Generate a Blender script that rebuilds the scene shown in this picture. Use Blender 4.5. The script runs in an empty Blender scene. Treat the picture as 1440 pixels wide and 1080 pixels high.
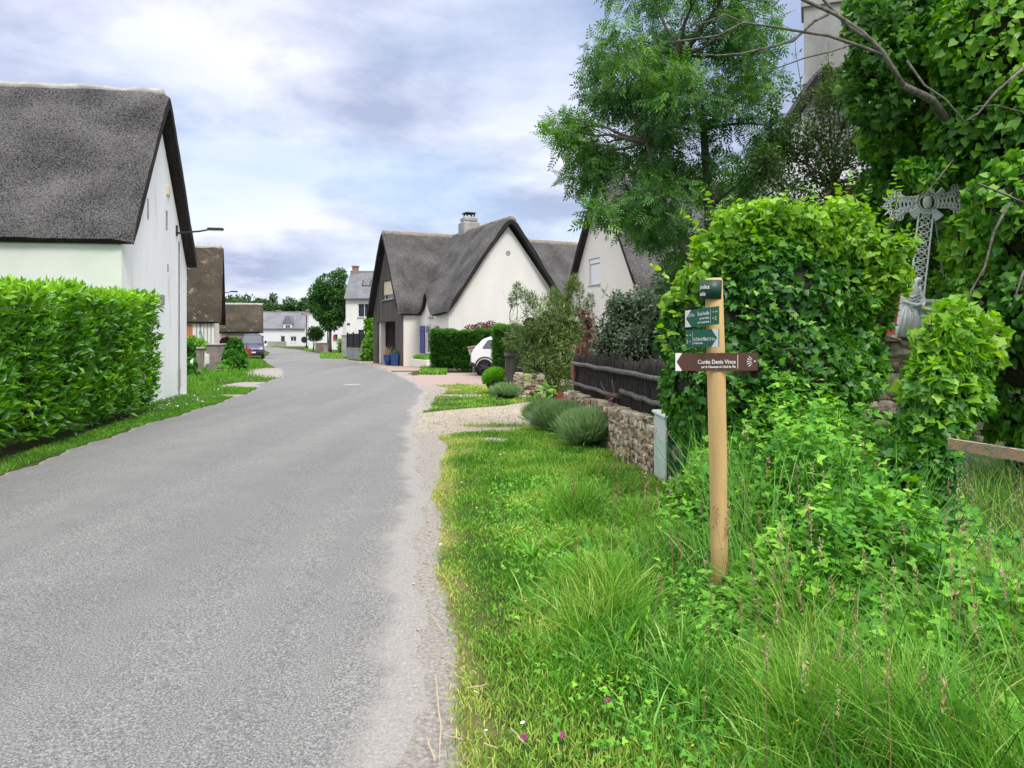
import bpy, math, random
import numpy as np
from mathutils import Vector, noise
random.seed(7)
R = np.random.default_rng(11)
rad = math.radians
scene = bpy.context.scene
C = scene.collection

# ------------------------------------------------------------------ camera
HC = 1.6                       # eye height
F_, CX, HV = 1088.0, 720.0, 474.0
cd = bpy.data.cameras.new("camera")
cam = bpy.data.objects.new("camera", cd)
C.objects.link(cam)
cam.location = (0, 0, HC)
cam.rotation_euler = (rad(90), 0, 0)
cd.sensor_width = 36
cd.lens = 36 * F_ / 1440
cd.shift_y = -(540 - HV) / 1440
cd.clip_start = 0.05
cd.clip_end = 4000
scene.camera = cam

# ------------------------------------------------------------------ sun, sky
SUN_EL, SUN_AZ = 52.0, 150.0   # azimuth clockwise from +Y
sl = bpy.data.lights.new("sun", 'SUN')
sun = bpy.data.objects.new("sun", sl)
C.objects.link(sun)
sl.energy = 1.5
sl.angle = rad(14)
sl.color = (1.0, 0.96, 0.90)
sd = Vector((math.sin(rad(SUN_AZ)) * math.cos(rad(SUN_EL)), math.cos(rad(SUN_AZ)) * math.cos(rad(SUN_EL)), math.sin(rad(SUN_EL))))
sun.rotation_euler = (-sd).to_track_quat('-Z', 'Y').to_euler()
sun.location = (5, -5, 30)

w = bpy.data.worlds.new("World")
scene.world = w
w.use_nodes = True
nt = w.node_tree
nt.nodes.clear()
def N(nt, typ, **kw):
    n = nt.nodes.new(typ)
    for k, v in kw.items():
        if k in n.inputs.keys() if isinstance(k, str) else False:
            n.inputs[k].default_value = v
        else:
            setattr(n, k, v)
    return n
def L(nt, a, b): nt.links.new(a, b)
out = N(nt, 'ShaderNodeOutputWorld')
bg = N(nt, 'ShaderNodeBackground')
sky = N(nt, 'ShaderNodeTexSky', sky_type='NISHITA', sun_disc=False)
sky.sun_elevation = rad(SUN_EL)
sky.sun_rotation = rad(SUN_AZ)
sky.air_density = 1.0; sky.dust_density = 1.5; sky.ozone_density = 2.0
bg.inputs[1].default_value = 0.12
tc = N(nt, 'ShaderNodeTexCoord')
sep = N(nt, 'ShaderNodeSeparateXYZ'); L(nt, tc.outputs['Generated'], sep.inputs[0])
ad = N(nt, 'ShaderNodeMath', operation='MAXIMUM'); L(nt, sep.outputs[2], ad.inputs[0]); ad.inputs[1].default_value = 0.0
ad2 = N(nt, 'ShaderNodeMath', operation='ADD'); L(nt, ad.outputs[0], ad2.inputs[0]); ad2.inputs[1].default_value = 0.22
dx = N(nt, 'ShaderNodeMath', operation='DIVIDE'); L(nt, sep.outputs[0], dx.inputs[0]); L(nt, ad2.outputs[0], dx.inputs[1])
dy = N(nt, 'ShaderNodeMath', operation='DIVIDE'); L(nt, sep.outputs[1], dy.inputs[0]); L(nt, ad2.outputs[0], dy.inputs[1])
cb = N(nt, 'ShaderNodeCombineXYZ'); L(nt, dx.outputs[0], cb.inputs[0]); L(nt, dy.outputs[0], cb.inputs[1])
mp = N(nt, 'ShaderNodeMapping'); L(nt, cb.outputs[0], mp.inputs[0])
mp.inputs['Location'].default_value = (2.3, 0.4, 0.0); mp.inputs['Scale'].default_value = (0.75, 0.75, 1)
n1 = N(nt, 'ShaderNodeTexNoise'); L(nt, mp.outputs[0], n1.inputs['Vector'])
n1.inputs['Scale'].default_value = 1.15; n1.inputs['Detail'].default_value = 9; n1.inputs['Roughness'].default_value = 0.5; n1.inputs['Distortion'].default_value = 0.25
cr = N(nt, 'ShaderNodeValToRGB'); L(nt, n1.outputs[0], cr.inputs[0])
cr.color_ramp.elements[0].position = 0.38; cr.color_ramp.elements[0].color = (0.45, 0.45, 0.45, 1)
cr.color_ramp.elements[1].position = 0.58; cr.color_ramp.elements[1].color = (1, 1, 1, 1)
n2 = N(nt, 'ShaderNodeTexNoise'); L(nt, mp.outputs[0], n2.inputs['Vector'])
n2.inputs['Scale'].default_value = 2.0; n2.inputs['Detail'].default_value = 9; n2.inputs['Roughness'].default_value = 0.56; n2.inputs['Distortion'].default_value = 0.15
cr2 = N(nt, 'ShaderNodeValToRGB'); L(nt, n2.outputs[0], cr2.inputs[0])
cr2.color_ramp.elements[0].position = 0.39; cr2.color_ramp.elements[0].color = (2.45, 2.82, 3.95, 1)
cr2.color_ramp.elements[1].position = 0.58; cr2.color_ramp.elements[1].color = (5.05, 5.2, 6.0, 1)
mx = N(nt, 'ShaderNodeMix', data_type='RGBA')
L(nt, cr.outputs[0], mx.inputs[0]); L(nt, sky.outputs[0], mx.inputs[6]); L(nt, cr2.outputs[0], mx.inputs[7])
# an overcast sky is brighter overhead than at the horizon
zr_n = N(nt, 'ShaderNodeMapRange', interpolation_type='SMOOTHSTEP'); L(nt, sep.outputs[2], zr_n.inputs[0])
zr_n.inputs['From Min'].default_value = 0.38; zr_n.inputs['From Max'].default_value = 1.0; zr_n.inputs['To Min'].default_value = 1.0; zr_n.inputs['To Max'].default_value = 3.2
zw = N(nt, 'ShaderNodeMapRange', interpolation_type='SMOOTHSTEP'); L(nt, sep.outputs[2], zw.inputs[0]); zw.inputs['From Min'].default_value = 0.38; zw.inputs['From Max'].default_value = 0.8; zw.inputs['To Max'].default_value = 0.85
mz = N(nt, 'ShaderNodeMix', data_type='RGBA'); L(nt, zw.outputs[0], mz.inputs[0]); L(nt, mx.outputs[2], mz.inputs[6]); mz.inputs[7].default_value = (5.0, 4.9, 4.7, 1)
vm = N(nt, 'ShaderNodeVectorMath', operation='SCALE'); L(nt, mz.outputs[2], vm.inputs[0]); L(nt, zr_n.outputs[0], vm.inputs['Scale'])
L(nt, vm.outputs[0], bg.inputs[0]); L(nt, bg.outputs[0], out.inputs[0])
scene.view_settings.view_transform = 'Standard'
scene.view_settings.look = 'None'
scene.view_settings.exposure = 0.72
scene.view_settings.gamma = 1.0

# ------------------------------------------------------------------ helpers
def P(u, v, Y): return Vector(((u - CX) * Y / F_, Y, HC - (v - HV) * Y / F_))
def G(u, v):
    Y = HC * F_ / (v - HV); return P(u, v, Y)
def lin(r, g, b):
    f = lambda c: (c / 255 / 12.92) if c / 255 <= 0.04045 else ((c / 255 + 0.055) / 1.055) ** 2.4
    return (f(r), f(g), f(b), 1)

class MB:
    def __init__(s, fr=None):
        s.v = []; s.f = []; s.fr = fr
    def T(s, p):
        if s.fr is None: return (p[0], p[1], p[2])
        o, a, b = s.fr
        return (o[0] + p[0] * a[0] + p[1] * b[0], o[1] + p[0] * a[1] + p[1] * b[1], o[2] + p[2])
    def add(s, vs, fs):
        n = len(s.v); s.v += [s.T(p) for p in vs]; s.f += [tuple(i + n for i in f) for f in fs]
    def box(s, x0, x1, y0, y1, z0, z1, bev=0.0):
        if bev <= 0:
            s.add([(x0,y0,z0),(x1,y0,z0),(x1,y1,z0),(x0,y1,z0),(x0,y0,z1),(x1,y0,z1),(x1,y1,z1),(x0,y1,z1)],
                  [(0,3,2,1),(4,5,6,7),(0,1,5,4),(1,2,6,5),(2,3,7,6),(3,0,4,7)])
        else:
            b = bev; vs = []
            rings = [(z0, b), (z0 + b, 0), (z1 - b, 0), (z1, b)]
            for z, i in rings:
                c = b
                a0, a1, c0, c1 = x0 + i, x1 - i, y0 + i, y1 - i
                k = b * 0.6
                vs += [(a0 + k, c0, z), (a1 - k, c0, z), (a1, c0 + k, z), (a1, c1 - k, z), (a1 - k, c1, z), (a0 + k, c1, z), (a0, c1 - k, z), (a0, c0 + k, z)]
            fs = [tuple(range(7, -1, -1)), tuple(range(24, 32))]
            for r in range(3):
                for i in range(8):
                    j = (i + 1) % 8
                    fs.append((r*8+i, r*8+j, r*8+8+j, r*8+8+i))
            s.add(vs, fs)
    def tube(s, pts, rs, n=6, cap=True):
        pts = [Vector(p) for p in pts]
        if not hasattr(rs, '__len__'): rs = [rs] * len(pts)
        vs = []; fs = []
        up = Vector((0.31, 0.17, 0.93)).normalized()
        for i, p in enumerate(pts):
            d = (pts[min(i+1, len(pts)-1)] - pts[max(i-1, 0)])
            if d.length < 1e-9: d = Vector((0, 0, 1))
            d.normalize()
            x = d.cross(up if abs(d.dot(up)) < 0.93 else Vector((1, 0, 0))).normalized(); y = d.cross(x)
            for k in range(n):
                a = 2 * math.pi * k / n
                q = p + (x * math.cos(a) + y * math.sin(a)) * rs[i]
                vs.append(tuple(q))
        for i in range(len(pts) - 1):
            for k in range(n):
                j = (k + 1) % n
                fs.append((i*n+k, i*n+j, i*n+n+j, i*n+n+k))
        if cap:
            fs.append(tuple(range(n - 1, -1, -1))); fs.append(tuple(range((len(pts)-1)*n, len(pts)*n)))
        s.add(vs, fs)
    def lathe(s, prof, c, n=16, axis='z'):
        vs = []; fs = []
        for r, z in prof:
            for k in range(n):
                a = 2 * math.pi * k / n
                if axis == 'z': vs.append((c[0] + r*math.cos(a), c[1] + r*math.sin(a), c[2] + z))
                elif axis == 'x': vs.append((c[0] + z, c[1] + r*math.cos(a), c[2] + r*math.sin(a)))
                else: vs.append((c[0] + r*math.cos(a), c[1] + z, c[2] + r*math.sin(a)))
        for i in range(len(prof) - 1):
            for k in range(n):
                j = (k + 1) % n
                fs.append((i*n+k, i*n+j, i*n+n+j, i*n+n+k))
        fs.append(tuple(range(n - 1, -1, -1))); fs.append(tuple(range((len(prof)-1)*n, len(prof)*n)))
        s.add(vs, fs)
    def prism(s, poly, y0, y1):
        """poly in local x,z ; extruded along y"""
        n = len(poly)
        s.add([(p[0], y0, p[1]) for p in poly] + [(p[0], y1, p[1]) for p in poly],
              [tuple(range(n)), tuple(range(2*n-1, n-1, -1))] + [(i, n+i, n+(i+1) % n, (i+1) % n) for i in range(n)])

def mkobj(name, me, mat=None, parent=None):
    o = bpy.data.objects.new(name, me); C.objects.link(o)
    if mat is not None: me.materials.append(mat)
    if parent is not None:
        o.parent = parent
    return o
def wloc(o):
    v = Vector((0, 0, 0))
    while o is not None:
        v += Vector(o.location); o = o.parent
    return v
def build(mb, name, mat, parent=None, smooth=False, fix=True, origin=None):
    me = bpy.data.meshes.new(name)
    L0 = wloc(parent)
    if parent is None:
        if origin is None and mb.v:
            a = np.array(mb.v); origin = ((a[:,0].min()+a[:,0].max())/2, (a[:,1].min()+a[:,1].max())/2, a[:,2].min())
        L0 = Vector(origin)
    me.from_pydata([(p[0]-L0.x, p[1]-L0.y, p[2]-L0.z) for p in mb.v], [], mb.f)
    me.validate(); me.update()
    if fix:
        import bmesh
        bm = bmesh.new(); bm.from_mesh(me); bmesh.ops.recalc_face_normals(bm, faces=bm.faces); bm.to_mesh(me); bm.free()
    if smooth:
        me.polygons.foreach_set('use_smooth', [True] * len(me.polygons))
    o = mkobj(name, me, mat, parent)
    if parent is None: o.location = L0
    return o
def tag(o, label=None, cat=None, group=None, kind=None):
    if label: o['label'] = label
    if cat: o['category'] = cat
    if group: o['group'] = group
    if kind: o['kind'] = kind
    return o
def thing(name, loc, label, cat, group=None):
    o = bpy.data.objects.new(name, None); C.objects.link(o); o.location = loc
    o.empty_display_size = 0.2
    return tag(o, label, cat, group)
def structure(o, kind='structure'): o['kind'] = kind; return o

def npmesh(name, verts, faces, mat, parent=None, tint=None, smooth=False, origin=None):
    """verts (n,3) world, faces (m,k)"""
    me = bpy.data.meshes.new(name)
    if parent is None:
        L0 = Vector(origin) if origin is not None else Vector((float(verts[:,0].mean()), float(verts[:,1].mean()), float(verts[:,2].min())))
    else: L0 = wloc(parent)
    v = np.asarray(verts, dtype=np.float32) - np.array(L0[:], dtype=np.float32)
    f = np.asarray(faces, dtype=np.int32)
    m, k = f.shape
    me.vertices.add(len(v)); me.vertices.foreach_set('co', v.ravel())
    me.loops.add(m * k); me.loops.foreach_set('vertex_index', f.ravel())
    me.polygons.add(m); me.polygons.foreach_set('loop_start', np.arange(0, m*k, k, dtype=np.int32))
    if smooth: me.polygons.foreach_set('use_smooth', np.ones(m, dtype=bool))
    me.update(calc_edges=True)
    if tint is not None:
        at = me.attributes.new('tint', 'FLOAT', 'POINT'); at.data.foreach_set('value', np.asarray(tint, dtype=np.float32))
    o = mkobj(name, me, mat, parent)
    if parent is None: o.location = L0
    return o

# ------------------------------------------------------------------ materials
def newmat(name):
    m = bpy.data.materials.new(name); m.use_nodes = True
    nt = m.node_tree; b = nt.nodes['Principled BSDF']; return m, nt, b
def surf(name, c1, c2=None, scale=4, detail=6, bump=0.3, bscale=40, rough=0.85, spec=0.3, metallic=0.0, streak=None, c3=None, c3s=1.0, c3t=0.6):
    m, nt, b = newmat(name)
    c2 = c2 or tuple(min(1, x * 0.8) for x in c1[:3]) + (1,)
    tc = N(nt, 'ShaderNodeTexCoord')
    mp = N(nt, 'ShaderNodeMapping'); L(nt, tc.outputs['Object'], mp.inputs[0])
    if streak: mp.inputs['Scale'].default_value = streak
    n = N(nt, 'ShaderNodeTexNoise'); L(nt, mp.outputs[0], n.inputs['Vector'])
    n.inputs['Scale'].default_value = scale; n.inputs['Detail'].default_value = detail; n.inputs['Roughness'].default_value = 0.6
    r = N(nt, 'ShaderNodeValToRGB'); L(nt, n.outputs[0], r.inputs[0])
    r.color_ramp.elements[0].position = 0.35; r.color_ramp.elements[0].color = c2
    r.color_ramp.elements[1].position = 0.65; r.color_ramp.elements[1].color = c1
    col = r.outputs[0]
    if c3:
        n3 = N(nt, 'ShaderNodeTexNoise'); L(nt, mp.outputs[0], n3.inputs['Vector']); n3.inputs['Scale'].default_value = c3s; n3.inputs['Detail'].default_value = 8; n3.inputs['Roughness'].default_value = 0.65
        r3 = N(nt, 'ShaderNodeValToRGB'); L(nt, n3.outputs[0], r3.inputs[0]); r3.color_ramp.elements[0].position = c3t - 0.06; r3.color_ramp.elements[1].position = c3t + 0.06
        mx = N(nt, 'ShaderNodeMix', data_type='RGBA'); L(nt, r3.outputs[0], mx.inputs[0]); L(nt, col, mx.inputs[6]); mx.inputs[7].default_value = c3
        col = mx.outputs[2]
    L(nt, col, b.inputs['Base Color'])
    b.inputs['Roughness'].default_value = rough; b.inputs['Specular IOR Level'].default_value = spec; b.inputs['Metallic'].default_value = metallic
    if bump > 0:
        n2 = N(nt, 'ShaderNodeTexNoise'); L(nt, mp.outputs[0], n2.inputs['Vector']); n2.inputs['Scale'].default_value = bscale; n2.inputs['Detail'].default_value = 5
        bp = N(nt, 'ShaderNodeBump'); L(nt, n2.outputs[0], bp.inputs['Height']); bp.inputs['Strength'].default_value = bump; bp.inputs['Distance'].default_value = 0.02
        L(nt, bp.outputs[0], b.inputs['Normal'])
    return m
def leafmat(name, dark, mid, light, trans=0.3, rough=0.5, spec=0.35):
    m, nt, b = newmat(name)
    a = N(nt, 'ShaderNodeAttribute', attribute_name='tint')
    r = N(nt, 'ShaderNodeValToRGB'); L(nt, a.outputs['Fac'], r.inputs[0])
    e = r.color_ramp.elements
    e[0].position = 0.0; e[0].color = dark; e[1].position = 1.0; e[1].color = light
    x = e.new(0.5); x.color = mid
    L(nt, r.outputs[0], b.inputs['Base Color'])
    b.inputs['Roughness'].default_value = rough; b.inputs['Specular IOR Level'].default_value = spec
    t = N(nt, 'ShaderNodeBsdfTranslucent')
    hs = N(nt, 'ShaderNodeHueSaturation'); L(nt, r.outputs[0], hs.inputs['Color']); hs.inputs['Value'].default_value = 1.5; hs.inputs['Saturation'].default_value = 1.1; hs.inputs['Hue'].default_value = 0.49
    L(nt, hs.outputs[0], t.inputs['Color'])
    ms = N(nt, 'ShaderNodeMixShader'); ms.inputs[0].default_value = trans
    L(nt, b.outputs[0], ms.inputs[1]); L(nt, t.outputs[0], ms.inputs[2])
    L(nt, ms.outputs[0], nt.nodes['Material Output'].inputs[0])
    return m
def c(*a): return tuple(a) + (1,)

def thatch_mat(name, dark, light, moss=None, mt=0.6):
    m, nt, b = newmat(name)
    tc = N(nt, 'ShaderNodeTexCoord')
    n = N(nt, 'ShaderNodeTexNoise'); L(nt, tc.outputs['Object'], n.inputs['Vector']); n.inputs['Scale'].default_value = 22; n.inputs['Detail'].default_value = 8; n.inputs['Roughness'].default_value = 0.8
    vo = N(nt, 'ShaderNodeTexVoronoi'); L(nt, tc.outputs['Object'], vo.inputs['Vector']); vo.inputs['Scale'].default_value = 38
    big = N(nt, 'ShaderNodeTexNoise'); L(nt, tc.outputs['Object'], big.inputs['Vector']); big.inputs['Scale'].default_value = 0.9; big.inputs['Detail'].default_value = 5
    a1 = N(nt, 'ShaderNodeMath', operation='MULTIPLY_ADD'); L(nt, vo.outputs['Distance'], a1.inputs[0]); a1.inputs[1].default_value = -0.35; L(nt, n.outputs[0], a1.inputs[2])
    a2 = N(nt, 'ShaderNodeMath', operation='MULTIPLY_ADD'); L(nt, big.outputs[0], a2.inputs[0]); a2.inputs[1].default_value = 0.40; L(nt, a1.outputs[0], a2.inputs[2])
    r = N(nt, 'ShaderNodeValToRGB'); L(nt, a2.outputs[0], r.inputs[0])
    r.color_ramp.elements[0].position = 0.38; r.color_ramp.elements[0].color = dark
    r.color_ramp.elements[1].position = 0.78; r.color_ramp.elements[1].color = light
    col = r.outputs[0]
    if moss:
        n3 = N(nt, 'ShaderNodeTexNoise'); L(nt, tc.outputs['Object'], n3.inputs['Vector']); n3.inputs['Scale'].default_value = 2.2; n3.inputs['Detail'].default_value = 9; n3.inputs['Roughness'].default_value = 0.75
        r3 = N(nt, 'ShaderNodeValToRGB'); L(nt, n3.outputs[0], r3.inputs[0]); r3.color_ramp.elements[0].position = mt - 0.04; r3.color_ramp.elements[1].position = mt + 0.06
        mx = N(nt, 'ShaderNodeMix', data_type='RGBA'); L(nt, r3.outputs[0], mx.inputs[0]); L(nt, col, mx.inputs[6]); mx.inputs[7].default_value = moss; col = mx.outputs[2]
    L(nt, col, b.inputs['Base Color']); b.inputs['Roughness'].default_value = 0.95; b.inputs['Specular IOR Level'].default_value = 0.1
    bp = N(nt, 'ShaderNodeBump'); L(nt, a1.outputs[0], bp.inputs['Height']); bp.inputs['Strength'].default_value = 0.9; bp.inputs['Distance'].default_value = 0.06
    L(nt, bp.outputs[0], b.inputs['Normal'])
    return m

M = {}
M['thatch'] = thatch_mat('thatch', c(.028,.027,.028), c(.265,.255,.252))
M['thatch2'] = thatch_mat('thatch_grey', c(.033,.032,.032), c(.255,.245,.24))
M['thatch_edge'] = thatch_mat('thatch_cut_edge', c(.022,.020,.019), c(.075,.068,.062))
M['thatch_moss'] = thatch_mat('thatch_mossy', c(.030,.025,.018), c(.15,.125,.09), c(.33,.31,.28), 0.62)
M['ridge'] = surf('mortar_ridge', c(.40,.385,.36), c(.24,.23,.21), 3, bump=.4, bscale=25)
M['ridge_tan'] = surf('ridge_tan', c(.25,.215,.17), c(.14,.12,.10), 5, bump=.5, bscale=20)
M['render_white'] = surf('render_white', c(.81,.82,.81), c(.73,.74,.73), .9, bump=.35, bscale=45, c3=c(.60,.61,.58), c3s=2.2, c3t=.66, streak=(1,1,.22))
M['render_green_shade'] = surf('render_eave_shade', c(.72,.76,.68), c(.66,.70,.60), 1.2, bump=.25, bscale=60)  # greenish shade under the eave put into the side wall colour
M['render_cream'] = surf('render_cream', c(.80,.78,.735), c(.73,.71,.66), .8, bump=.2, bscale=50, c3=c(.55,.52,.46), c3s=.8, c3t=.70, streak=(1,1,.35))
M['render_ivory'] = surf('render_ivory', c(.79,.75,.68), c(.72,.68,.61), .8, bump=.2, bscale=50, c3=c(.58,.50,.42), c3s=.7, c3t=.72, streak=(1,1,.3))
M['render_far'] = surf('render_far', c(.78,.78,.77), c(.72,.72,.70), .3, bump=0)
M['render_pink'] = surf('render_pink', c(.55,.42,.36), c(.48,.37,.32), .6, bump=.1)
M['wood_grey'] = surf('weathered_boards', c(.17,.15,.135), c(.055,.048,.044), 3.2, bump=.7, bscale=14, streak=(5.5,5.5,.25), rough=.9)
M['wood_dark'] = surf('creosoted_wood', c(.055,.046,.042), c(.016,.014,.013), 9, bump=.7, bscale=30, streak=(3,3,.4), rough=.8)
M['wood_rail'] = surf('grey_rail_wood', c(.20,.18,.165), c(.06,.055,.05), 14, bump=.7, bscale=40, rough=.85)
M['wood_post'] = surf('pine_post', c(.66,.44,.19), c(.54,.35,.15), 2.5, bump=.25, bscale=30, streak=(6,6,.5), rough=.7, c3=c(.30,.19,.10), c3s=2.6, c3t=.70)
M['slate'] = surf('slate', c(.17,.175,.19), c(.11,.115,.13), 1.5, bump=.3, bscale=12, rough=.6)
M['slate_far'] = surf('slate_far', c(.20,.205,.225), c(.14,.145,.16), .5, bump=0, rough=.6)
M['brick_ch'] = surf('chimney_brick', c(.33,.22,.17), c(.24,.16,.12), 4, bump=.2)
M['cement'] = surf('cement', c(.40,.39,.37), c(.24,.24,.22), 2.5, bump=.5, bscale=30, c3=c(.14,.14,.12), c3s=2.5, c3t=.63)
M['chimney_cem'] = surf('chimney_cement', c(.42,.41,.39), c(.26,.26,.25), 1.6, bump=.4, bscale=30, streak=(1,1,.4))
M['black_metal'] = surf('black_metal', c(.02,.021,.024), c(.012,.012,.014), 5, bump=0, rough=.45, spec=.5)
M['white_pvc'] = surf('white_pvc', c(.80,.81,.82), c(.74,.75,.76), 1, bump=0, rough=.35, spec=.5)
M['shutter_blue'] = surf('blue_shutter', c(.07,.10,.32), c(.055,.08,.26), 6, bump=.2, rough=.5)
M['blue_pot'] = surf('blue_glaze', c(.012,.055,.19), c(.01,.045,.15), 5, bump=0, rough=.2, spec=.6)
M['blind'] = surf('roller_blind', c(.72,.63,.42), c(.66,.57,.38), 2, bump=0, rough=.6)
M['red_shutter'] = surf('red_shutter', c(.40,.04,.06), c(.33,.03,.05), 3, bump=.1, rough=.5)
M['glass'] = surf('window_glass', c(.05,.06,.07), c(.03,.035,.04), 1.2, bump=0, rough=.05, spec=.8)
M['curtain'] = surf('lace_curtain', c(.55,.55,.55), c(.40,.40,.40), 3, bump=0, rough=.9)
M['stone'] = None
M['mortar'] = surf('wall_mortar', c(.42,.34,.25), c(.26,.21,.15), 9, bump=.8, bscale=40)
M['box_white'] = surf('painted_box_pale', c(.62,.70,.68), c(.52,.60,.58), 5, bump=.1, rough=.5, c3=c(.30,.34,.32), c3s=7, c3t=.70)
M['box_green'] = surf('painted_box_green', c(.015,.10,.065), c(.012,.075,.05), 5, bump=.25, rough=.4, c3=c(.42,.46,.43), c3s=7, c3t=.53, streak=(1.6,1.6,.55))
M['sign_green'] = surf('sign_green', c(.014,.125,.080), c(.012,.115,.073), 2, bump=0, rough=.35, spec=.5)
M['sign_dark'] = surf('sign_dark_green', c(.006,.045,.031), c(.005,.040,.028), 2, bump=0, rough=.45, spec=.5)
M['sign_brown'] = surf('sign_brown', c(.095,.040,.026), c(.085,.036,.024), 6, bump=0, rough=.4, spec=.5)
M['sign_white'] = surf('sign_white', c(.80,.80,.79), c(.74,.74,.73), 8, bump=0, rough=.4)
M['sign_yellow'] = surf('sign_yellow', c(.75,.65,.03), c(.7,.6,.03), 3, bump=0, rough=.4)
M['iron_white'] = surf('painted_iron', c(.84,.85,.86), c(.76,.77,.78), 14, bump=.1, bscale=60, rough=.6, c3=c(.40,.40,.39), c3s=11, c3t=.72)
M['statue'] = surf('painted_statue', c(.84,.85,.86), c(.72,.73,.74), 9, bump=.4, bscale=50, rough=.7)
M['galv'] = surf('galvanised', c(.30,.31,.32), c(.22,.23,.24), 6, bump=0, rough=.5, metallic=.3)
M['wire_teal'] = surf('teal_wire', c(.03,.22,.22), c(.02,.16,.16), 9, bump=0, rough=.4)
M['rail_old'] = surf('weathered_rail', c(.46,.27,.15), c(.30,.24,.18), 5, bump=.6, bscale=40, streak=(.4,3,3), c3=c(.20,.20,.16), c3s=6, c3t=.55)
M['bark'] = surf('bark', c(.15,.125,.10), c(.07,.06,.05), 9, bump=.8, bscale=25)
M['bark_light'] = surf('bark_lichen', c(.20,.18,.15), c(.07,.062,.052), 14, bump=.6, bscale=40)
M['twig'] = surf('twigs', c(.036,.038,.020), c(.012,.013,.008), 22, bump=1.0, bscale=30)  # near-black filler colour, painted shade inside foliage; also the potting soil
M['rust'] = surf('rust_red', c(.42,.03,.05), c(.33,.03,.04), 4, bump=.1, rough=.5)
M['car_white'] = surf('car_white', c(.82,.83,.84), c(.80,.81,.82), 1, bump=0, rough=.18, spec=.6)
M['car_blue'] = surf('car_blue', c(.016,.022,.085), c(.014,.019,.075), 1, bump=0, rough=.3, spec=.6)
M['car_glass'] = surf('car_glass', c(.05,.07,.08), c(.04,.05,.06), 1, bump=0, rough=.05, spec=.8)
M['tyre'] = surf('tyre', c(.018,.018,.019), c(.012,.012,.012), 5, bump=.1, rough=.8)
M['plastic'] = surf('black_plastic', c(.03,.03,.032), c(.022,.022,.024), 5, bump=0, rough=.6)
M['rim'] = surf('alloy_rim', c(.12,.12,.13), c(.08,.08,.09), 5, bump=0, rough=.35, metallic=.6)
M['lamp_lens'] = surf('headlight_lens', c(.62,.58,.55), c(.5,.42,.38), 8, bump=0, rough=.1, spec=.8)
M['board_tan'] = surf('tan_board', c(.48,.33,.18), c(.38,.26,.14), 4, bump=.2)
M['hose'] = surf('green_plastic', c(.18,.52,.32), c(.14,.42,.26), 4, bump=0, rough=.4)
M['red_leafy'] = None
M['burlap'] = surf('sheet_pale', c(.58,.66,.60), c(.45,.55,.48), 4, bump=.1)
M['yellow_wall'] = surf('yellow_render', c(.62,.52,.30), c(.55,.46,.27), 2, bump=.1)
M['orange_panel'] = surf('orange_panel', c(.45,.19,.09), c(.38,.16,.08), 2, bump=.1)
M['petal_white'] = surf('daisy_petal', c(.80,.80,.78), c(.75,.75,.72), 2, bump=0)
M['petal_pink'] = surf('clover_flower', c(.50,.10,.32), c(.42,.08,.26), 20, bump=0)
M['petal_yellow'] = surf('buttercup', c(.75,.60,.02), c(.70,.5,.02), 2, bump=0)
M['straw'] = surf('dry_straw', c(.52,.42,.26), c(.40,.32,.20), 9, bump=.1)

def stone_mat():
    m, nt, b = newmat('rubble_stone')
    a = N(nt, 'ShaderNodeAttribute', attribute_name='tint')
    r = N(nt, 'ShaderNodeValToRGB'); L(nt, a.outputs['Fac'], r.inputs[0])
    e = r.color_ramp.elements
    e[0].color = c(.30,.25,.18); e[1].color = c(.52,.35,.23)
    for p_, cc in ((.25, c(.52,.44,.33)), (.5, c(.64,.57,.46)), (.75, c(.42,.37,.30))):
        x = e.new(p_); x.color = cc
    tc = N(nt, 'ShaderNodeTexCoord'); n = N(nt, 'ShaderNodeTexNoise'); L(nt, tc.outputs['Object'], n.inputs['Vector']); n.inputs['Scale'].default_value = 22; n.inputs['Detail'].default_value = 8; n.inputs['Roughness'].default_value = .7
    r2 = N(nt, 'ShaderNodeValToRGB'); L(nt, n.outputs[0], r2.inputs[0]); r2.color_ramp.elements[0].position = .35; r2.color_ramp.elements[0].color = c(.62,.58,.52); r2.color_ramp.elements[1].position = .68; r2.color_ramp.elements[1].color = c(1.25,1.25,1.25)
    mx = N(nt, 'ShaderNodeMix', data_type='RGBA', blend_type='MULTIPLY'); mx.inputs[0].default_value = 1; L(nt, r.outputs[0], mx.inputs[6]); L(nt, r2.outputs[0], mx.inputs[7])
    L(nt, mx.outputs[2], b.inputs['Base Color']); b.inputs['Roughness'].default_value = .95; b.inputs['Specular IOR Level'].default_value = .15
    bp = N(nt, 'ShaderNodeBump'); L(nt, n.outputs[0], bp.inputs['Height']); bp.inputs['Strength'].default_value = .9; bp.inputs['Distance'].default_value = .03; L(nt, bp.outputs[0], b.inputs['Normal'])
    return m
M['stone'] = stone_mat()

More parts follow.
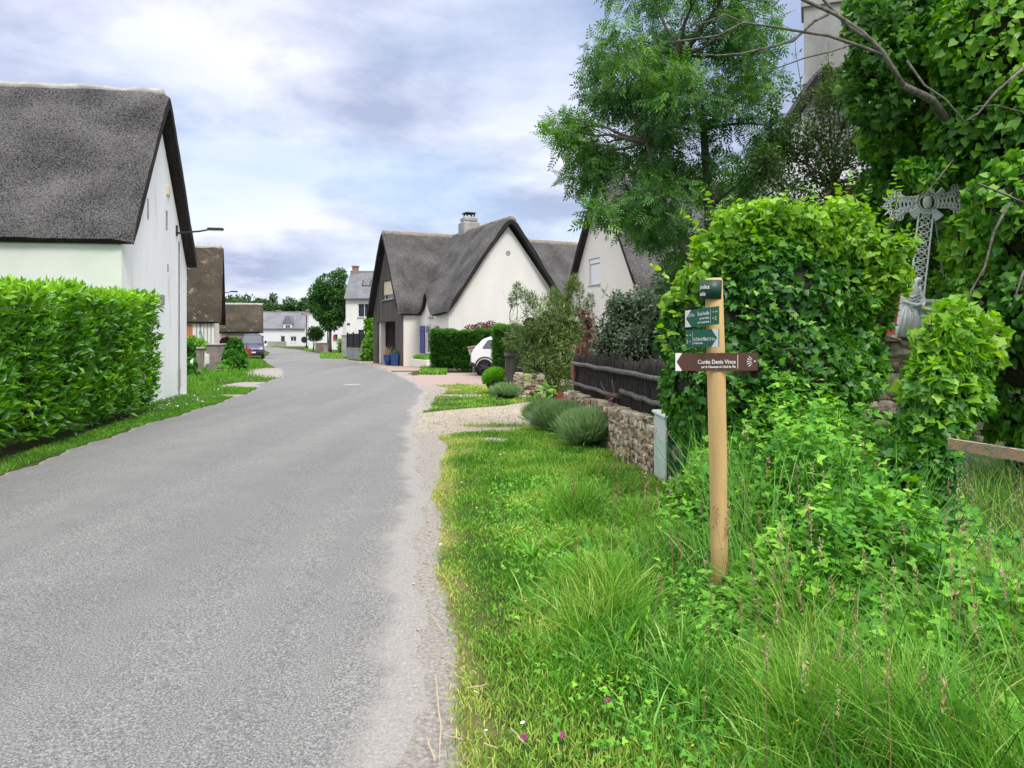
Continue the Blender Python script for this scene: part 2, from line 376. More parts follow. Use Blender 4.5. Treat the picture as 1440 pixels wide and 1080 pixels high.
# leaves
M['l_laurel'] = leafmat('laurel_leaf', c(.014,.070,.008), c(.060,.230,.012), c(.27,.56,.024), .30, .36, .5)
M['l_ivy'] = leafmat('ivy_leaf', c(.020,.095,.016), c(.075,.255,.026), c(.30,.56,.055), .3, .42, .4)
M['l_vine'] = leafmat('bright_vine_leaf', c(.06,.19,.02), c(.17,.38,.03), c(.34,.56,.06), .4, .5, .3)
M['l_ash'] = leafmat('ash_leaflet', c(.025,.090,.018), c(.060,.185,.028), c(.19,.40,.055), .3, .5, .35)
M['l_haw'] = leafmat('small_leaf', c(.030,.070,.018), c(.070,.140,.035), c(.16,.26,.06), .3, .55, .25)
M['l_thuja'] = leafmat('thuja_spray', c(.022,.085,.012), c(.055,.185,.022), c(.13,.33,.04), .2, .6, .2)
M['l_oleander'] = leafmat('oleander_leaf', c(.040,.085,.022), c(.11,.19,.045), c(.27,.36,.10), .3, .45, .4)
M['l_silver'] = leafmat('silver_leaf', c(.040,.080,.035), c(.13,.20,.11), c(.32,.40,.28), .25, .5, .4)
M['l_photinia'] = leafmat('red_leaf', c(.05,.10,.03), c(.24,.09,.08), c(.50,.22,.22), .3, .45, .4)
M['l_maroon'] = leafmat('maroon_leaf', c(.030,.006,.010), c(.075,.012,.022), c(.13,.03,.04), .2, .5, .3)
M['l_lav'] = leafmat('lavender_stem', c(.09,.18,.06), c(.22,.36,.14), c(.42,.54,.28), .2, .6, .2)
M['l_bright'] = leafmat('bright_shrub', c(.05,.16,.015), c(.14,.34,.03), c(.25,.50,.05), .3, .5, .3)
M['l_far'] = leafmat('far_leaf', c(.035,.085,.028), c(.065,.145,.045), c(.12,.22,.07), .2, .6, .2)
M['l_mid'] = leafmat('street_tree_leaf', c(.022,.080,.018), c(.050,.150,.030), c(.12,.27,.05), .25, .55, .25)
M['l_grass'] = leafmat('grass_blade', c(.030,.125,.012), c(.12,.34,.022), c(.48,.53,.13), .24, .55, .25)
M['l_tall'] = leafmat('tall_grass_blade', c(.028,.13,.020), c(.12,.38,.045), c(.44,.62,.20), .24, .5, .3)
M['l_bramble'] = leafmat('bramble_leaf', c(.026,.12,.016), c(.12,.37,.032), c(.32,.60,.06), .22, .55, .25)
M['l_seed'] = leafmat('grass_seed_head', c(.28,.17,.12), c(.42,.29,.19), c(.55,.45,.28), .3, .7, .1)

# ------------------------------------------------------------------ foliage
TM = {}
def tm(name, v, f): TM[name] = (np.array(v, dtype=float), np.array(f))
tm('lance', [(0,0,0),(-.19,.45,.06),(0,.45,-.03),(.19,.45,.06),(0,1,-.12)], [(0,2,1),(0,3,2),(2,3,4),(1,2,4)])
tm('narrow', [(0,0,0),(-.075,.4,.02),(.075,.4,.02),(0,1,-.12)], [(0,2,1),(1,2,3)])
tm('thin', [(0,0,0),(-.03,.5,.01),(.03,.5,.01),(0,1,-.03)], [(0,2,1),(1,2,3)])
tm('oval', [(0,0,0),(-.26,.35,.06),(0,.4,-.03),(.26,.35,.06),(0,1,-.06)], [(0,2,1),(0,3,2),(2,3,4),(1,2,4)])
tm('heart', [(0,0,0),(-.38,-.06,.06),(-.46,.34,.07),(0,1,-.08),(.46,.34,.07),(.38,-.06,.06)], [(0,3,2,1),(0,5,4,3)])
tm('lobed', [(0,0,0),(-.38,-.12,.05),(-.40,.16,.03),(-.54,.42,.08),(-.26,.54,.03),(0,1,-.08),(.26,.54,.03),(.54,.42,.08),(.40,.16,.03),(.38,-.12,.05)],
   [(0,5,4,3,2,1),(0,9,8,7,6,5)])
def _pinn():
    v = []; f = []
    def lf(x, y, dx_, dy_, l, z):
        n = len(v); px, py = -dy_, dx_; wd = l * .17
        v.extend([(x, y, z), (x + dx_*l*.45 - px*wd, y + dy_*l*.45 - py*wd, z - .02), (x + dx_*l, y + dy_*l, z - .09), (x + dx_*l*.45 + px*wd, y + dy_*l*.45 + py*wd, z - .02)])
        f.append((n, n+1, n+2, n+3))
    for i, y in enumerate((.22, .42, .62, .80)):
        l = .40 - .03 * i
        z = -.10 * y * y
        lf(-.01, y, -.86, .5, l, z); lf(.01, y, .86, .5, l, z)
    lf(0, .9, 0, 1, .36, -.1)
    n = len(v); v.extend([(-.008,0,0),(.008,0,0),(.008,.95,-.1),(-.008,.95,-.1)]); f.append((n,n+1,n+2,n+3))
    tm('pinnate', v, f)
_pinn()
def _trifo():
    v = []; f = []
    for ang, l in ((0, 1.0), (72, .8), (-72, .8)):
        a = rad(ang); n = len(v); d = (math.sin(a), math.cos(a)); q = (d[1], -d[0])
        v.extend([(0,0,0), (d[0]*l*.4 - q[0]*l*.3, d[1]*l*.4 - q[1]*l*.3, .05), (d[0]*l, d[1]*l, -.08), (d[0]*l*.4 + q[0]*l*.3, d[1]*l*.4 + q[1]*l*.3, .05)])
        f.append((n, n+1, n+2, n+3))
    tm('trifo', v, f)
_trifo()
def _spray():
    v = []; f = []
    for i, ang in enumerate((-50, -22, 5, 30, 55)):
        a = rad(ang); n = len(v); d = (math.sin(a), math.cos(a)); q = (d[1], -d[0]); l = 1 - .25 * abs(ang) / 55
        v.extend([(0,0,0), (d[0]*l*.5 - q[0]*.06, d[1]*l*.5 - q[1]*.06, .03*(i-2)), (d[0]*l, d[1]*l, .05*(i-2)), (d[0]*l*.5 + q[0]*.06, d[1]*l*.5 + q[1]*.06, .03*(i-2))])
        f.append((n, n+1, n+2, n+3))
    tm('spray', v, f)
_spray()

def unit(a): return a / np.maximum(np.linalg.norm(a, axis=-1, keepdims=True), 1e-9)
def leaves(name, Pn, D, Nn, size, tmpl, tint, mat, parent=None, origin=None):
    tv, tf = TM[tmpl]
    n = len(Pn)
    y = unit(D); x = unit(np.cross(y, Nn)); z = np.cross(x, y)
    s = np.asarray(size).reshape(-1, 1, 1) * np.ones((n, 1, 1))
    V = Pn[:, None, :] + s * (tv[None, :, 0, None] * x[:, None, :] + tv[None, :, 1, None] * y[:, None, :] + tv[None, :, 2, None] * z[:, None, :])
    Fc = (tf[None] + (np.arange(n) * len(tv))[:, None, None]).reshape(-1, tf.shape[1])
    tt = np.repeat(tint, len(tv))
    return npmesh(name, V.reshape(-1, 3), Fc, mat, parent, tt, origin=origin)
def gapn(p, s, seed=0):
    q = p * s + seed * 7.3
    return (np.sin(q[:,0]*1.7 + 1.3*np.sin(q[:,1]*1.1)) + np.sin(q[:,1]*1.9 + 1.2*np.sin(q[:,2]*1.3)) + np.sin(q[:,2]*2.1 + 1.4*np.sin(q[:,0]*.9))) / 3
def clump_pts(cl, n, power=2.2, rng=R):
    cl = np.array(cl, dtype=float)
    wt = cl[:,3]*cl[:,4] + cl[:,4]*cl[:,5] + cl[:,3]*cl[:,5]
    idx = rng.choice(len(cl), n, p=wt/wt.sum())
    d = unit(rng.normal(size=(n, 3)))
    r = rng.random(n) ** (1 / (power + 1))
    p = cl[idx, :3] + d * r[:, None] * cl[idx, 3:6]
    return p, d, idx
def foliage(name, cl, n, size, tmpl, mat, parent, droop=0.2, out=1.0, gap=None, gs=2.5, bias=None, seed=1, power=2.2, rnd=.6, up=.35, tspread=.22, tbase=.42, patch=.2, zmin=.03):
    p, d, idx = clump_pts(cl, n, power)
    if gap is not None:
        k = gapn(p, gs, seed) < gap
        p, d, idx = p[k], d[k], idx[k]
    k = p[:,2] > zmin; p, d = p[k], d[k]
    m = len(p)
    D = d * out + R.normal(size=(m,3)) * rnd; D[:,2] -= droop
    Nn = d * .8 + R.normal(size=(m,3)) * .45; Nn[:,2] += up
    t = tbase + R.normal(size=m) * tspread + patch * gapn(p, 1.6, seed + 3)
    if bias is not None: t = t + bias(p, d)
    sz = size * R.uniform(.65, 1.25, m)
    return leaves(name, p, D, Nn, sz, tmpl, np.clip(t, 0, 1), mat, parent)
def pc(u, v, Y, r, ry=None, rz=None):
    """clump from picture position and pixel radius -> metres"""
    q = P(u, v, Y); m = r * Y / F_
    return (q.x, q.y, q.z, m, ry if ry else m, rz * Y / F_ if rz else m)
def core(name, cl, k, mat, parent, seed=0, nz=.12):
    """lumpy opaque filler, the shade between leaves put into its dark colour"""
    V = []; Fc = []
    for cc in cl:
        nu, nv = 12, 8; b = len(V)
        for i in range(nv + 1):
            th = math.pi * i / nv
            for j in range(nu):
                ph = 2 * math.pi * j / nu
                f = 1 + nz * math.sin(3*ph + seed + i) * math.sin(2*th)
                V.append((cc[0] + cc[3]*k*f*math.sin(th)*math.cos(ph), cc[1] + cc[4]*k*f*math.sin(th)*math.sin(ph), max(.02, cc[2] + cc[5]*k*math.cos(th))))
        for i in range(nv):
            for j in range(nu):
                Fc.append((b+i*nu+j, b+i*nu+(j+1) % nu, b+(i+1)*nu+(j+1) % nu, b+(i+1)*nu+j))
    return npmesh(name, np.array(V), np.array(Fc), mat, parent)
def curve3(a, b, sag=0.0, n=6, jit=0.03, side=None):
    a, b = Vector(a), Vector(b); pts = []
    L_ = (b - a).length
    for i in range(n + 1):
        t = i / n
        p = a.lerp(b, t); p.z += sag * math.sin(math.pi * t) * L_
        if 0 < i < n: p += Vector((random.uniform(-1,1), random.uniform(-1,1), random.uniform(-1,1))) * jit * L_
        pts.append(p)
    return pts
def limbs(mb, cl, fork, r0=.05, twigs=4, tr=.012, n=6):
    for cc in cl:
        c0 = Vector(cc[:3]); a = Vector(fork) if not isinstance(fork, list) else min((Vector(f) for f in fork), key=lambda f: (f - c0).length + (3 if f.z > c0.z + .2 else 0))
        pts = curve3(a, c0, .06, 6, .035)
        mb.tube(pts, [r0 * (1 - .75 * i / 6) for i in range(7)], n)
        for k in range(twigs):
            e = c0 + Vector((random.gauss(0,.5)*cc[3], random.gauss(0,.5)*cc[4], random.uniform(-.2,.9)*cc[5]))
            s_ = pts[random.randint(3, 6)]
            mb.tube(curve3(s_, e, .04, 4, .05), [tr * (1 - .7 * i / 4) for i in range(5)], 5)
def blades(name, X, Y, Z, h, wd, lean, tint, mat, parent=None, origin=None):
    """bent grass blades, 7 verts each"""
    n = len(X)
    az = R.uniform(0, 2*np.pi, n); la = R.uniform(0, 2*np.pi, n)
    px, py = np.cos(az) * wd, np.sin(az) * wd
    lx, ly = np.cos(la) * lean * h, np.sin(la) * lean * h
    V = np.zeros((n, 7, 3))
    for k, (t, ww) in enumerate(((0, .8), (.4, 1), (.75, .7))):
        cx_ = X + lx * t**1.8; cy_ = Y + ly * t**1.8; cz_ = Z + h * (t - .28 * np.minimum(lean, 1.4) * t**2.4)
        V[:, 2*k, 0] = cx_ - px*ww; V[:, 2*k, 1] = cy_ - py*ww; V[:, 2*k, 2] = cz_
        V[:, 2*k+1, 0] = cx_ + px*ww; V[:, 2*k+1, 1] = cy_ + py*ww; V[:, 2*k+1, 2] = cz_
    V[:, 6, 0] = X + lx; V[:, 6, 1] = Y + ly; V[:, 6, 2] = Z + h * (1 - .28 * np.minimum(lean, 1.4))
    b = (np.arange(n) * 7)[:, None]
    F3 = np.concatenate([b + np.array([0,1,3]), b + np.array([0,3,2]), b + np.array([2,3,5]), b + np.array([2,5,4]), b + np.array([4,5,6])])
    return npmesh(name, V.reshape(-1,3), F3, mat, parent, np.repeat(np.clip(tint,0,1), 7), origin=origin)

def stones(name, frame, x0, x1, ztop, zbot, face_y, depth, parent, size=.12, both=False, ends=True, seed=3, squash=.62, mat=None, top=True):
    """rubble stonework on the faces of a wall box; frame = (o,a,b)"""
    rg = np.random.default_rng(seed)
    o, a, b = frame
    tv = []; 
    e = .17
    base = []
    for sx in (-1, 1):
        for sy in (-1, 1):
            for sz in (-1, 1):
                base += [(sx*(1-e), sy*(1-e), sz), (sx*(1-e), sy, sz*(1-e)), (sx, sy*(1-e), sz*(1-e))]
    base = np.array(base)
    import itertools
    V = []; Tn = []; Fs = []
    # hull faces of chamfered cube as quads/tris via bmesh convex hull once
    import bmesh
    bm = bmesh.new()
    for p in base: bm.verts.new(p)
    bmesh.ops.convex_hull(bm, input=bm.verts); bmesh.ops.triangulate(bm, faces=bm.faces)
    bm.verts.index_update()
    bv = np.array([v.co[:] for v in bm.verts]); bf = np.array([[v.index for v in f.verts] for f in bm.faces]); bm.free()
    items = []
    def course(u0, u1, zt_fn, place):
        z = zbot
        while True:
            h = size * rg.uniform(.45, 1.0) * squash * 1.5
            x = u0 - rg.uniform(0, size)
            any_ = False
            while x < u1:
                wv = size * rg.uniform(.6, 2.0)
                xc = x + wv / 2
                if u0 - .02 <= xc <= u1 + .02 and z + h * .6 < zt_fn(xc):
                    items.append((place, xc, z + h/2 + rg.normal()*size*.08, wv/2*1.02, h/2*1.02)); any_ = True
                x += wv
            z += h
            if z > max(zt_fn(u0), zt_fn(u1)): break
    zt = ztop if callable(ztop) else (lambda x: ztop)
    course(x0, x1, zt, ('f', face_y, -1))
    if both: course(x0, x1, zt, ('f', face_y + depth, 1))
    if ends:
        course(0, depth, lambda x: zt(x0), ('e', x0, -1)); course(0, depth, lambda x: zt(x1), ('e', x1, 1))
    if top:
        x = x0
        while x < x1:
            wv = size * rg.uniform(1, 2.2)
            items.append((('t',), x + wv/2, zt(x), wv/2, depth/2*1.05)); x += wv
    k = 0
    for pl, xc, zc, hw, hh in items:
        th = size * rg.uniform(.30, .5)
        if pl[0] == 'f':   ctr = (xc, pl[1] + pl[2]*rg.uniform(-.2, .25)*th, zc); sc = (hw, th, hh)
        elif pl[0] == 'e': ctr = (pl[1], face_y + xc, zc); sc = (th, hw, hh)
        else: ctr = (xc, face_y + depth/2, zc + rg.uniform(-.02,.02)); sc = (hw, hh, size*.3)
        q = bv * np.array(sc) * (1 + rg.normal(size=bv.shape) * .13)
        t = rg.normal() * .08
        if pl[0] == 'f': q = np.stack([q[:,0]*math.cos(t) - q[:,2]*math.sin(t), q[:,1], q[:,0]*math.sin(t) + q[:,2]*math.cos(t)], 1)
        q = q + np.array(ctr)
        W = np.stack([o[0] + q[:,0]*a[0] + q[:,1]*b[0], o[1] + q[:,0]*a[1] + q[:,1]*b[1], o[2] + q[:,2]], 1)
        V.append(W); Fs.append(bf + k * len(bv)); Tn.append(np.full(len(bv), rg.random())); k += 1
    return npmesh(name, np.concatenate(V), np.concatenate(Fs), mat or M['stone'], parent, np.concatenate(Tn))

# ------------------------------------------------------------------ ground and road
RY = [-30, 1.5, 2.87, 8.5, 12.7, 16.7, 22.9, 27, 34, 42, 51, 70, 97, 134, 200]
RX = [1.6, -.25, -.37, -.97, -1.57, -2.0, -2.45, -3.3, -5.0, -7.4, -10.3, -16.9, -26.7, -43, -72]
LY = [-30, 2, 8.97, 13.3, 18.1, 23.5, 26, 31, 37.8, 45.8, 56, 80, 109, 134, 200]
LX = [-4.0, -5.0, -5.93, -6.6, -7.05, -7.74, -8.6, -9.2, -11.3, -14.4, -18.0, -25.0, -35.5, -49, -80]
GY = [-30, 2.87, 3.3, 7.08, 11.9, 13.5, 16.5, 20, 24, 27, 34]
GX = [1.9, -.21, -.28, -.71, -1.05, -1.3, -1.85, -2.0, -2.0, -2.9, -4.6]
xr = lambda Y: np.interp(Y, RY, RX); xl = lambda Y: np.interp(Y, LY, LX); xg = lambda Y: np.interp(Y, GY, GX)
def sstep(a, b, x): t = np.clip((x - a) / (b - a), 0, 1); return t*t*(3-2*t)
def wob(X, Y, s=1.0): return .5*np.sin(X*3.1*s + 1.7*np.sin(Y*1.3*s)) + .5*np.sin(Y*2.7*s + 1.3*np.sin(X*1.9*s) + 1)
def gravel(X, Y):
    n = wob(X, Y) * .12
    strip = (1 - sstep(-.08, .10, X - xg(Y) + n*.6)) * (X > xr(Y) - .3) * (Y < 36)
    lo = 12.6 + .75 * (X + 1.0) + n*2.5; up_ = 16.5 + 1.25 * (X + 1.6) + n*2
    drive = sstep(-.25, .25, Y - lo) * (1 - sstep(-.25, .25, Y - up_)) * (X > -2.2) * (X < 6)
    cut = sstep(-.7, -.2, -((X + .3)**2/.9 + (Y - 14.0)**2/.25))          # thin weedy band inside the gravel
    drive = drive * (1 - .55 * cut)
    pt = np.exp(-(((X + .32)/.32)**2 + ((Y - 12.05)/.35)**2))
    mid = sstep(-.2, .2, Y - 20.8 - n*2) * (1 - sstep(-.2, .2, Y - 21.6)) * (X < -.8)
    left = np.exp(-(((X + 10.6 + .33*(Y-35))/1.3)**2 + ((Y - 35.5)/4.5)**2)) * 1.6 + (sstep(-.3, .2, Y - 24.6)) * (1 - sstep(0, .8, Y - 27.2)) * (X > -9.6) * (X < -7)
    return np.clip(np.maximum.reduce([strip, drive, pt, mid, left]), 0, 1)
def pave(X, Y):
    a = sstep(-.4, .4, Y - 25.6 - wob(X, Y)*.3) * (1 - sstep(-.3, .3, Y - 34.6)) * (X > xr(Y)) * (X < 3)
    a = a * (1 - sstep(3.3, 4.6, -X + 0*Y) * (Y > 32))
    b = sstep(-.3, .3, Y - 37.0 - 1.2*(X + 4.5)*-1*.0) * (X > xr(Y)) * (X < -2.5) * (Y < 52)
    return np.clip(np.maximum(a, b), 0, 1)
def dry(X, Y):
    d = sstep(0, .28, .30 - (X - xg(Y))) * (Y < 14)
    e = sstep(-.5, .5, Y - 22.2) * (1 - sstep(-.5, .5, Y - 25.8)) * .8
    g_ = np.exp(-((Y - 14.2)/.9)**2) * .8 + np.exp(-((Y - 11.6)/.9)**2 - ((X + .9)/.35)**2) * .8
    return np.clip(np.maximum.reduce([d, e * (X < 0) * (X > -3), g_]) * (.65 + .35 * wob(X, Y, 2)), 0, 1) * (X > -3.5)
def axis(core_, far): return np.array(sorted(set([round(x, 3) for x in core_] + far)))
ys = axis(list(np.arange(-2, 14, .11)) + list(np.arange(14, 30, .22)) + list(np.arange(30, 60, .6)), [-1500, -400, -100, -30, -8] + [65, 75, 90, 110, 140, 200, 400, 900, 2500])
xs = axis(list(np.arange(-3.2, 4, .11)) + list(np.arange(-14, -3.2, .3)) + list(np.arange(4, 12, .5)), [-2000, -600, -200, -100, -60, -40, -30, -24, -18, 15, 20, 30, 60, 150, 600, 2000])
XX, YY = np.meshgrid(xs, ys)
ZZ = np.zeros_like(XX)
nx_, ny_ = len(xs), len(ys)
ZZ -= np.where((np.abs(XX) < 20) & (YY < 70), .004 + .003 * wob(XX, YY, 1.7), 0)
rb = (XX > xl(YY) + .12) & (XX < xr(YY) - .12)
ZZ = np.where(rb, -.02, ZZ)
idx = np.arange(nx_ * ny_).reshape(ny_, nx_)
Fg = np.stack([idx[:-1,:-1], idx[:-1,1:], idx[1:,1:], idx[1:,:-1]], -1).reshape(-1, 4)
gm, gnt, gb = newmat('ground_soil_grass')
def attr(nt, nm): return N(nt, 'ShaderNodeAttribute', attribute_name=nm).outputs['Fac']
tcg = N(gnt, 'ShaderNodeTexCoord')
def gnoise(nt, tc_, s, d=8, r_=.65):
    n = N(nt, 'ShaderNodeTexNoise'); L(nt, tc_.outputs['Object'], n.inputs['Vector']); n.inputs['Scale'].default_value = s; n.inputs['Detail'].default_value = d; n.inputs['Roughness'].default_value = r_; return n.outputs[0]
def ramp(nt, fac, stops):
    r = N(nt, 'ShaderNodeValToRGB'); L(nt, fac, r.inputs[0]); e = r.color_ramp.elements
    e[0].position, e[0].color = stops[0]; e[1].position, e[1].color = stops[-1]
    for p_, cc in stops[1:-1]: x = e.new(p_); x.color = cc
    return r.outputs[0]
def mixc(nt, fac, a, b, bt='MIX'):
    m = N(nt, 'ShaderNodeMix', data_type='RGBA', blend_type=bt)
    if isinstance(fac, (int, float)): m.inputs[0].default_value = fac
    else: L(nt, fac, m.inputs[0])
    for s_, i in ((a, 6), (b, 7)):
        if isinstance(s_, tuple): m.inputs[i].default_value = s_
        else: L(nt, s_, m.inputs[i])
    return m.outputs[2]
def edge_noise(nt, fac, tc_, s=14, amt=.5):
    n = gnoise(nt, tc_, s, 6, .7)
    a = N(nt, 'ShaderNodeMath', operation='MULTIPLY_ADD'); L(nt, n, a.inputs[0]); a.inputs[1].default_value = amt; L(nt, fac, a.inputs[2])
    return ramp(nt, a.outputs[0], [(.5 + amt*.5 - .12, c(0,0,0)), (.5 + amt*.5 + .12, c(1,1,1))])
soil = ramp(gnt, gnoise(gnt, tcg, 5), [(.3, c(.025,.034,.012)), (.5, c(.05,.075,.018)), (.72, c(.12,.115,.045))])
dryc = ramp(gnt, gnoise(gnt, tcg, 18), [(.3, c(.16,.15,.05)), (.7, c(.42,.34,.17))])
grav = ramp(gnt, gnoise(gnt, tcg, 60, 4, .8), [(.30, c(.12,.10,.085)), (.5, c(.42,.365,.29)), (.72, c(.70,.62,.51))])
dirt = ramp(gnt, gnoise(gnt, tcg, 40, 6, .8), [(.3, c(.16,.14,.125)), (.5, c(.30,.275,.25)), (.7, c(.50,.47,.43))])
gravp = mixc(gnt, ramp(gnt, gnoise(gnt, tcg, 2.4, 6), [(.48, c(0,0,0)), (.66, c(1,1,1))]), grav, ramp(gnt, gnoise(gnt, tcg, 45, 4, .8), [(.3, c(.18,.165,.12)), (.7, c(.50,.45,.36))]))
pv = ramp(gnt, gnoise(gnt, tcg, 25, 6, .7), [(.3, c(.26,.19,.175)), (.7, c(.46,.36,.32))])
col = mixc(gnt, attr(gnt, 'dry'), soil, dryc)
gravp = mixc(gnt, attr(gnt, 'dirt'), gravp, dirt)
col = mixc(gnt, edge_noise(gnt, attr(gnt, 'gravel'), tcg, 11, .8), col, gravp)
col = mixc(gnt, edge_noise(gnt, attr(gnt, 'pave'), tcg, 6, .3), col, pv)
L(gnt, col, gb.inputs['Base Color']); gb.inputs['Roughness'].default_value = .95; gb.inputs['Specular IOR Level'].default_value = .1
bpn = N(gnt, 'ShaderNodeBump'); L(gnt, gnoise(gnt, tcg, 55, 6, .75), bpn.inputs['Height']); bpn.inputs['Strength'].default_value = .8; bpn.inputs['Distance'].default_value = .02; L(gnt, bpn.outputs[0], gb.inputs['Normal'])
go = npmesh('ground', np.stack([XX, YY, ZZ], -1).reshape(-1, 3), Fg, gm, origin=(0, 0, 0), smooth=True)
for nm, fn in (('gravel', gravel), ('pave', pave), ('dry', dry), ('dirt', lambda X, Y: (1 - .9*sstep(.0, .5, X - xg(Y))) * (1 - .8*sstep(12.5, 13.5, Y)*(1 - sstep(16.5, 18, Y))))):
    a_ = go.data.attributes.new(nm, 'FLOAT', 'POINT'); a_.data.foreach_set('value', (fn(XX, YY) * 1.0).ravel().astype(np.float32))
structure(go)

# road sheet
ry = np.array(list(np.arange(-30, 0, 2)) + list(np.arange(0, 30, .12)) + list(np.arange(30, 140, .8)) + list(range(140, 200, 5)))
fr_ = np.concatenate([[0, .01, .03, .06], np.linspace(.1, .88, 24), [.91, .94, .96, .975, .985, .993, 1]])
rl = xl(ry) + .05 * np.sin(ry*2.1) + .03 * np.sin(ry*7.3) + .02*np.sin(ry*17)
rr = xr(ry) + .04 * np.sin(ry*1.7 + 1) + .03 * np.sin(ry*5.9) + .02*np.sin(ry*19)
RXX = rl[:, None] * (1 - fr_) + rr[:, None] * fr_; RYY = np.repeat(ry[:, None], len(fr_), 1)
RZZ = .004 + .05 * (1 - (2*fr_ - 1)**2)[None] * .8 + 0 * RXX
RZZ += .002; RZZ[:, 0] = -.004; RZZ[:, -1] = -.004
ir = np.arange(RXX.size).reshape(RXX.shape)
Fr = np.stack([ir[:-1,:-1], ir[:-1,1:], ir[1:,1:], ir[1:,:-1]], -1).reshape(-1, 4)
rm, rnt, rbs = newmat('asphalt')
tcr = N(rnt, 'ShaderNodeTexCoord')
mpr = N(rnt, 'ShaderNodeMapping'); L(rnt, tcr.outputs['Object'], mpr.inputs[0]); mpr.inputs['Scale'].default_value = (1.1, .07, 1); mpr.inputs['Rotation'].default_value = (0, 0, rad(-9))
nwt = N(rnt, 'ShaderNodeTexNoise'); L(rnt, mpr.outputs[0], nwt.inputs['Vector']); nwt.inputs['Scale'].default_value = 1.0; nwt.inputs['Detail'].default_value = 4
agg = ramp(rnt, gnoise(rnt, tcr, 95, 3, .85), [(.36, c(.070,.070,.070)), (.5, c(.172,.171,.170)), (.64, c(.36,.357,.353))])
wear = ramp(rnt, gnoise(rnt, tcr, 1.6, 8, .65), [(.35, c(.94,.94,.94)), (.65, c(1.04,1.04,1.03))])
asp = mixc(rnt, 1.0, agg, wear, 'MULTIPLY')
asp = mixc(rnt, 1.0, asp, ramp(rnt, nwt.outputs[0], [(.36, c(.91,.91,.92)), (.64, c(1.06,1.06,1.05))]), 'MULTIPLY')
spots = ramp(rnt, gnoise(rnt, tcr, 9, 3, .5), [(.70, c(0,0,0)), (.76, c(1,1,1))])
asp = mixc(rnt, spots, asp, c(.15,.15,.15))
vr = N(rnt, 'ShaderNodeTexVoronoi'); vr.feature = 'DISTANCE_TO_EDGE'
wrp = N(rnt, 'ShaderNodeMixRGB'); wrp.inputs[0].default_value = .35; L(rnt, tcr.outputs['Object'], wrp.inputs[1])
wn = N(rnt, 'ShaderNodeTexNoise'); L(rnt, tcr.outputs['Object'], wn.inputs['Vector']); wn.inputs['Scale'].default_value = 1.3; wn.inputs['Detail'].default_value = 6; L(rnt, wn.outputs['Color'], wrp.inputs[2])
L(rnt, wrp.outputs[0], vr.inputs['Vector']); vr.inputs['Scale'].default_value = .42
sand = ramp(rnt, gnoise(rnt, tcr, 70, 4, .8), [(.3, c(.18,.17,.16)), (.7, c(.40,.38,.36))])
ea = N(rnt, 'ShaderNodeMath', operation='MULTIPLY_ADD'); L(rnt, gnoise(rnt, tcr, 5, 7, .7), ea.inputs[0]); ea.inputs[1].default_value = .9; L(rnt, attr(rnt, 'edge'), ea.inputs[2])
asp = mixc(rnt, ramp(rnt, ea.outputs[0], [(.55, c(0,0,0)), (.8, c(.35,.35,.35)), (1.0, c(1,1,1))]), asp, sand)
L(rnt, asp, rbs.inputs['Base Color']); rbs.inputs['Roughness'].default_value = .85; rbs.inputs['Specular IOR Level'].default_value = .25
bpr = N(rnt, 'ShaderNodeBump'); L(rnt, gnoise(rnt, tcr, 110, 3, .8), bpr.inputs['Height']); bpr.inputs['Strength'].default_value = .7; bpr.inputs['Distance'].default_value = .01; L(rnt, bpr.outputs[0], rbs.inputs['Normal'])
ro = npmesh('road', np.stack([RXX, RYY, RZZ], -1).reshape(-1, 3), Fr, rm, origin=(0, 0, 0), smooth=True)
ed = np.clip(np.maximum(1 - (rr[:, None] - RXX) / np.where(ry < 14, .33, .30)[:, None], 1.0*(1 - (RXX - rl[:, None]) / .10) * .75), 0, 1)
a_ = ro.data.attributes.new('edge', 'FLOAT', 'POINT'); a_.data.foreach_set('value', ed.ravel().astype(np.float32))
structure(ro)

# ------------------------------------------------------------------ building tools
def strips(mb, x0, x1, ztop, holes, y=0.0, z0=0.0, brk=(), rev=.16):
    """wall skin in local x,z at depth y with rectangular holes (xa,xb,za,zb) and reveals"""
    xb = sorted(set([x0, x1] + list(brk) + [h[0] for h in holes] + [h[1] for h in holes]))
    for a, b in zip(xb[:-1], xb[1:]):
        m = (a + b) / 2; hs = sorted([h for h in holes if h[0] <= m <= h[1]], key=lambda h: h[2]); z = z0
        for h in hs:
            if h[2] > z: mb.add([(a,y,z),(b,y,z),(b,y,h[2]),(a,y,h[2])], [(0,1,2,3)])
            z = h[3]
        mb.add([(a,y,z),(b,y,z),(b,y,ztop(b)),(a,y,ztop(a))], [(0,1,2,3)])
    for h in holes:
        a, b, c0, d = h[:4]; r = h[4] if len(h) > 4 else rev
        mb.add([(a,y,c0),(b,y,c0),(b,y,d),(a,y,d),(a,y+r,c0),(b,y+r,c0),(b,y+r,d),(a,y+r,d)], [(0,4,5,1),(3,2,6,7),(0,3,7,4),(1,5,6,2)])
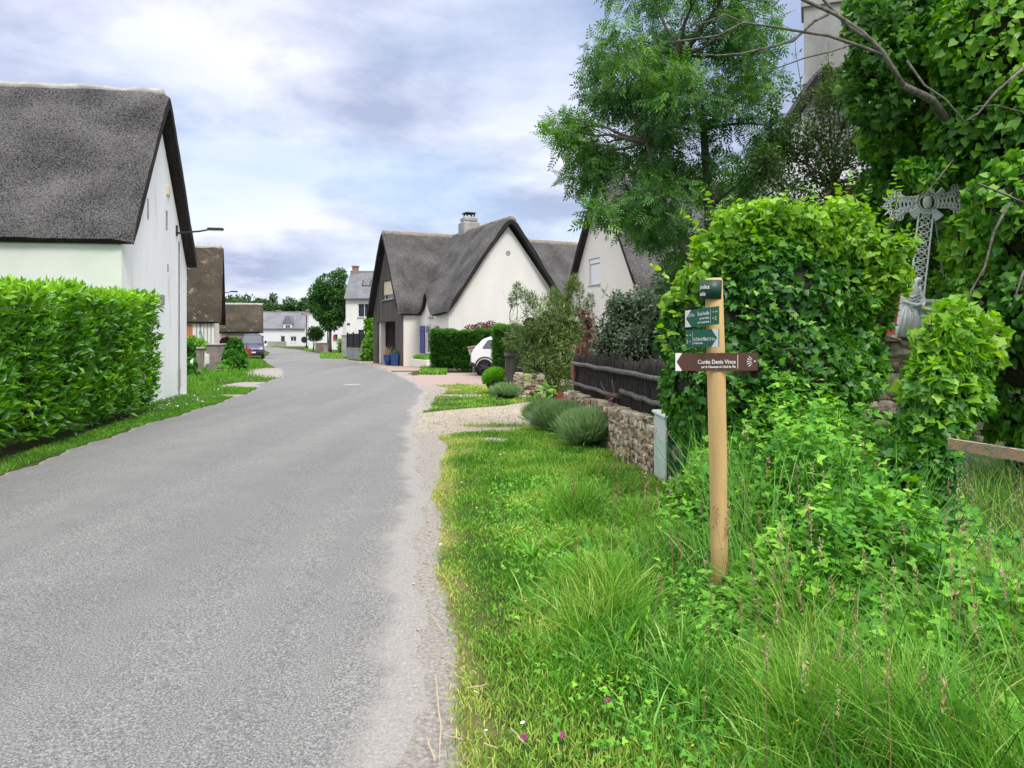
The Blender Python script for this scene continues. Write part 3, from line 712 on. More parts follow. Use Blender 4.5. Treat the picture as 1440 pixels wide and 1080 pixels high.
def window(parent, fr, x0, x1, z0, z1, y, leaves_=2, name='window', sill=True, fmat='white_pvc', cur=False, fw=.05, bars=0):
    wmb = MB(fr)
    wmb.box(x0, x0+fw, y-.03, y+.03, z0, z1); wmb.box(x1-fw, x1, y-.03, y+.03, z0, z1)
    wmb.box(x0+fw, x1-fw, y-.03, y+.03, z1-fw, z1); wmb.box(x0+fw, x1-fw, y-.03, y+.03, z0, z0+fw)
    for k in range(1, leaves_):
        xm = x0 + (x1-x0)*k/leaves_; wmb.box(xm-fw*.5, xm+fw*.5, y-.028, y+.028, z0+fw, z1-fw)
    for k in range(bars):
        zz = z0 + (z1-z0)*(k+1)/(bars+1); wmb.box(x0+fw, x1-fw, y-.02, y+.02, zz-.015, zz+.015)
    wo = build(wmb, name, M[fmat], parent)
    g = MB(fr); g.add([(x0+fw*.5,y+.012,z0+fw*.5),(x1-fw*.5,y+.012,z0+fw*.5),(x1-fw*.5,y+.012,z1-fw*.5),(x0+fw*.5,y+.012,z1-fw*.5)], [(0,1,2,3)])
    build(g, 'pane', M['curtain' if cur else 'glass'], wo)
    if sill:
        s = MB(fr); s.box(x0-.06, x1+.06, y-.22, y-.03, z0-.05, z0-.002); build(s, 'sill', M['cement'], wo)
    return wo
def thatch_roof(parent, fr, xc, W, y0, y1, zr, ze, mat='thatch', th=.32, res=(46, 60), name='roof', wl=None, wr=None, sag=.0, lift=None, rr_=.35, edge=True, seed=0):
    """gable thatch: ridge along local y at x=xc, outer half width W(at eave tip height ze). Curved ridge."""
    nx, ny = res
    V = []; 
    k = (zr - ze) / (math.sqrt(W*W + rr_*rr_) - rr_)
    o, a, b = fr
    def zf(x): return zr - k * (math.sqrt(x*x + rr_*rr_) - rr_)
    def wfun(s, y):
        f = wl if s < 0 else wr
        return f(y) if f else W
    outer = []; inner = []
    for j in range(ny + 1):
        y = y0 + (y1 - y0) * j / ny
        ro = []; ri = []
        for i in range(nx + 1):
            s = -1 + 2 * i / nx
            x = s * wfun(s, y); z = zf(x)
            nv = noise.noise(Vector(((x + xc)*1.1 + seed, y*1.1, z*1.1))) * .05 + noise.noise(Vector(((x + xc)*6 + seed, y*6, z*6))) * .022
            sg = -sag * math.sin(math.pi * (y - y0) / (y1 - y0))
            e = min(j, ny - j) / ny * abs(y1 - y0)
            rnd_ = -.16 * max(0, 1 - e / .40) ** 2
            ee = (1 - abs(s)) * wfun(s, y)
            rnd_ -= .15 * max(0, 1 - ee / .35) ** 2
            lz = lift(s, y) if lift else 0
            # surface normal in xz
            sl = k * x / math.sqrt(x*x + rr_*rr_); ln = math.sqrt(1 + sl*sl); nxn, nzn = sl/ln, 1/ln
            ro.append((xc + x + nxn*(nv + rnd_), y, z + nzn*(nv + rnd_) + sg + lz))
            t_ = th * (1 - .15 * max(0, 1 - ee / .3))
            xi = x - nxn * t_ ; 
            ri.append((xc + xi, y, z - nzn*t_ + sg + lz))
        outer.append(ro); inner.append(ri)
    mb = MB(fr); eb = MB(fr)
    n1_ = nx + 1
    vs = [p for r_ in outer for p in r_]
    fs = [(j*n1_+i, j*n1_+i+1, (j+1)*n1_+i+1, (j+1)*n1_+i) for j in range(ny) for i in range(nx)]
    mb.add(vs, fs)
    vi = [p for r_ in inner for p in r_]
    eb.add(vi, [tuple(reversed(f)) for f in fs])
    for rw_o, rw_i in ((outer[0], inner[0]), (outer[-1], inner[-1])):
        eb.add(rw_o + rw_i, [(i, i+1, n1_+i+1, n1_+i) for i in range(nx)])
    for i in (0, nx):
        ro = [outer[j][i] for j in range(ny+1)]; ri = [inner[j][i] for j in range(ny+1)]
        eb.add(ro + ri, [(j, j+1, ny+1+j+1, ny+1+j) for j in range(ny)])
    ob = build(mb, name, M[mat], parent, smooth=True, fix=False)
    build(eb, 'thatch_edge', M['thatch_edge'], ob, fix=False)
    return ob, zf
def ridge_cap(parent, fr, xc, y0, y1, zr, mat, w_=.34, t=.06, k=1.5, sag=0, wav=.02, seed=0):
    mb = MB(fr); n = 50; prof = [-w_, -w_*.6, -w_*.25, 0, w_*.25, w_*.6, w_]
    V = []; 
    for j in range(n + 1):
        y = y0 + (y1-y0)*j/n
        for s in prof:
            z = zr + t - k * (math.sqrt(s*s + .35*.35) - .35) - sag * math.sin(math.pi*j/n) + noise.noise(Vector((y*2+seed, s*3, 0))) * wav
            ww = s * (1 + .12 * noise.noise(Vector((y*3, seed + 5, 1 if s > 0 else 2))) if abs(s) == w_ else 1)
            V.append((xc + ww, y, z))
        for s in (w_, -w_): V.append((xc + s*.97, y, zr - k*(math.sqrt(s*s+.1225)-.35) - .08 - sag*math.sin(math.pi*j/n)))
    m = len(prof) + 2
    Fs = [(j*m+i, j*m+(i+1) % m, (j+1)*m+(i+1) % m, (j+1)*m+i) for j in range(n) for i in range(m)]
    Fs += [tuple(range(m)), tuple(range(n*m, n*m+m))]
    mb.add(V, Fs)
    return build(mb, 'ridge_cap', M[mat], parent, smooth=True)
def nrm(v): l = math.hypot(*v); return (v[0]/l, v[1]/l)

# ------------------------------------------------------------------ near left thatched house
a = nrm((-.67, 3.98)); b = (-a[1], a[0]) ; b = (-a[1], a[0])
f1 = ((-8.18, 16.2, 0), a, b)        # x' along gable (away), y' into house (left)
GW = 5.5
h1 = thing('thatched_house', (-8.18, 16.2, 0), 'big white thatched cottage at the left edge behind the laurel hedge', 'house', 'thatched houses along the lane')
zt1 = lambda x: 3.55 + (7.05 - 3.55) * (1 - abs(x - GW/2) / (GW/2))
wmb = MB(f1)
def raypt(fr, u, v, yo=0.0):
    """intersect picture ray with the local plane y'=yo -> (x', z)"""
    (ox, oy, oz), a_, b_ = fr
    dxx = (u - CX) / F_
    # point (t*dxx, t); (p-o).b = yo
    t = (yo + ox*b_[0] + oy*b_[1]) / (dxx*b_[0] + b_[1])
    px, py = t*dxx, t
    return ((px-ox)*a_[0] + (py-oy)*a_[1], HC - (v - HV) * t / F_)
wa = raypt(f1, 205, 443); wb = raypt(f1, 218, 417)
strips(wmb, 0, GW, zt1, [(wa[0], wb[0], wa[1]-.5, wb[1])], brk=(GW/2,), rev=.25)
build(wmb, 'gable_wall', M['render_white'], h1, fix=False)
window(h1, f1, wa[0], wb[0], wa[1]-.5, wb[1], .22, 1, sill=False)
smb = MB(f1)
smb.add([(0,0,0),(0,11,0),(0,11,3.75),(0,0,3.75)], [(0,1,2,3)]); smb.add([(GW,0,0),(GW,11,0),(GW,11,3.75),(GW,0,3.75)], [(0,3,2,1)])
smb.add([(0,11,0),(GW,11,0),(GW,11,3.4),(GW/2,11,7.1),(0,11,3.4)], [(4,3,2,1,0)])
build(smb, 'side_wall', M['render_green_shade'], h1, fix=False)
ro1, zf1 = thatch_roof(h1, f1, GW/2, GW/2 + .30, -.26, 11.4, 7.62, 3.72, 'thatch', .36, (70, 90), rr_=.30)
ridge_cap(h1, f1, GW/2, -.12, 11.3, 7.62, 'ridge', .26, .045, 1.5, wav=.05)
# small openings and fittings on the gable
for (u0, v0, u1, v1) in ((207, 280, 209, 308), (233, 297, 235.5, 323), (235, 372, 237, 382)):
    p0 = raypt(f1, u0, v1); p1 = raypt(f1, u1, v0); s = MB(f1); s.box(p0[0], max(p1[0], p0[0]+.05), -.006, .02, p0[1], p1[1]); build(s, 'vent_slit', M['cement'], h1)
p0 = raypt(f1, 234, 274); p1 = raypt(f1, 237.5, 262); s = MB(f1); s.box(p0[0], p1[0], -.05, .01, p0[1], p1[1], .01); build(s, 'alarm_box', M['blind'], h1)
p0 = raypt(f1, 225, 428); p1 = raypt(f1, 230, 415); s = MB(f1); s.box(p0[0], p1[0], -.03, .01, p0[1], p1[1], .006)
for k in range(4): s.box(p0[0]+.03, p1[0]-.03, -.036, -.028, p0[1]+.04+k*.06, p0[1]+.055+k*.06)
build(s, 'vent_grille', M['cement'], h1)
p0 = raypt(f1, 251, 555); p1 = raypt(f1, 252.5, 340); s = MB(f1); s.tube([(p0[0], -.02, .02), (p0[0], -.02, p1[1])], .018, 6)
s.box(p0[0]-.05, p0[0]+.05, -.045, .005, .25, .75, .01)
build(s, 'cable_duct', M['galv'], h1)
# bracket street lamp on that gable
def wall_lamp(fr, x, z, ln, label):
    o, a_, b_ = fr
    q = MB(fr).T((x, 0, z))
    t = thing('wall_street_lamp', q, label, 'street lamp', 'bracket street lamps on gables')
    m_ = MB(fr); m_.box(x-.05, x+.05, -.035, -.003, z-.14, z+.14, .006); build(m_, 'wall_plate', M['black_metal'], t)
    m_ = MB(fr); m_.tube([(x, -.03, z-.06), (x, -.5*ln, z+.0), (x, -ln*.72, z+.06)], [.028, .024, .022], 8); build(m_, 'arm', M['black_metal'], t)
    m_ = MB(fr); m_.box(x-.085, x+.085, -ln, -ln*.66, z+.035, z+.10, .02); ho = build(m_, 'lamp_head', M['black_metal'], t)
    m_ = MB(fr); m_.box(x-.06, x+.06, -ln*.97, -ln*.72, z+.02, z+.034); build(m_, 'lens', M['white_pvc'], ho)
lp = raypt(f1, 252.5, 329)
wall_lamp(f1, lp[0]-.35, lp[1]+.04, 1.2, 'black bracket street lamp reaching from the white gable of the big cottage on the left')

# ------------------------------------------------------------------ second left thatched house, mossy
a2 = nrm((-1.5, 4.6)); b2 = (-a2[1], a2[0])
f2 = ((-15.1, 39.2, 0), a2, b2)
h2 = thing('thatched_house', (-15.1, 39.2, 0), 'mossy thatched cottage just behind the big one on the left, orange panel under its eave', 'house', 'thatched houses along the lane')
GW2 = 5.4
m_ = MB(f2); strips(m_, 0, GW2, lambda x: 2.7 + 3.6 * (1 - abs(x - GW2/2) / (GW2/2)), [], brk=(GW2/2,)); build(m_, 'gable_wall', M['render_ivory'], h2, fix=False)
m_ = MB(f2); m_.add([(0,0,0),(0,9,0),(0,9,2.9),(0,0,2.9)], [(0,1,2,3)]); m_.add([(GW2,0,0),(GW2,9,0),(GW2,9,2.9),(GW2,0,2.9)], [(0,3,2,1)]); build(m_, 'side_wall', M['render_cream'], h2, fix=False)
thatch_roof(h2, f2, GW2/2, GW2/2+.35, -.35, 9.3, 6.55, 2.45, 'thatch_moss', .34, (40, 50), rr_=.4)
ridge_cap(h2, f2, GW2/2, -.2, 9.2, 6.55, 'cement', .34, .06)
m_ = MB(f2); m_.box(-.02, -.004, 1.0, 1.7, .2, 2.25); build(m_, 'door_panel', M['orange_panel'], h2)
for k in range(5):
    m_ = MB(f2); m_.box(-.05, -.003, .12 + k*.17, .15 + k*.17, .1, 2.3); build(m_, 'frame_post', M['galv'], h2)
m_ = MB(f2); m_.box(-.07, -.003, .05, 1.9, 2.3, 2.37); build(m_, 'lintel', M['wood_dark'], h2)
wall_lamp(f2, 1.6, 3.95, 1.1, 'dark bracket street lamp on the narrow gable of the mossy cottage on the left')

# ------------------------------------------------------------------ mossy barn beyond
f3 = ((-27.3, 64.2, 0), nrm((.95, .31)), nrm((-.31, .95)))
h3 = thing('thatched_barn', (-24, 64.5, 0), 'low barn under a brown mossy thatch slope behind the parked dark blue van', 'barn')
m_ = MB(f3); m_.box(0, 6.0, 0, 5, 0, 2.4); build(m_, 'wall', surf('barn_wall', c(.42,.36,.30), c(.26,.22,.19), 1.4, bump=.5, bscale=20, c3=c(.5,.46,.4), c3s=1.2, c3t=.6), h3)
fb = ((f3[0][0], f3[0][1], 0), f3[1] and nrm((-.31, .95)), nrm((-.95, -.31)))
thatch_roof(h3, fb, 2.5, 2.9, -6.35, .3, 4.55, 2.15, 'thatch_moss', .3, (36, 50), rr_=.3, seed=9)
ridge_cap(h3, fb, 2.5, -6.3, .25, 4.55, 'cement', .3, .05, 1.0)
m_ = MB(); m_.box(-26.0, -22.9, 60.6, 60.85, 0, 1.75); m_.box(-26.03, -22.87, 60.57, 60.88, 1.75, 1.84)
tag(build(m_, 'garden_wall', M['yellow_wall']), 'pale yellow garden wall in front of the barn, behind the maroon shrub', 'wall')

# ------------------------------------------------------------------ central thatched house
e1 = nrm((.9, .436)); e2 = (-e1[1], e1[0])
Ax, Ay = -.19, 40.5
Cx, Cy = -7.27, 45.2
fm = ((Ax, Ay, 0), e1, e2)                         # main gable (faces the camera), x' to the right
fw_ = ((Cx, Cy, 0), (-e2[0], -e2[1]), e1)          # left wing gable, x' toward camera
hc = thing('thatched_house', (Ax, Ay, 0), 'cream thatched farmhouse at the bend with a grey timber clad gable', 'house', 'thatched houses along the lane')
Wm = 3.35
m_ = MB(fm)
strips(m_, -Wm, Wm, lambda x: 3.15 + 4.25 * (1 - abs(x)/Wm), [], brk=(0,)); build(m_, 'gable_wall', M['render_cream'], hc, fix=False)
# left side wall of the main wing, local frame: x' along e2 from front, y' into house (e1)
fs_ = ((Ax - Wm*e1[0], Ay - Wm*e1[1], 0), (-e2[0], -e2[1]), e1)
def fs_x(u): return raypt(fs_, u, 470)[0]
holes = []
dA, dB = fs_x(598.5), fs_x(605.5); dA, dB = min(dA, dB), max(dA, dB)
wA, wB = sorted((fs_x(610.5), fs_x(618)))
uA, uB = sorted((fs_x(604), fs_x(609.5)))
z_at = lambda fr, u, v: raypt(fr, u, v)[1]
dz0, dz1 = z_at(fs_, 602, 497), z_at(fs_, 602, 458)
m_ = MB(fs_)
hl = [(dA, dB, dz0, dz1), (wA, wB, z_at(fs_,614,480), z_at(fs_,614,458)), (uA, uB, z_at(fs_,607,446)-.0, z_at(fs_,607,420))]
strips(m_, -4.6, 0, lambda x: 3.12 + .92 * math.exp(-(abs(-x-2.8)/.62)**2.6), hl, z0=0, rev=.15, brk=[-4.6 + .2*k for k in range(23)]); build(m_, 'front_wall', M['render_cream'], hc, fix=False)
wd = window(hc, fs_, *hl[0], .12, 2); window(hc, fs_, *hl[1], .12, 1); window(hc, fs_, *hl[2], .12, 1)
m_ = MB(fs_); x0, x1 = sorted((fs_x(592), fs_x(598)))
m_.box(x0, x1, -.07, -.02, dz0, dz1); 
so = build(m_, 'shutter', M['shutter_blue'], hc)
for zz in (dz0+.25, dz1-.35): m_ = MB(fs_); m_.box(x0+.05, x1-.05, -.10, -.07, zz, zz+.1); build(m_, 'batten', M['shutter_blue'], so)
m_ = MB(fs_); lx_ = fs_x(607.5); m_.tube([(lx_, -.02, 2.25), (lx_, -.25, 2.3), (lx_, -.25, 2.15)], .015, 6); m_.box(lx_-.08, lx_+.08, -.33, -.17, 1.85, 2.15, .02); build(m_, 'wall_lantern', M['galv'], hc)
m_ = MB(fm); m_.lathe([(.02,-.02),(.13,-.02),(.13,.01)], (0-.02, 0, 6.0), 16, 'y'); build(m_, 'vent', M['cement'], hc)
# back walls for other viewpoints
m_ = MB(fm); m_.add([(Wm,0,0),(Wm,7,0),(Wm,7,3.3),(Wm,0,3.3)], [(0,1,2,3)]); build(m_, 'side_wall', M['render_cream'], hc, fix=False)
# left wing: timber gable with porch opening
Ww = 3.0
m_ = MB(fw_)
pA, pB = sorted((raypt(fw_, 531, 470)[0], raypt(fw_, 556, 470)[0]))
bA, bB = sorted((raypt(fw_, 539, 400)[0], raypt(fw_, 553.5, 400)[0]))
bz0, bz1 = z_at(fw_, 546, 421), z_at(fw_, 546, 395)
pz = z_at(fw_, 545, 452)
strips(m_, -Ww, Ww, lambda x: 3.25 + 4.1 * (1 - abs(x)/Ww), [(pA, pB, 0, pz, 1.6), (bA, bB, bz0, bz1, .12)], brk=(0,)); 
build(m_, 'timber_cladding', M['wood_grey'], hc, fix=False)
# individual vertical boards standing proud of the cladding
m_ = MB(fw_); x = -Ww + .02
while x < Ww - .1:
    zt_ = 3.2 + 4.1 * (1 - abs(x + .07)/Ww); wb_ = random.uniform(.13, .17)
    segs = [(0, zt_)]
    for (ha, hb, hz0, hz1) in ((pA, pB, 0, pz), (bA-.04, bB+.04, bz0-.1, bz1+.06)):
        if x + wb_ > ha and x < hb:
            ns = []
            for (s0, s1) in segs:
                if hz0 > s0: ns.append((s0, min(s1, hz0)))
                if hz1 < s1: ns.append((max(s0, hz1), s1))
            segs = ns
    for s0, s1 in segs:
        if s1 - s0 > .05: m_.box(x, x + wb_ - .02, -.022 - random.uniform(0, .012), .0, s0, s1)
    x += wb_
build(m_, 'cladding_boards', M['wood_grey'], hc)
m_ = MB(fw_); m_.add([(pA,1.6,0),(pB,1.6,0),(pB,1.6,pz),(pA,1.6,pz)], [(0,1,2,3)]); m_.box(pA+.02, pA+.3, .1, .4, 0, pz-.02); build(m_, 'porch_wall', M['render_ivory'], hc, fix=False)
m_ = MB(fw_); m_.box(pA+.55, pA+1.35, 1.50, 1.58, 0, 2.05); build(m_, 'door', M['render_white'], hc)
m_ = MB(fw_); m_.box(bA, bB, .05, .09, bz0+.28, bz1); build(m_, 'roller_blind', M['blind'], hc)
window(hc, fw_, bA, bB, bz0, bz1, .12, 1)
m_ = MB(fw_); m_.box(bA-.07, bB+.07, -.09, .0, bz0-.08, bz0-.02); build(m_, 'window_board', M['wood_rail'], hc)
# wing side walls
m_ = MB(fw_); m_.add([(Ww,0,0),(Ww,4.4,0),(Ww,4.4,3.3),(Ww,0,3.3)], [(0,1,2,3)]); m_.add([(-Ww,0,0),(-Ww,13,0),(-Ww,13,3.3),(-Ww,0,3.3)], [(3,2,1,0)])
m_.add([(Ww,7,0),(Ww,13,0),(Ww,13,3.3),(Ww,7,3.3)], [(0,1,2,3)]); m_.add([(-Ww,13,0),(Ww,13,0),(Ww,13,3.2),(0,13,7.2),(-Ww,13,3.2)], [(0,1,2,3,4)])
build(m_, 'side_wall', M['render_ivory'], hc, fix=False)
thatch_roof(hc, fw_, 0, Ww+.42, -.38, 13.4, 7.75, 2.95, 'thatch2', .36, (60, 80), 'roof', rr_=.5, seed=3)
ny0 = 2.8
def wlf(y):
    W_ = Wm + .42
    return W_ + .06 * math.sin(y*1.3)
thatch_roof(hc, fm, 0, Wm+.42, -.38, 9.5, 7.85, 2.95, 'thatch2', .36, (70, 70), 'roof', wl=wlf, rr_=.55, seed=5,
            lift=lambda s, y: 1.0 * math.exp(-(abs(y-ny0)/.62)**2.6) * min(1, max(0, (-s - .55)/.4))**1.3 if s < 0 else 0)
ridge_cap(hc, fw_, 0, -.3, 13.3, 7.75, 'ridge_tan', .36, .08)
ridge_cap(hc, fm, 0, -.3, 6.6, 7.86, 'ridge_tan', .30, .05)
m_ = MB(fm); m_.box(-.5, .5, 4.9, 5.8, 7.0, 8.30, .05); m_.box(-.42, .42, 4.98, 5.72, 8.30, 8.62, .08); co = build(m_, 'chimney', M['chimney_cem'], hc)
m_ = MB(fm)
for sx in (-.25, .2):
    for sy in (5.08, 5.52): m_.box(sx, sx+.07, sy, sy+.07, 8.62, 8.80)
m_.box(-.32, .32, 5.0, 5.68, 8.80, 8.87, .02); build(m_, 'chimney_cowl', M['wood_dark'], co)

# ------------------------------------------------------------------ ivory thatched house right of it
a3 = nrm((2.0, -5.3)); b3 = (-a3[1], a3[0])
f4 = ((2.4, 31.5, 0), a3, b3); GW4 = 5.66
h4 = thing('thatched_house', (2.4, 31.5, 0), 'ivory thatched house with one white shuttered gable window behind the oleander', 'house', 'thatched houses along the lane')
k0 = raypt(f4, 828, 402); k1 = raypt(f4, 843.5, 361.5)
m_ = MB(f4); strips(m_, 0, GW4, lambda x: 3.3 + 4.2 * (1 - abs(x-GW4/2)/(GW4/2)), [(k0[0], k1[0], k0[1], k1[1], .22)], brk=(GW4/2,)); build(m_, 'gable_wall', M['render_ivory'], h4, fix=False)
m_ = MB(f4); m_.add([(GW4,0,0),(GW4,10,0),(GW4,10,3.5),(GW4,0,3.5)], [(0,1,2,3)]); m_.add([(0,0,0),(0,10,0),(0,10,3.5),(0,0,3.5)], [(3,2,1,0)]); build(m_, 'side_wall', M['render_ivory'], h4, fix=False)
wo = window(h4, f4, k0[0], k1[0], k0[1], k1[1], .2, 2, fw=.06)
m_ = MB(f4); m_.box(k0[0]+.03, k1[0]-.03, .08, .14, k0[1]+.03, k1[1]-.22); build(m_, 'roller_shutter', M['white_pvc'], wo)
m_ = MB(f4); m_.box(k0[0]+.01, k1[0]-.01, .04, .18, k1[1]-.2, k1[1]-.01, .02); build(m_, 'shutter_box', M['white_pvc'], wo)
p0 = raypt(f4, 852.5, 335); m_ = MB(f4); m_.lathe([(.02,-.02),(.09,-.02),(.09,.01)], (p0[0], 0, p0[1]), 12, 'y'); build(m_, 'vent', M['cement'], h4)
thatch_roof(h4, f4, GW4/2, GW4/2+.36, -.25, 10.3, 7.75, 3.15, 'thatch2', .30, (50, 50), rr_=.25, seed=12)
ridge_cap(h4, f4, GW4/2, -.2, 10.2, 7.75, 'ridge_tan', .3, .05)

# ------------------------------------------------------------------ white house behind the trees, right
f5 = ((7.0, 17.2, 0), nrm((.93, -.36)), nrm((.36, .93)))
h5 = thing('thatched_house', (6.95, 17, 0), 'tall white house with big pale chimney and red shutters, half hidden by trees', 'house', 'thatched houses along the lane')
W5 = 2.75
wz = [(-.02, .78, 3.95, 4.95, .12), (.75, 1.55, 1.55, 2.55, .12)]
m_ = MB(f5); strips(m_, -W5, W5, lambda x: 3.3 + 4.1 * (1 - abs(x)/W5), wz, brk=(0,)); build(m_, 'gable_wall', M['render_white'], h5, fix=False)
m_ = MB(f5); m_.add([(-W5,0,0),(-W5,8,0),(-W5,8,3.5),(-W5,0,3.5)], [(3,2,1,0)]); m_.add([(W5,0,0),(W5,8,0),(W5,8,3.5),(W5,0,3.5)], [(0,1,2,3)]); build(m_, 'side_wall', M['render_cream'], h5, fix=False)
for q in wz:
    wo = window(h5, f5, q[0], q[1], q[2], q[3], .1, 1)
    for xa, xb in ((q[0], q[0]+.36), (q[1]-.36, q[1])):
        m_ = MB(f5); m_.box(xa+.01, xb-.01, -.03, .02, q[2]+.02, q[3]-.02); build(m_, 'shutter', M['red_shutter'], wo)
thatch_roof(h5, f5, 0, W5+.35, -.28, 8.2, 7.65, 3.1, 'thatch', .30, (40, 40), rr_=.3, seed=21)
m_ = MB(f5); m_.box(-.48, .48, -.006, .85, 5.6, 9.0, .01); m_.box(-.54, .54, -.06, .91, 9.0, 9.12); build(m_, 'chimney', M['chimney_cem'], h5)

# ------------------------------------------------------------------ slate houses in the distance
def slate_house(name, fr, x0, x1, y0, y1, ze, zr, label, wallm='render_far', roofm='slate_far', wins=(), grp='slate roofed houses down the lane', gable_mat=None, chim=(), holes_=True):
    q = MB(fr).T(((x0+x1)/2, y0, 0)); t = thing(name, q, label, 'house', grp)
    m_ = MB(fr)
    strips(m_, x0, x1, lambda x: ze, [(w_[0], w_[1], w_[2], w_[3], .15) for w_ in wins if w_[3] < ze+.01], y=y0)
    m_.add([(x0,y1,0),(x1,y1,0),(x1,y1,ze),(x0,y1,ze)], [(3,2,1,0)])
    build(m_, 'front_wall', M[wallm], t, fix=False)
    m_ = MB(fr); ym = (y0+y1)/2
    for x_, fl in ((x0, 0), (x1, 1)):
        m_.add([(x_,y0,0),(x_,y1,0),(x_,y1,ze),(x_,ym,zr-.05),(x_,y0,ze)], [(0,1,2,3,4)])
    build(m_, 'gable_wall', M[gable_mat or wallm], t, fix=False)
    m_ = MB(fr); oh = .25; dz = (zr-ze)/(ym-y0)*oh
    for s_, ya in ((1, y0-oh), (-1, y1+oh)):
        m_.add([(x0-.12,ya,ze-dz),(x1+.12,ya,ze-dz),(x1+.12,ym,zr),(x0-.12,ym,zr),(x0-.12,ya,ze-dz+.12),(x1+.12,ya,ze-dz+.12),(x1+.12,ym,zr+.12),(x0-.12,ym,zr+.12)],
               [(0,1,2,3),(4,5,6,7),(0,1,5,4),(1,2,6,5),(3,0,4,7)])
    ro_ = build(m_, 'roof', M[roofm], t)
    m_ = MB(fr); m_.box(x0-.13, x1+.13, ym-.10, ym+.10, zr+.08, zr+.18); build(m_, 'ridge_tiles', M['cement'], ro_)
    m_ = MB(fr); m_.tube([(x0-.1, y0-oh-.05, ze-dz+.02), (x1+.1, y0-oh-.05, ze-dz+.02)], .06, 6); build(m_, 'gutter', M['slate'], t)
    for (cx_, w_, zt_, mt) in chim:
        m_ = MB(fr); m_.box(cx_-w_/2, cx_+w_/2, ym-.35, ym+.35, zr-.6, zt_); m_.box(cx_-w_/2-.06, cx_+w_/2+.06, ym-.41, ym+.41, zt_, zt_+.12); build(m_, 'chimney', M[mt], ro_)
    for w_ in wins:
        window(t, fr, w_[0], w_[1], w_[2], w_[3], y0+.12, w_[4] if len(w_) > 4 else 2, cur=False)
    return t
# town house beside the central one, Y=75
s75 = 75 / F_
fx = lambda u, Y: (u - CX) * Y / F_
fz = lambda v, Y: HC - (v - HV) * Y / F_
fr75 = ((0, 75, 0), nrm((1, .04)), nrm((-.04, 1)))
t75 = slate_house('town_house', fr75, fx(486.5, 75), fx(486.5, 75)+8.5, .6, 7.8, fz(418, 75), fz(379, 75), 'two storey white house with slate roof, skylight and brick chimney',
            'render_cream', 'slate', [(fx(503.5,75), fx(521.5,75), fz(446,75), fz(427,75), 2), (fx(503.5,75), fx(515,75), fz(490,75), fz(463.5,75), 1)], gable_mat='render_pink', chim=((fx(488,75)+.25, .55, fz(371, 75)+.0, 'brick_ch'),))
m_ = MB(fr75); zs0, zs1 = fz(402,75), fz(393,75); ze_, zr_ = fz(418,75), fz(379,75)
ysl = lambda z: .6 + (z-ze_)/(zr_-ze_)*3.6
xs0, xs1 = fx(507,75), fx(517,75)
m_.add([(xs0,ysl(zs0)-.12,zs0+.14),(xs1,ysl(zs0)-.12,zs0+.14),(xs1,ysl(zs1)-.12,zs1+.14),(xs0,ysl(zs1)-.12,zs1+.14),(xs0,ysl(zs0),zs0),(xs1,ysl(zs0),zs0),(xs1,ysl(zs1),zs1),(xs0,ysl(zs1),zs1)],
       [(0,1,2,3),(0,1,5,4),(1,2,6,5),(2,3,7,6),(3,0,4,7)])
sk = build(m_, 'skylight', M['glass'], t75)
m_ = MB(fr75)
for (a_, b_) in ((xs0-.07, xs0), (xs1, xs1+.07)): 
    m_.add([(a_,ysl(zs0)-.16,zs0+.16),(b_,ysl(zs0)-.16,zs0+.16),(b_,ysl(zs1)-.16,zs1+.16),(a_,ysl(zs1)-.16,zs1+.16),(a_,ysl(zs0),zs0),(b_,ysl(zs0),zs0),(b_,ysl(zs1),zs1),(a_,ysl(zs1),zs1)], [(0,1,2,3),(0,1,5,4),(1,2,6,5),(2,3,7,6),(3,0,4,7)])
build(m_, 'frame', M['plastic'], sk)
m_ = MB(fr75); m_.box(fx(488.5,75), fx(492.5,75), .56, .598, fz(457,75), fz(454.5,75)); build(m_, 'street_sign', M['plastic'], t75)
# cross lintel and low extension (pale) between town house and timber gable
m_ = MB(); m_.box(fx(512,62), fx(531,62), 62, 66, 0, fz(446,62)); tag(build(m_, 'garden_building', M['render_ivory']), 'small pale flat fronted outbuilding behind the climbing vine', 'outbuilding')

# long white house at the end, Y=134
fr134 = ((0, 134, 0), nrm((1, .02)), nrm((-.02, 1)))
Y_ = 134
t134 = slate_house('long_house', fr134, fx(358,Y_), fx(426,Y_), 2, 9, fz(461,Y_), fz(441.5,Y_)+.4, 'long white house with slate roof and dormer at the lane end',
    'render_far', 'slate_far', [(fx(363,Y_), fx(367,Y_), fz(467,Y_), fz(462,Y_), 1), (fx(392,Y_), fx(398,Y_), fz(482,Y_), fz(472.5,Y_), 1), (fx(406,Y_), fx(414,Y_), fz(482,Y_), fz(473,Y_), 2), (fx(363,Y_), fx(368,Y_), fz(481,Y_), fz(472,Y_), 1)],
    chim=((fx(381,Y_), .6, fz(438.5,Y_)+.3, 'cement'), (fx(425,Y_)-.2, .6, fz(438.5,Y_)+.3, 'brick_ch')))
m_ = MB(fr134); xa, xb = fx(396,Y_), fx(408,Y_)
m_.box(xa, xb, 1.9, 5, fz(466,Y_), fz(455,Y_)); do = build(m_, 'dormer', M['render_far'], t134)
m_ = MB(fr134); m_.prism([(xa-.2, fz(455,Y_)), (xb+.2, fz(455,Y_)), ((xa+xb)/2+.3, fz(444,Y_)), ((xa+xb)/2-.3, fz(444,Y_))], 1.75, 6); build(m_, 'dormer_roof', M['slate_far'], do)
window(t134, fr134, fx(399,Y_), fx(406,Y_), fz(464,Y_), fz(456.5,Y_), 1.88, 2, sill=False)
m_ = MB(); 
for k in range(22): m_.box(fx(404,128)+k*.28, fx(404,128)+k*.28+.16, 128, 128.05, .1, 1.0)
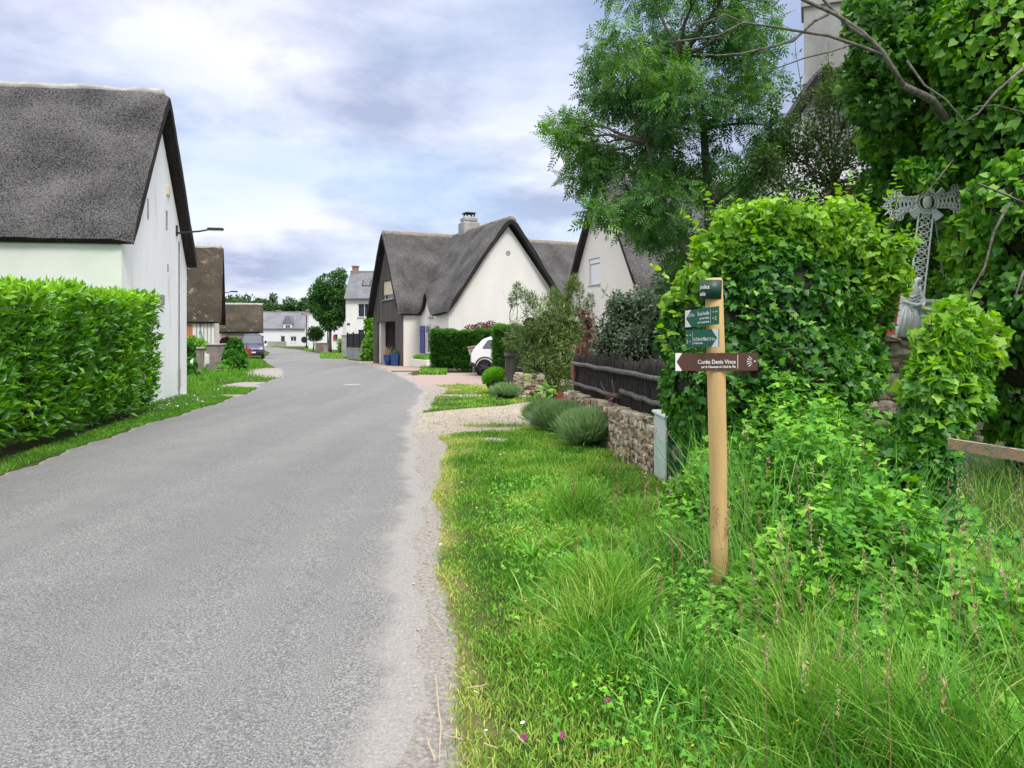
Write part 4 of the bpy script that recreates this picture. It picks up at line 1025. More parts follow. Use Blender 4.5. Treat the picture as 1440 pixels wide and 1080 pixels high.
m_.box(fx(404,128), fx(404,128)+6.2, 128.05, 128.1, .75, .85); tag(build(m_, 'white_fence', M['white_pvc']), 'low white paled fence in front of the long white house', 'fence')
m_ = MB(); m_.box(fx(376,126), fx(402,126), 126, 126.3, 0, .9); tag(build(m_, 'low_wall', M['cement']), 'low grey wall in front of the long white house', 'wall')
# white house behind the roadside tree, Y=98
fr98 = ((0, 98, 0), nrm((1, .1)), nrm((-.1, 1)))
Y_ = 98
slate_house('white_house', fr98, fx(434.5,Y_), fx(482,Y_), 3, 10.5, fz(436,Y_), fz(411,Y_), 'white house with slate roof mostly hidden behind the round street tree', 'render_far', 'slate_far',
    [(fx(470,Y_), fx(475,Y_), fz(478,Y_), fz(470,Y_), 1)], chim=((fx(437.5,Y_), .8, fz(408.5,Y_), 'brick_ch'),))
m_ = MB(fr98); m_.box(fx(469,Y_)-.0, fx(469,Y_)+.3, 2.9, 2.99, fz(478,Y_), fz(471,Y_)); tag(build(m_, 'red_shutter', M['rust'], bpy.data.objects['white_house']), None)
slate_house('white_house', ((0,118,0),(1,0),(0,1)), fx(428,118), fx(444,118), 3, 9, fz(452,118), fz(441,118), 'small white house squeezed between the long white house and the round street tree', 'render_far', 'slate_far', [(fx(431,118), fx(434,118), fz(466,118), fz(460,118), 1)])

# ------------------------------------------------------------------ far trees
def tree(name, base, cl, n, size, tmpl, matn, label, group, gap=.35, r0=.12, fork=.35, barkm='bark', gs=1.0, twigs=3, cat='tree', **kw):
    t = thing(name, base, label, cat, group)
    top = max(q[2] for q in cl); bz = base[2]
    fk = Vector((base[0], base[1], bz + (top - bz) * fork))
    m_ = MB(); m_.tube(curve3(base, fk, 0, 5, .015), [r0*1.25, r0*1.05, r0, r0*.9, r0*.85, r0*.8], 9)
    limbs(m_, cl, fk, r0*.55, twigs, max(.012, r0*.12))
    build(m_, 'trunk', M[barkm], t, smooth=True)
    foliage('crown', cl, n, size, tmpl, M[matn], t, gap=gap, gs=gs, **kw)
    return t
def blob(u, v, Y, r, n=6, spread=.6, rr=.55, seed=0, squash=1.0):
    rg = random.Random(seed); res = []
    q = P(u, v, Y); m = r*Y/F_
    for i in range(n):
        a_ = rg.uniform(0, 6.28); d_ = rg.uniform(.2, 1)*spread*m
        res.append((q.x + math.cos(a_)*d_, q.y + rg.uniform(-.5,.5)*m, q.z + math.sin(a_)*d_*squash, m*rr*rg.uniform(.8,1.2), m*rr, m*rr*squash*rg.uniform(.8,1.15)))
    return res
FT = [(318,442,150,14),(333,437,155,15),(352,440,150,14),(366,440,148,12),(376,443,160,10),(396,440,170,9),(408,436,172,10),(420,437,170,10),(431,437,168,9),(443,438,165,9)]
fl = ['rounded far tree above the barn roof, farthest left', 'pale green far tree above the right end of the barn roof', 'far tree just left of the tall poplar', 'bushy far tree under the left side of the poplar', 'small far tree directly right of the poplar',
      'dark far tree above the left part of the long slate roof', 'dark far tree above the middle of the long slate roof', 'dark far tree above the dormer of the long house', 'dark far tree above the right end of the long slate roof', 'dark far tree beside the roof of the white house behind the street tree']
for i, (u, v, Y, r) in enumerate(FT):
    b_ = P(u, 474, Y); tree('far_tree', (b_.x, Y, 0), blob(u, v-3, Y, r*1.35, 8, .6, .6, i), 1900, .75, 'oval', 'l_far', fl[i], 'trees on the skyline', gap=.5, gs=.35, r0=.25)
pt_ = [pc(384, 432 - 0 + k*8 - 14, 150, 4.2 + min(k, 3)*1.2) for k in range(6)]
tree('poplar', (P(384,474,150).x, 150, 0), pt_, 1500, .6, 'oval', 'l_far', 'tall narrow poplar rising above the far roofs', None, gap=.6, gs=.5, r0=.22)
tree('poplar', (P(391,474,150).x, 150, 0), [pc(391, 440+k*7, 150, 3.6) for k in range(4)], 700, .6, 'oval', 'l_far', 'shorter narrow tree touching the right side of the poplar', None, gap=.6, gs=.5, r0=.2)
# round street tree
cl = [pc(q[0]-2, q[1], q[2], q[3]*1.25) for q in ((462,402,80,13),(474,396,80,11),(480,388,80,8),(450,412,80,11),(468,418,80,16),(452,424,80,12),(480,412,80,12),(458,438,80,13),(474,434,80,13),(447,430,80,9),(470,450,80,11),(482,440,80,9),(462,455,80,8))]
tree('street_tree', (P(464,474,80).x, 80, 0), cl, 13000, .30, 'oval', 'l_mid', 'round leafy street tree between the lamp posts and the brick edged town house', 'trees', gap=.35, gs=1.1, r0=.16, tspread=.25)
def shrub(name, base, cl, n, size, tmpl, matn, label, group=None, corek=.6, cat='shrub', stems=5, **kw):
    t = thing(name, base, label, cat, group)
    m_ = MB()
    for k in range(stems):
        cc = random.choice(cl); m_.tube(curve3(base, (cc[0], cc[1], cc[2]), .02, 4, .05), [.03, .025, .02, .014, .008], 6)
    build(m_, 'stems', M['bark'], t)
    foliage('foliage', cl, n, size, tmpl, M[matn], t, **kw)
    if corek: core('shade_core', [q_ for q_ in cl if q_[3] > .42 or size < .1 or max(z_[3] for z_ in cl) < .45], corek, M['twig'], t)
    return t
shrub('street_shrub', (P(440,486,82).x, 82, 0), blob(441, 471, 82, 13, 6, .5, .6, 3), 2600, .22, 'oval', 'l_mid', 'dark round shrub at the foot of the street tree', 'shrubs down the lane')
def hedge_cl(x0, x1, y0, y1, z0, z1, n=8):
    return None
def hedge(name, p0, p1, th, h, n, size, tmpl, matn, label, group=None, z0=.05, corem='twig', topb=.25, inset=.22, droop=-.15, rnd=.5, **kw):
    """hedge from p0 to p1 (its front base line, camera side on the left of travel), thickness th away"""
    p0 = np.array(p0, float); p1 = np.array(p1, float); d = p1 - p0; ln = np.linalg.norm(d); d /= ln
    nb = np.array([-d[1], d[0]])
    if kw.get('flip'): nb = -nb
    hh = h if callable(h) else (lambda s: h + 0*s)
    t = thing(name, (p0[0], p0[1], 0), label, 'hedge', group)
    m_ = MB(((p0[0], p0[1], 0), tuple(d), tuple(nb)))
    K = 24
    for k in range(K):
        s0, s1 = ln*k/K, ln*(k+1)/K
        m_.box(s0 + (inset if k == 0 else 0), s1 - (inset if k == K-1 else 0), inset, th-inset, z0+.1, float(hh(np.array((s0+s1)/2/ln))) - inset)
    build(m_, 'shade_block', M[corem], t)  # opaque filler boxes, the hedge's inner shade put into their dark colour
    A = [ln*np.mean(hh(np.linspace(0,1,9))), ln*th, th*1.8, ln*1.0]
    cnt = (np.array(A)/sum(A)*n).astype(int)
    Ps = []; Ds = []; Tt = []
    def addf(k, s, y, z, nr):
        q = np.stack([p0[0] + s*d[0] + y*nb[0], p0[1] + s*d[1] + y*nb[1], z], 1); Ps.append(q)
        Ds.append(np.repeat(np.array([nr]), len(s), 0))
    def depth(m): return R.random(m)**1.5 * .28
    m = cnt[0]; s = R.uniform(0, 1, m); lump = .07*np.sin(s*ln*2.3) + .05*np.sin(s*ln*5.1+1)
    z = z0 + (hh(s)-z0) * R.random(m)**.9; addf(m, s*ln, depth(m) + lump + .05*np.sin(z*4+s*ln*3) + .28*np.maximum(0, .5 - z)*1.0, z, (-nb[0], -nb[1], .12))
    m = cnt[1]; s = R.uniform(0, 1, m); addf(m, s*ln, R.uniform(0, th, m), hh(s) - depth(m)*.8 + .05*np.sin(s*ln*3.3) + .04*np.sin(s*ln*9), (0, 0, 1.))
    for e_, sg in ((0, -1), (1, 1)):
        m = cnt[2]//2; dd = depth(m); zz = z0 + (float(hh(np.array(float(e_))))-z0)*R.random(m); addf(m, (e_*ln) - sg*dd - sg*.12*np.maximum(0,.6-zz), R.uniform(0, th, m), zz, (d[0]*sg, d[1]*sg, .1))
    m = cnt[3]//2; s = R.uniform(0,1,m); addf(m, s*ln, th - depth(m), z0 + (hh(s)-z0)*R.random(m), (nb[0], nb[1], .1))
    p = np.concatenate(Ps); nr = np.concatenate(Ds); m = len(p)
    s_ = (p[:,0]-p0[0])*d[0] + (p[:,1]-p0[1])*d[1]
    fh = p[:,2] / np.maximum(hh(np.clip(s_/ln,0,1)), .3)
    D = nr + R.normal(size=(m,3))*rnd; D[:,2] -= droop
    Nn = nr*.5 + R.normal(size=(m,3))*.5; Nn[:,2] += .55
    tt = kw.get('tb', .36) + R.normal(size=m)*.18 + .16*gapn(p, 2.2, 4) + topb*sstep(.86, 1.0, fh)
    leaves('foliage', p, D, Nn, size*R.uniform(.65,1.25,m), tmpl, np.clip(tt,0,1), M[matn], t)
    return t
hedge('bright_hedge', (fx(473,72), 72), (fx(488,70), 70), 1.2, 1.35, 2500, .14, 'oval', 'l_bright', 'bright green clipped hedge in front of the brick edged town house', 'low hedges down the lane')
shrub('low_bush', (fx(498,73), 73, 0), blob(499, 483, 73, 9, 4, .7, .5, 8), 900, .14, 'oval', 'l_bright', 'bright low bush behind the dark metal fence', 'shrubs down the lane')

# lamp posts
def lamp_post(u, Y, ztop, label, mirror=False):
    x = fx(u, Y); t = thing('street_lamp_post', (x, Y, 0), label, 'lamp post', 'slim dark lamp posts')
    m_ = MB(); m_.lathe([(.11,0),(.11,.5),(.07,.55),(.055,ztop)], (x, Y, 0), 10); build(m_, 'pole', M['black_metal'], t)
    m_ = MB(); m_.tube([(x, Y, ztop-.05), (x-.1, Y-.3, ztop+.1), (x-.2, Y-.9, ztop+.15)], [.05,.04,.035], 6); build(m_, 'arm', M['black_metal'], t)
    m_ = MB(); m_.box(x-.36, x-.12, Y-1.35, Y-.8, ztop+.1, ztop+.22, .03); build(m_, 'lamp_head', M['black_metal'], t)
    if mirror:
        m_ = MB(); m_.lathe([(.02,-.05),(.4,-.05),(.42,0),(.3,.12)], (x-.25, Y-.15, 1.25), 14, 'y'); build(m_, 'round_panel', M['plastic'], t)
lamp_post(461, 82, 4.6, 'dark lamp post standing in front of the round street tree')
lamp_post(431, 100, 4.4, 'dark lamp post with a round dark panel at the corner of the white houses', True)
# black metal fence on low wall
m_ = MB(); Yf = 62
t = thing('metal_fence', (fx(488,60), 60, 0), 'black panel fence on a low grey wall left of the climbing vine', 'fence')
p0, p1 = (fx(486.5,57), 57), (fx(512,53.5), 53.5)
dd = nrm((p1[0]-p0[0], p1[1]-p0[1])); ln = math.hypot(p1[0]-p0[0], p1[1]-p0[1]); ff = ((p0[0], p0[1], 0), dd, (-dd[1], dd[0]))
m_ = MB(ff); m_.box(0, ln, 0, .25, 0, .75); m_.box(-.03, ln+.03, -.03, .28, .75, .82); build(m_, 'base_wall', M['cement'], t)
m_ = MB(ff)
k = 0.0
while k < ln: m_.box(k, k+.07, .1, .13, .84, 1.85); k += .09
build(m_, 'fence_panel', M['black_metal'], t)
m_ = MB(ff); m_.box(0, ln, .085, .10, 1.75, 1.8); m_.box(0, ln, .085, .10, .9, .95); build(m_, 'rail', M['black_metal'], t)
for k in range(4):
    m_ = MB(ff); m_.box(ln*k/3-.04, ln*k/3+.04, .06, .16, .82, 1.95); build(m_, 'post', M['black_metal'], t)
for i, (u, Y, h_, lb) in enumerate(((484, 59, 1.7, 'pale square pillar at the left end of the black fence'), (458, 74, .75, 'short pale concrete pillar at the foot of the first lamp post'))):
    m_ = MB(); x = fx(u, Y); m_.box(x-.17, x+.17, Y-.17, Y+.17, 0, h_, .02); m_.box(x-.21, x+.21, Y-.21, Y+.21, h_, h_+.07); tag(build(m_, 'gate_pillar', M['cement']), lb, 'pillar', 'pale pillars down the lane')
m_ = MB(); m_.box(fx(447,78), fx(458,76), 77, 77.3, 0, .95); m_.box(fx(447,78)-.03, fx(458,76)+.03, 76.97, 77.33, .95, 1.02); tag(build(m_, 'garden_wall', surf('brown_wall', c(.24,.18,.14), c(.16,.12,.1), 3)), 'low brown garden wall left of the first lamp post', 'wall')

# climbing vine left of timber gable
cl = [pc(521,462,53,8), pc(524,474,52.5,9), pc(520,485,52,10), pc(526,495,52,12), pc(517,500,51.5,9), pc(531,487,51.5,7), pc(519,452,53,6)]
shrub('climbing_vine', (fx(523,52), 52, 0), cl, 4200, .17, 'heart', 'l_bright', 'bright climbing vine left of the timber clad gable', None, .55, 'climber')

# pots, planter
def pot(u, v, Y, r, h, label, square=False):
    x = fx(u, Y); t = thing('flower_pot', (x, Y, 0), label, 'flower pot', 'blue flower pots by the timber gable')
    m_ = MB()
    if square:
        m_.prism([(x-r*.8, 0), (x+r*.8, 0), (x+r, h), (x-r, h)], Y-r, Y+r)
    else: m_.lathe([(r*.6,0),(r*.95,h*.45),(r,h*.8),(r*1.1,h),(r*.9,h),(r*.85,h*.9)], (x, Y, 0), 16)
    build(m_, 'pot', M['blue_pot'], t)
    m_ = MB(); m_.lathe([(.01, 0), (r*.8, 0), (r*.7, .03)], (x, Y, h*.86), 12); build(m_, 'soil', M['twig'], t)
    n = 60; X = x + R.normal(size=n)*r*.35; Yy = Y + R.normal(size=n)*r*.35
    blades('plant', X, Yy, np.full(n, h*.9), R.uniform(.3, .75 if not square else .3, n), np.full(n, .012), R.uniform(.2,.8,n), R.uniform(.6,1,n), M['l_haw' if square else 'l_seed'], t)
pot(546, 506, 43.9, .26, .58, 'round glossy blue pot with dry grass in front of the porch')
pot(555.5, 511, 43.2, .23, .70, 'square dark blue pot at the corner of the timber gable', True)
m_ = MB(fs_); x0, x1 = -3.6, -1.2; t = thing('planter_bed', MB(fs_).T((-2.4, -.4, 0)), 'low stone planter with green plants below the blue shutter', 'planter')
m_.box(x0, x1, -.75, -.02, 0, .42, .02); build(m_, 'planter_wall', M['render_ivory'], t)
q = np.array([MB(fs_).T((random.uniform(x0+.1, x1-.1), random.uniform(-.7,-.1), .42)) for _ in range(600)])
blades('plants', q[:,0], q[:,1], q[:,2], R.uniform(.1,.35,600), np.full(600,.025), R.uniform(.2,1,600), R.uniform(.2,.7,600), M['l_bramble'], t)

# ------------------------------------------------------------------ thuja hedges, cars
hedge('thuja_hedge', (fx(606,36.2), 35.9), (-.6, 35.6), 1.3, 1.86, 16000, .15, 'spray', 'l_thuja', 'dark clipped conifer hedge left of the white car', 'clipped conifer hedges', topb=.15)
hedge('thuja_hedge', (fx(693,29.6), 29.6), (2.6, 29.4), 1.3, 1.98, 15000, .14, 'spray', 'l_thuja', 'conifer hedge hiding the front of the white car, behind the wooden gate', 'clipped conifer hedges', topb=.3)

def loft(sections, n=18):
    """sections: (y, hw, z0, zbelt, hwr, zr) -> car skin in local coords (x across)"""
    mb = MB(); V = []; m = None
    for (y, hw, z0, zb, hr, zt_) in sections:
        ring = [(-hw*.93, z0), (-hw, z0+.10), (-hw, zb*.6+z0*.4), (-hw*.985, zb), (-(hw*.3+hr*.7), zb*.25+zt_*.75 if zt_ > zb + .01 else zt_), (-hr*.82, zt_-.015 if zt_ > zb+.01 else zt_), (0, zt_+.02)]
        ring = ring + [(-x, z) for x, z in reversed(ring[:-1])]
        ring += [(hw*.5, z0), (-hw*.5, z0)]
        m = len(ring); V += [(x, y, z) for x, z in ring]
    Fs = [(j*m+i, j*m+(i+1) % m, (j+1)*m+(i+1) % m, (j+1)*m+i) for j in range(len(sections)-1) for i in range(m)]
    Fs += [tuple(range(m)), tuple(range((len(sections)-1)*m, len(sections)*m))]
    return V, Fs
def wheel(parent, fr, x, y, r, side):
    m_ = MB(fr); wd_ = .2
    m_.lathe([(r*.62,-wd_/2),(r*.9,-wd_/2),(r,-wd_*.35),(r,wd_*.35),(r*.9,wd_/2),(r*.62,wd_/2)], (x, y, r), 24, 'x')
    w_ = build(m_, 'wheel', M['tyre'], parent, smooth=False)
    m_ = MB(fr); s_ = side*(wd_/2+.003)
    m_.lathe([(r*.10, s_), (r*.10, s_-side*.02)], (x, y, r), 12, 'x')
    for k in range(7):
        a_ = 2*math.pi*k/7; ca, sa = math.cos(a_), math.sin(a_)
        m_.tube([(x+s_*.92, y+ca*r*.08, r+sa*r*.08), (x+s_*.96, y+ca*r*.62, r+sa*r*.62)], [.035, .028], 5)
    m_.lathe([(r*.58, s_-side*.02), (r*.64, s_), (r*.64, s_-side*.04)], (x, y, r), 24, 'x')
    build(m_, 'rim', M['rim'], w_)
def arches(parent, fr, hw, ysl_, r):
    for s_ in (-1, 1):
        for y in ysl_:
            m_ = MB(fr); m_.lathe([(.02, s_*(hw-.12)), (r*1.28, s_*(hw-.12)), (r*1.28, s_*(hw+.012)), (r*1.14, s_*(hw+.016)), (r*1.12, s_*(hw-.10))], (0, y, r*1.02), 28, 'x'); build(m_, 'wheel_arch', M['plastic'], parent)
def panel(parent, fr, pts, mat, name, off=0):
    m_ = MB(fr); m_.add(pts, [tuple(range(len(pts)))]); return build(m_, name, M[mat], parent, fix=False)
# dark blue compact van facing the camera
hd = nrm((.30, -.95)); fv = ((fx(357.5, 57), 56.8, .03), (-hd[1]*-1, hd[0]*-1) if False else (hd[1]*-1, hd[0]), (-hd[0], -hd[1]))
# local y' points backwards along the van (away), x' to the viewer's right
fv = ((fx(357.0, 57), 56.6, .03), (-hd[1], hd[0]), (-hd[0], -hd[1]))
tv_ = thing('parked_van', (fv[0][0], fv[0][1], 0.03), 'dark blue compact van parked facing us on the left verge', 'van')
secs = [(0,.62,.28,.62,.55,.64),(.05,.74,.22,.72,.62,.76),(.35,.81,.20,.88,.70,.93),(.75,.825,.20,.97,.74,1.02),(1.0,.83,.20,1.03,.76,1.08),(1.35,.83,.20,1.07,.70,1.50),(1.62,.83,.20,1.08,.66,1.76),(1.9,.83,.20,1.08,.66,1.81),(3.3,.83,.20,1.08,.66,1.82),(3.95,.82,.22,1.06,.64,1.78),(4.03,.78,.28,1.0,.60,1.70)]
V, Fs = loft(secs); m_ = MB(fv); m_.add(V, Fs); build(m_, 'body', M['car_blue'], tv_, smooth=False)
m_ = MB(fv); m_.add([(-.68,.985,1.085),(.68,.985,1.085),(.60,1.50,1.66),(-.60,1.50,1.66)], [(0,1,2,3)]); build(m_, 'windscreen', M['car_glass'], tv_, fix=False)
panel(tv_, fv, [(-.66,.93,1.09),(.66,.93,1.09),(.61,1.50,1.68),(-.61,1.50,1.68)], 'car_glass', 'windscreen')
for s_ in (-1, 1):
    panel(tv_, fv, [(s_*.842,1.15,1.10),(s_*.842,2.0,1.10),(s_*.76,2.0,1.62),(s_*.76,1.62,1.62)], 'car_glass', 'side_window')
    m_ = MB(fv); m_.box(min(s_*.50,s_*.76), max(s_*.50,s_*.76), -.03, .3, .60, .80, .04); build(m_, 'headlight', M['lamp_lens'], tv_)
    m_ = MB(fv); m_.box(min(s_*.86,s_*1.02), max(s_*.86,s_*1.02), 1.15, 1.25, 1.08, 1.30, .03); build(m_, 'wing_mirror', M['plastic'], tv_)
m_ = MB(fv); m_.box(-.80, .80, -.10, .25, .24, .56, .06); bo = build(m_, 'bumper', M['plastic'], tv_)
m_ = MB(fv); m_.box(-.26, .26, -.112, -.10, .40, .50); build(m_, 'number_plate', M['white_pvc'], bo)
m_ = MB(fv); m_.add([(0,-.035,.62),(.05,-.035,.69),(0,-.035,.76),(-.05,-.035,.69)], [(0,1,2,3)]); build(m_, 'badge', M['white_pvc'], tv_, fix=False)
m_ = MB(fv); m_.box(-.42, .42, -.02, .04, .60, .66, .01); build(m_, 'grille', M['plastic'], tv_)
arches(tv_, fv, .83, (.72, 3.3), .30)
for s_ in (-1, 1):
    for y in (.72, 3.3): wheel(tv_, fv, s_*.74, y, .30, s_)
# white car seen from the side, tail to the left
hw_ = nrm((.99, -.10)); fc = ((fx(665.5, 33), 33.0, .01), (hw_[1], -hw_[0]), hw_)   # y' forward (to the right), x' toward the camera
tw = thing('parked_car', (fc[0][0], fc[0][1], .01), 'white hatchback tail showing between the two conifer hedges', 'car')
secs = [(0,.70,.42,.85,.55,.87),(.05,.80,.36,.95,.66,1.0),(.22,.85,.34,1.02,.68,1.24),(.48,.88,.34,1.05,.66,1.50),(.75,.895,.34,1.06,.64,1.60),(1.4,.90,.34,1.06,.64,1.64),(2.4,.90,.34,1.04,.64,1.64),(2.9,.90,.34,1.03,.62,1.52),(3.4,.90,.34,1.02,.76,1.10),(4.0,.86,.34,.98,.72,1.02),(4.3,.76,.38,.80,.6,.84)]
V, Fs = loft(secs); m_ = MB(fc); m_.add(V, Fs); build(m_, 'body', M['car_white'], tw, smooth=False)
for s_ in (-1, 1):
    panel(tw, fc, [(s_*.885,.50,1.13),(s_*.905,1.35,1.10),(s_*.76,1.35,1.50),(s_*.76,.72,1.47)], 'car_glass', 'quarter_window')
    panel(tw, fc, [(s_*.912,1.42,1.10),(s_*.912,2.35,1.10),(s_*.77,2.35,1.51),(s_*.77,1.42,1.50)], 'car_glass', 'side_window')
    m_ = MB(fc); m_.tube([(s_*.6,.75,1.66),(s_*.6,.95,1.70),(s_*.6,2.3,1.71),(s_*.6,2.5,1.66)], .02, 6); build(m_, 'roof_rail', M['plastic'], tw)
    m_ = MB(fc); m_.box(min(s_*.62,s_*.76), max(s_*.62,s_*.76), .0, .10, .88, 1.04, .02); build(m_, 'tail_light', M['rust'], tw)
panel(tw, fc, [(-.6,.17,1.12),(.6,.17,1.12),(.55,.42,1.46),(-.55,.42,1.46)], 'car_glass', 'rear_window')
m_ = MB(fc); m_.box(-.84, .84, -.06, .30, .36, .56, .05); build(m_, 'bumper', M['plastic'], tw)
arches(tw, fc, .89, (.62, 3.3), .34)
for s_ in (-1, 1):
    for y in (.62, 3.3): wheel(tw, fc, s_*.82, y, .34, s_)
# letterbox left of the car
x = fx(664.5, 34.6); t = thing('letterbox', (x, 34.6, 0), 'pale letterbox with a tan lid beside the white car tail', 'letterbox')
m_ = MB(); m_.prism([(x-.13,.82),(x+.25,.82),(x+.3,1.2),(x-.2,1.12)], 34.4, 34.8); build(m_, 'box', M['cement'], t)
m_ = MB(); m_.prism([(x-.23,1.12),(x+.33,1.2),(x+.33,1.25),(x-.23,1.17)], 34.35, 34.85); build(m_, 'lid', M['board_tan'], t)
m_ = MB(); m_.box(x, x+.08, 34.56, 34.64, 0, .82); build(m_, 'post', M['wood_rail'], t)
# lean-to roof with dead creeper
t = thing('lean_to_shelter', (-1.6, 38.0, 0), 'pale sloping lean-to roof with brown creeper above the hedge and the white car', 'shelter')
m_ = MB(); p = [P(650,470,37.6), P(681,465.5,37.6), P(696,459,39.0), P(664,461,39.0)]
m_.add([tuple(q) for q in p] + [tuple(q - Vector((0,0,.05))) for q in p], [(0,1,2,3),(7,6,5,4),(0,4,5,1),(1,5,6,2),(2,6,7,3),(3,7,4,0)]); build(m_, 'roof_sheet', M['board_tan'], t)
for k, q in enumerate(p):
    m_ = MB(); m_.box(q.x-.05, q.x+.05, q.y-.05, q.y+.05, 0, q.z-.05); build(m_, 'post', M['wood_rail'], t)
foliage('dead_creeper', [pc(662,460,38.8,8,.3,3), pc(676,458,38.9,9,.3,4), pc(690,458,38.6,8,.3,7), pc(690,464,38,6,.3,5)], 900, .10, 'oval', M['l_maroon'], t, tbase=.9)

# ------------------------------------------------------------------ left verge things
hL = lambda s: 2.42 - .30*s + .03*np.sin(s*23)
hedge('laurel_hedge', (-7.55, 16.6), (-5.55, 3.6), 1.15, hL, 33000, .15, 'lance', 'l_laurel', 'tall clipped cherry laurel hedge with fresh yellow green top in front of the big cottage', None, z0=.12, topb=.34, inset=.34, flip=True, rnd=.8, droop=-.6, tb=.50)

def pillar(u, Y, w_, z1, label, cap=True):
    x = fx(u, Y); t = thing('stone_pillar', (x, Y, 0), label, 'pillar', 'old pillars of the garden front on the left')
    m_ = MB(); m_.box(x-w_/2, x+w_/2, Y-w_/2, Y+w_/2, 0, z1, .02); build(m_, 'shaft', surf('old_pillar', c(.30,.25,.215), c(.18,.15,.13), 4, bump=.5), t)
    m_ = MB(); m_.box(x-w_/2-.05, x+w_/2+.05, Y-w_/2-.05, Y+w_/2+.05, z1+.002, z1+.08, .02); build(m_, 'cap_stone', M['cement'], t)
pillar(276, 33.5, .42, 1.08, 'old brown pillar nearest the white gable, ivy on its left')
pillar(301, 35.0, .50, 1.22, 'old brown pillar second from the white gable, taller and broader')
pillar(316, 38.0, .46, 1.20, 'old brown pillar half buried in the dark ivy clump')
m_ = MB(); 
for (u0, u1, Y, z0_, z1_, lb) in ((266.5, 271, 31, .08, .75, 'white board leaning in the ivy left of the pillars'),):
    m_ = MB(); m_.add([(fx(u0,Y),Y,z0_),(fx(u1,Y),Y-.15,z0_),(fx(u1-1,Y),Y+.1,z1_),(fx(u0-.5,Y),Y+.1,z1_-.1),(fx(u0,Y),Y+.05,z0_),(fx(u1,Y),Y-.1,z0_),(fx(u1-1,Y),Y+.15,z1_),(fx(u0-.5,Y),Y+.15,z1_-.1)], [(0,1,2,3),(7,6,5,4),(0,4,5,1),(1,5,6,2),(2,6,7,3),(3,7,4,0)])
    tag(build(m_, 'white_board', M['white_pvc']), lb, 'board')
x = fx(291, 34.2); t = thing('letterbox', (x, 34.2, 0), 'slim white letterbox between the two old brown pillars', 'letterbox')
m_ = MB(); m_.box(x-.07, x+.07, 34.1, 34.3, .42, .85, .01); build(m_, 'box', M['white_pvc'], t)
m_ = MB(); m_.box(x-.02, x+.02, 34.2, 34.24, 0, .42); build(m_, 'post', M['galv'], t)
t_ = MB(); t_.tube([P(290,527,32.0), P(300,529,31.6), P(318,531,31), P(337,532,30.8)], [.03,.045,.045,.03], 8); t_.tube([P(290,530,31.9)-Vector((0,.1,.02)), P(312,532,31.2)-Vector((0,.1,.03)), P(336,533.5,30.6)], [.02,.035,.02], 6)
for q in t_.v: pass
t_.v = [(a_[0], a_[1], max(.04, a_[2])) for a_ in t_.v]
tag(build(t_, 'garden_hose', M['hose'], smooth=True), 'pale green plastic hose lying in the grass below the pillars', 'hose')
shrub('ivy_clump', (fx(331,37.5), 37.5, 0), [pc(330,492,37.5,13), pc(338,500,37.5,9), pc(326,505,37,14), pc(335,512,36.5,12), pc(320,516,36,9), pc(331,484,37.5,9)], 5200, .13, 'lobed', 'l_ivy', 'dark ivy clump hiding the pillar beside the van', 'ivy on the left side', .75, 'ivy', tbase=.25)
shrub('ivy_clump', (fx(265,32), 32, 0), [pc(264,500,32,9), pc(267,512,31.5,9), pc(264,522,31,10), pc(271,531,30,9), pc(267,489,32,6)], 3000, .12, 'lobed', 'l_ivy', 'dark ivy clump at the far corner of the white gable', 'ivy on the left side', .75, 'ivy', tbase=.2)
shrub('yellow_green_bush', (fx(280,38.5), 38.5, 0), [pc(270,480,38.5,8), pc(282,483,38.5,7), pc(290,488,38,5)], 1800, .10, 'oval', 'l_bright', 'bright yellow green bush behind the brown pillars', None, .6, tbase=.7)
shrub('weed_patch', (fx(290,31), 31, 0), [pc(283,538,29.5,10,.5,7), pc(298,540,29,12,.6,6), pc(312,520,34,9,.4,7), pc(305,512,35.5,7,.3,6), pc(275,545,27.5,9,.5,8)], 3200, .09, 'oval', 'l_bramble', 'leafy weeds at the foot of the brown pillars', None, .5, 'weeds', tbase=.35)
shrub('maroon_shrub', (fx(318,57), 57, 0), blob(318, 479, 57, 9, 6, .6, .55, 5, .8), 1800, .16, 'oval', 'l_maroon', 'dark maroon shrub left of the parked van', None, .6)
m_ = MB()
for k, (u, u2) in enumerate(((276,284),(288,279))):
    m_.tube([P(u, 488, 39), P(u2, 452, 39)], .025, 5)
tag(build(m_, 'garden_poles', M['galv']), 'two crossed thin poles in front of the mossy cottage', 'poles')
m_ = MB(); a_ = P(347,484,47); m_.lathe([(.05,0),(.06,.5),(.05,1.1)], (a_.x, 47, 0), 8); m_.box(a_.x-.12, a_.x+.3, 46.95, 47.0, .5, .9, .02)
tag(build(m_, 'red_marker', M['rust']), 'red metal marker post partly hiding the front of the parked van', 'marker post')

# ------------------------------------------------------------------ right side: pier, gate, balls
fp = ((.10, 20.2, 0), (1, 0), (0, 1))
t = thing('stone_pier', (.4, 20.2, 0), 'short rubble stone pier beside the wooden gate and the round bush', 'pier')
m_ = MB(fp); m_.box(.04, .62, .04, .5, 0, .60); build(m_, 'mortar_core', M['mortar'], t)
stones('stonework', fp, 0, .66, .62, 0, 0, .54, t, .11, seed=5)
m_ = MB(fp); 
foliage('lichen_growth', [(.62, 20.3, .55, .16, .16, .16)], 260, .05, 'oval', M['l_silver'], t)
t = thing('wooden_gate', (-.15, 21.2, 0), 'weathered grey wooden gate leaf behind the stone pier', 'gate')
m_ = MB()
for k in range(7): m_.box(-.20+k*.078, -.20+k*.078+.07, 21.2, 21.23, .12 + random.uniform(0,.03), 1.22 + .05*math.sin(k*.9) + random.uniform(0,.03))
build(m_, 'boards', M['wood_grey'], t)
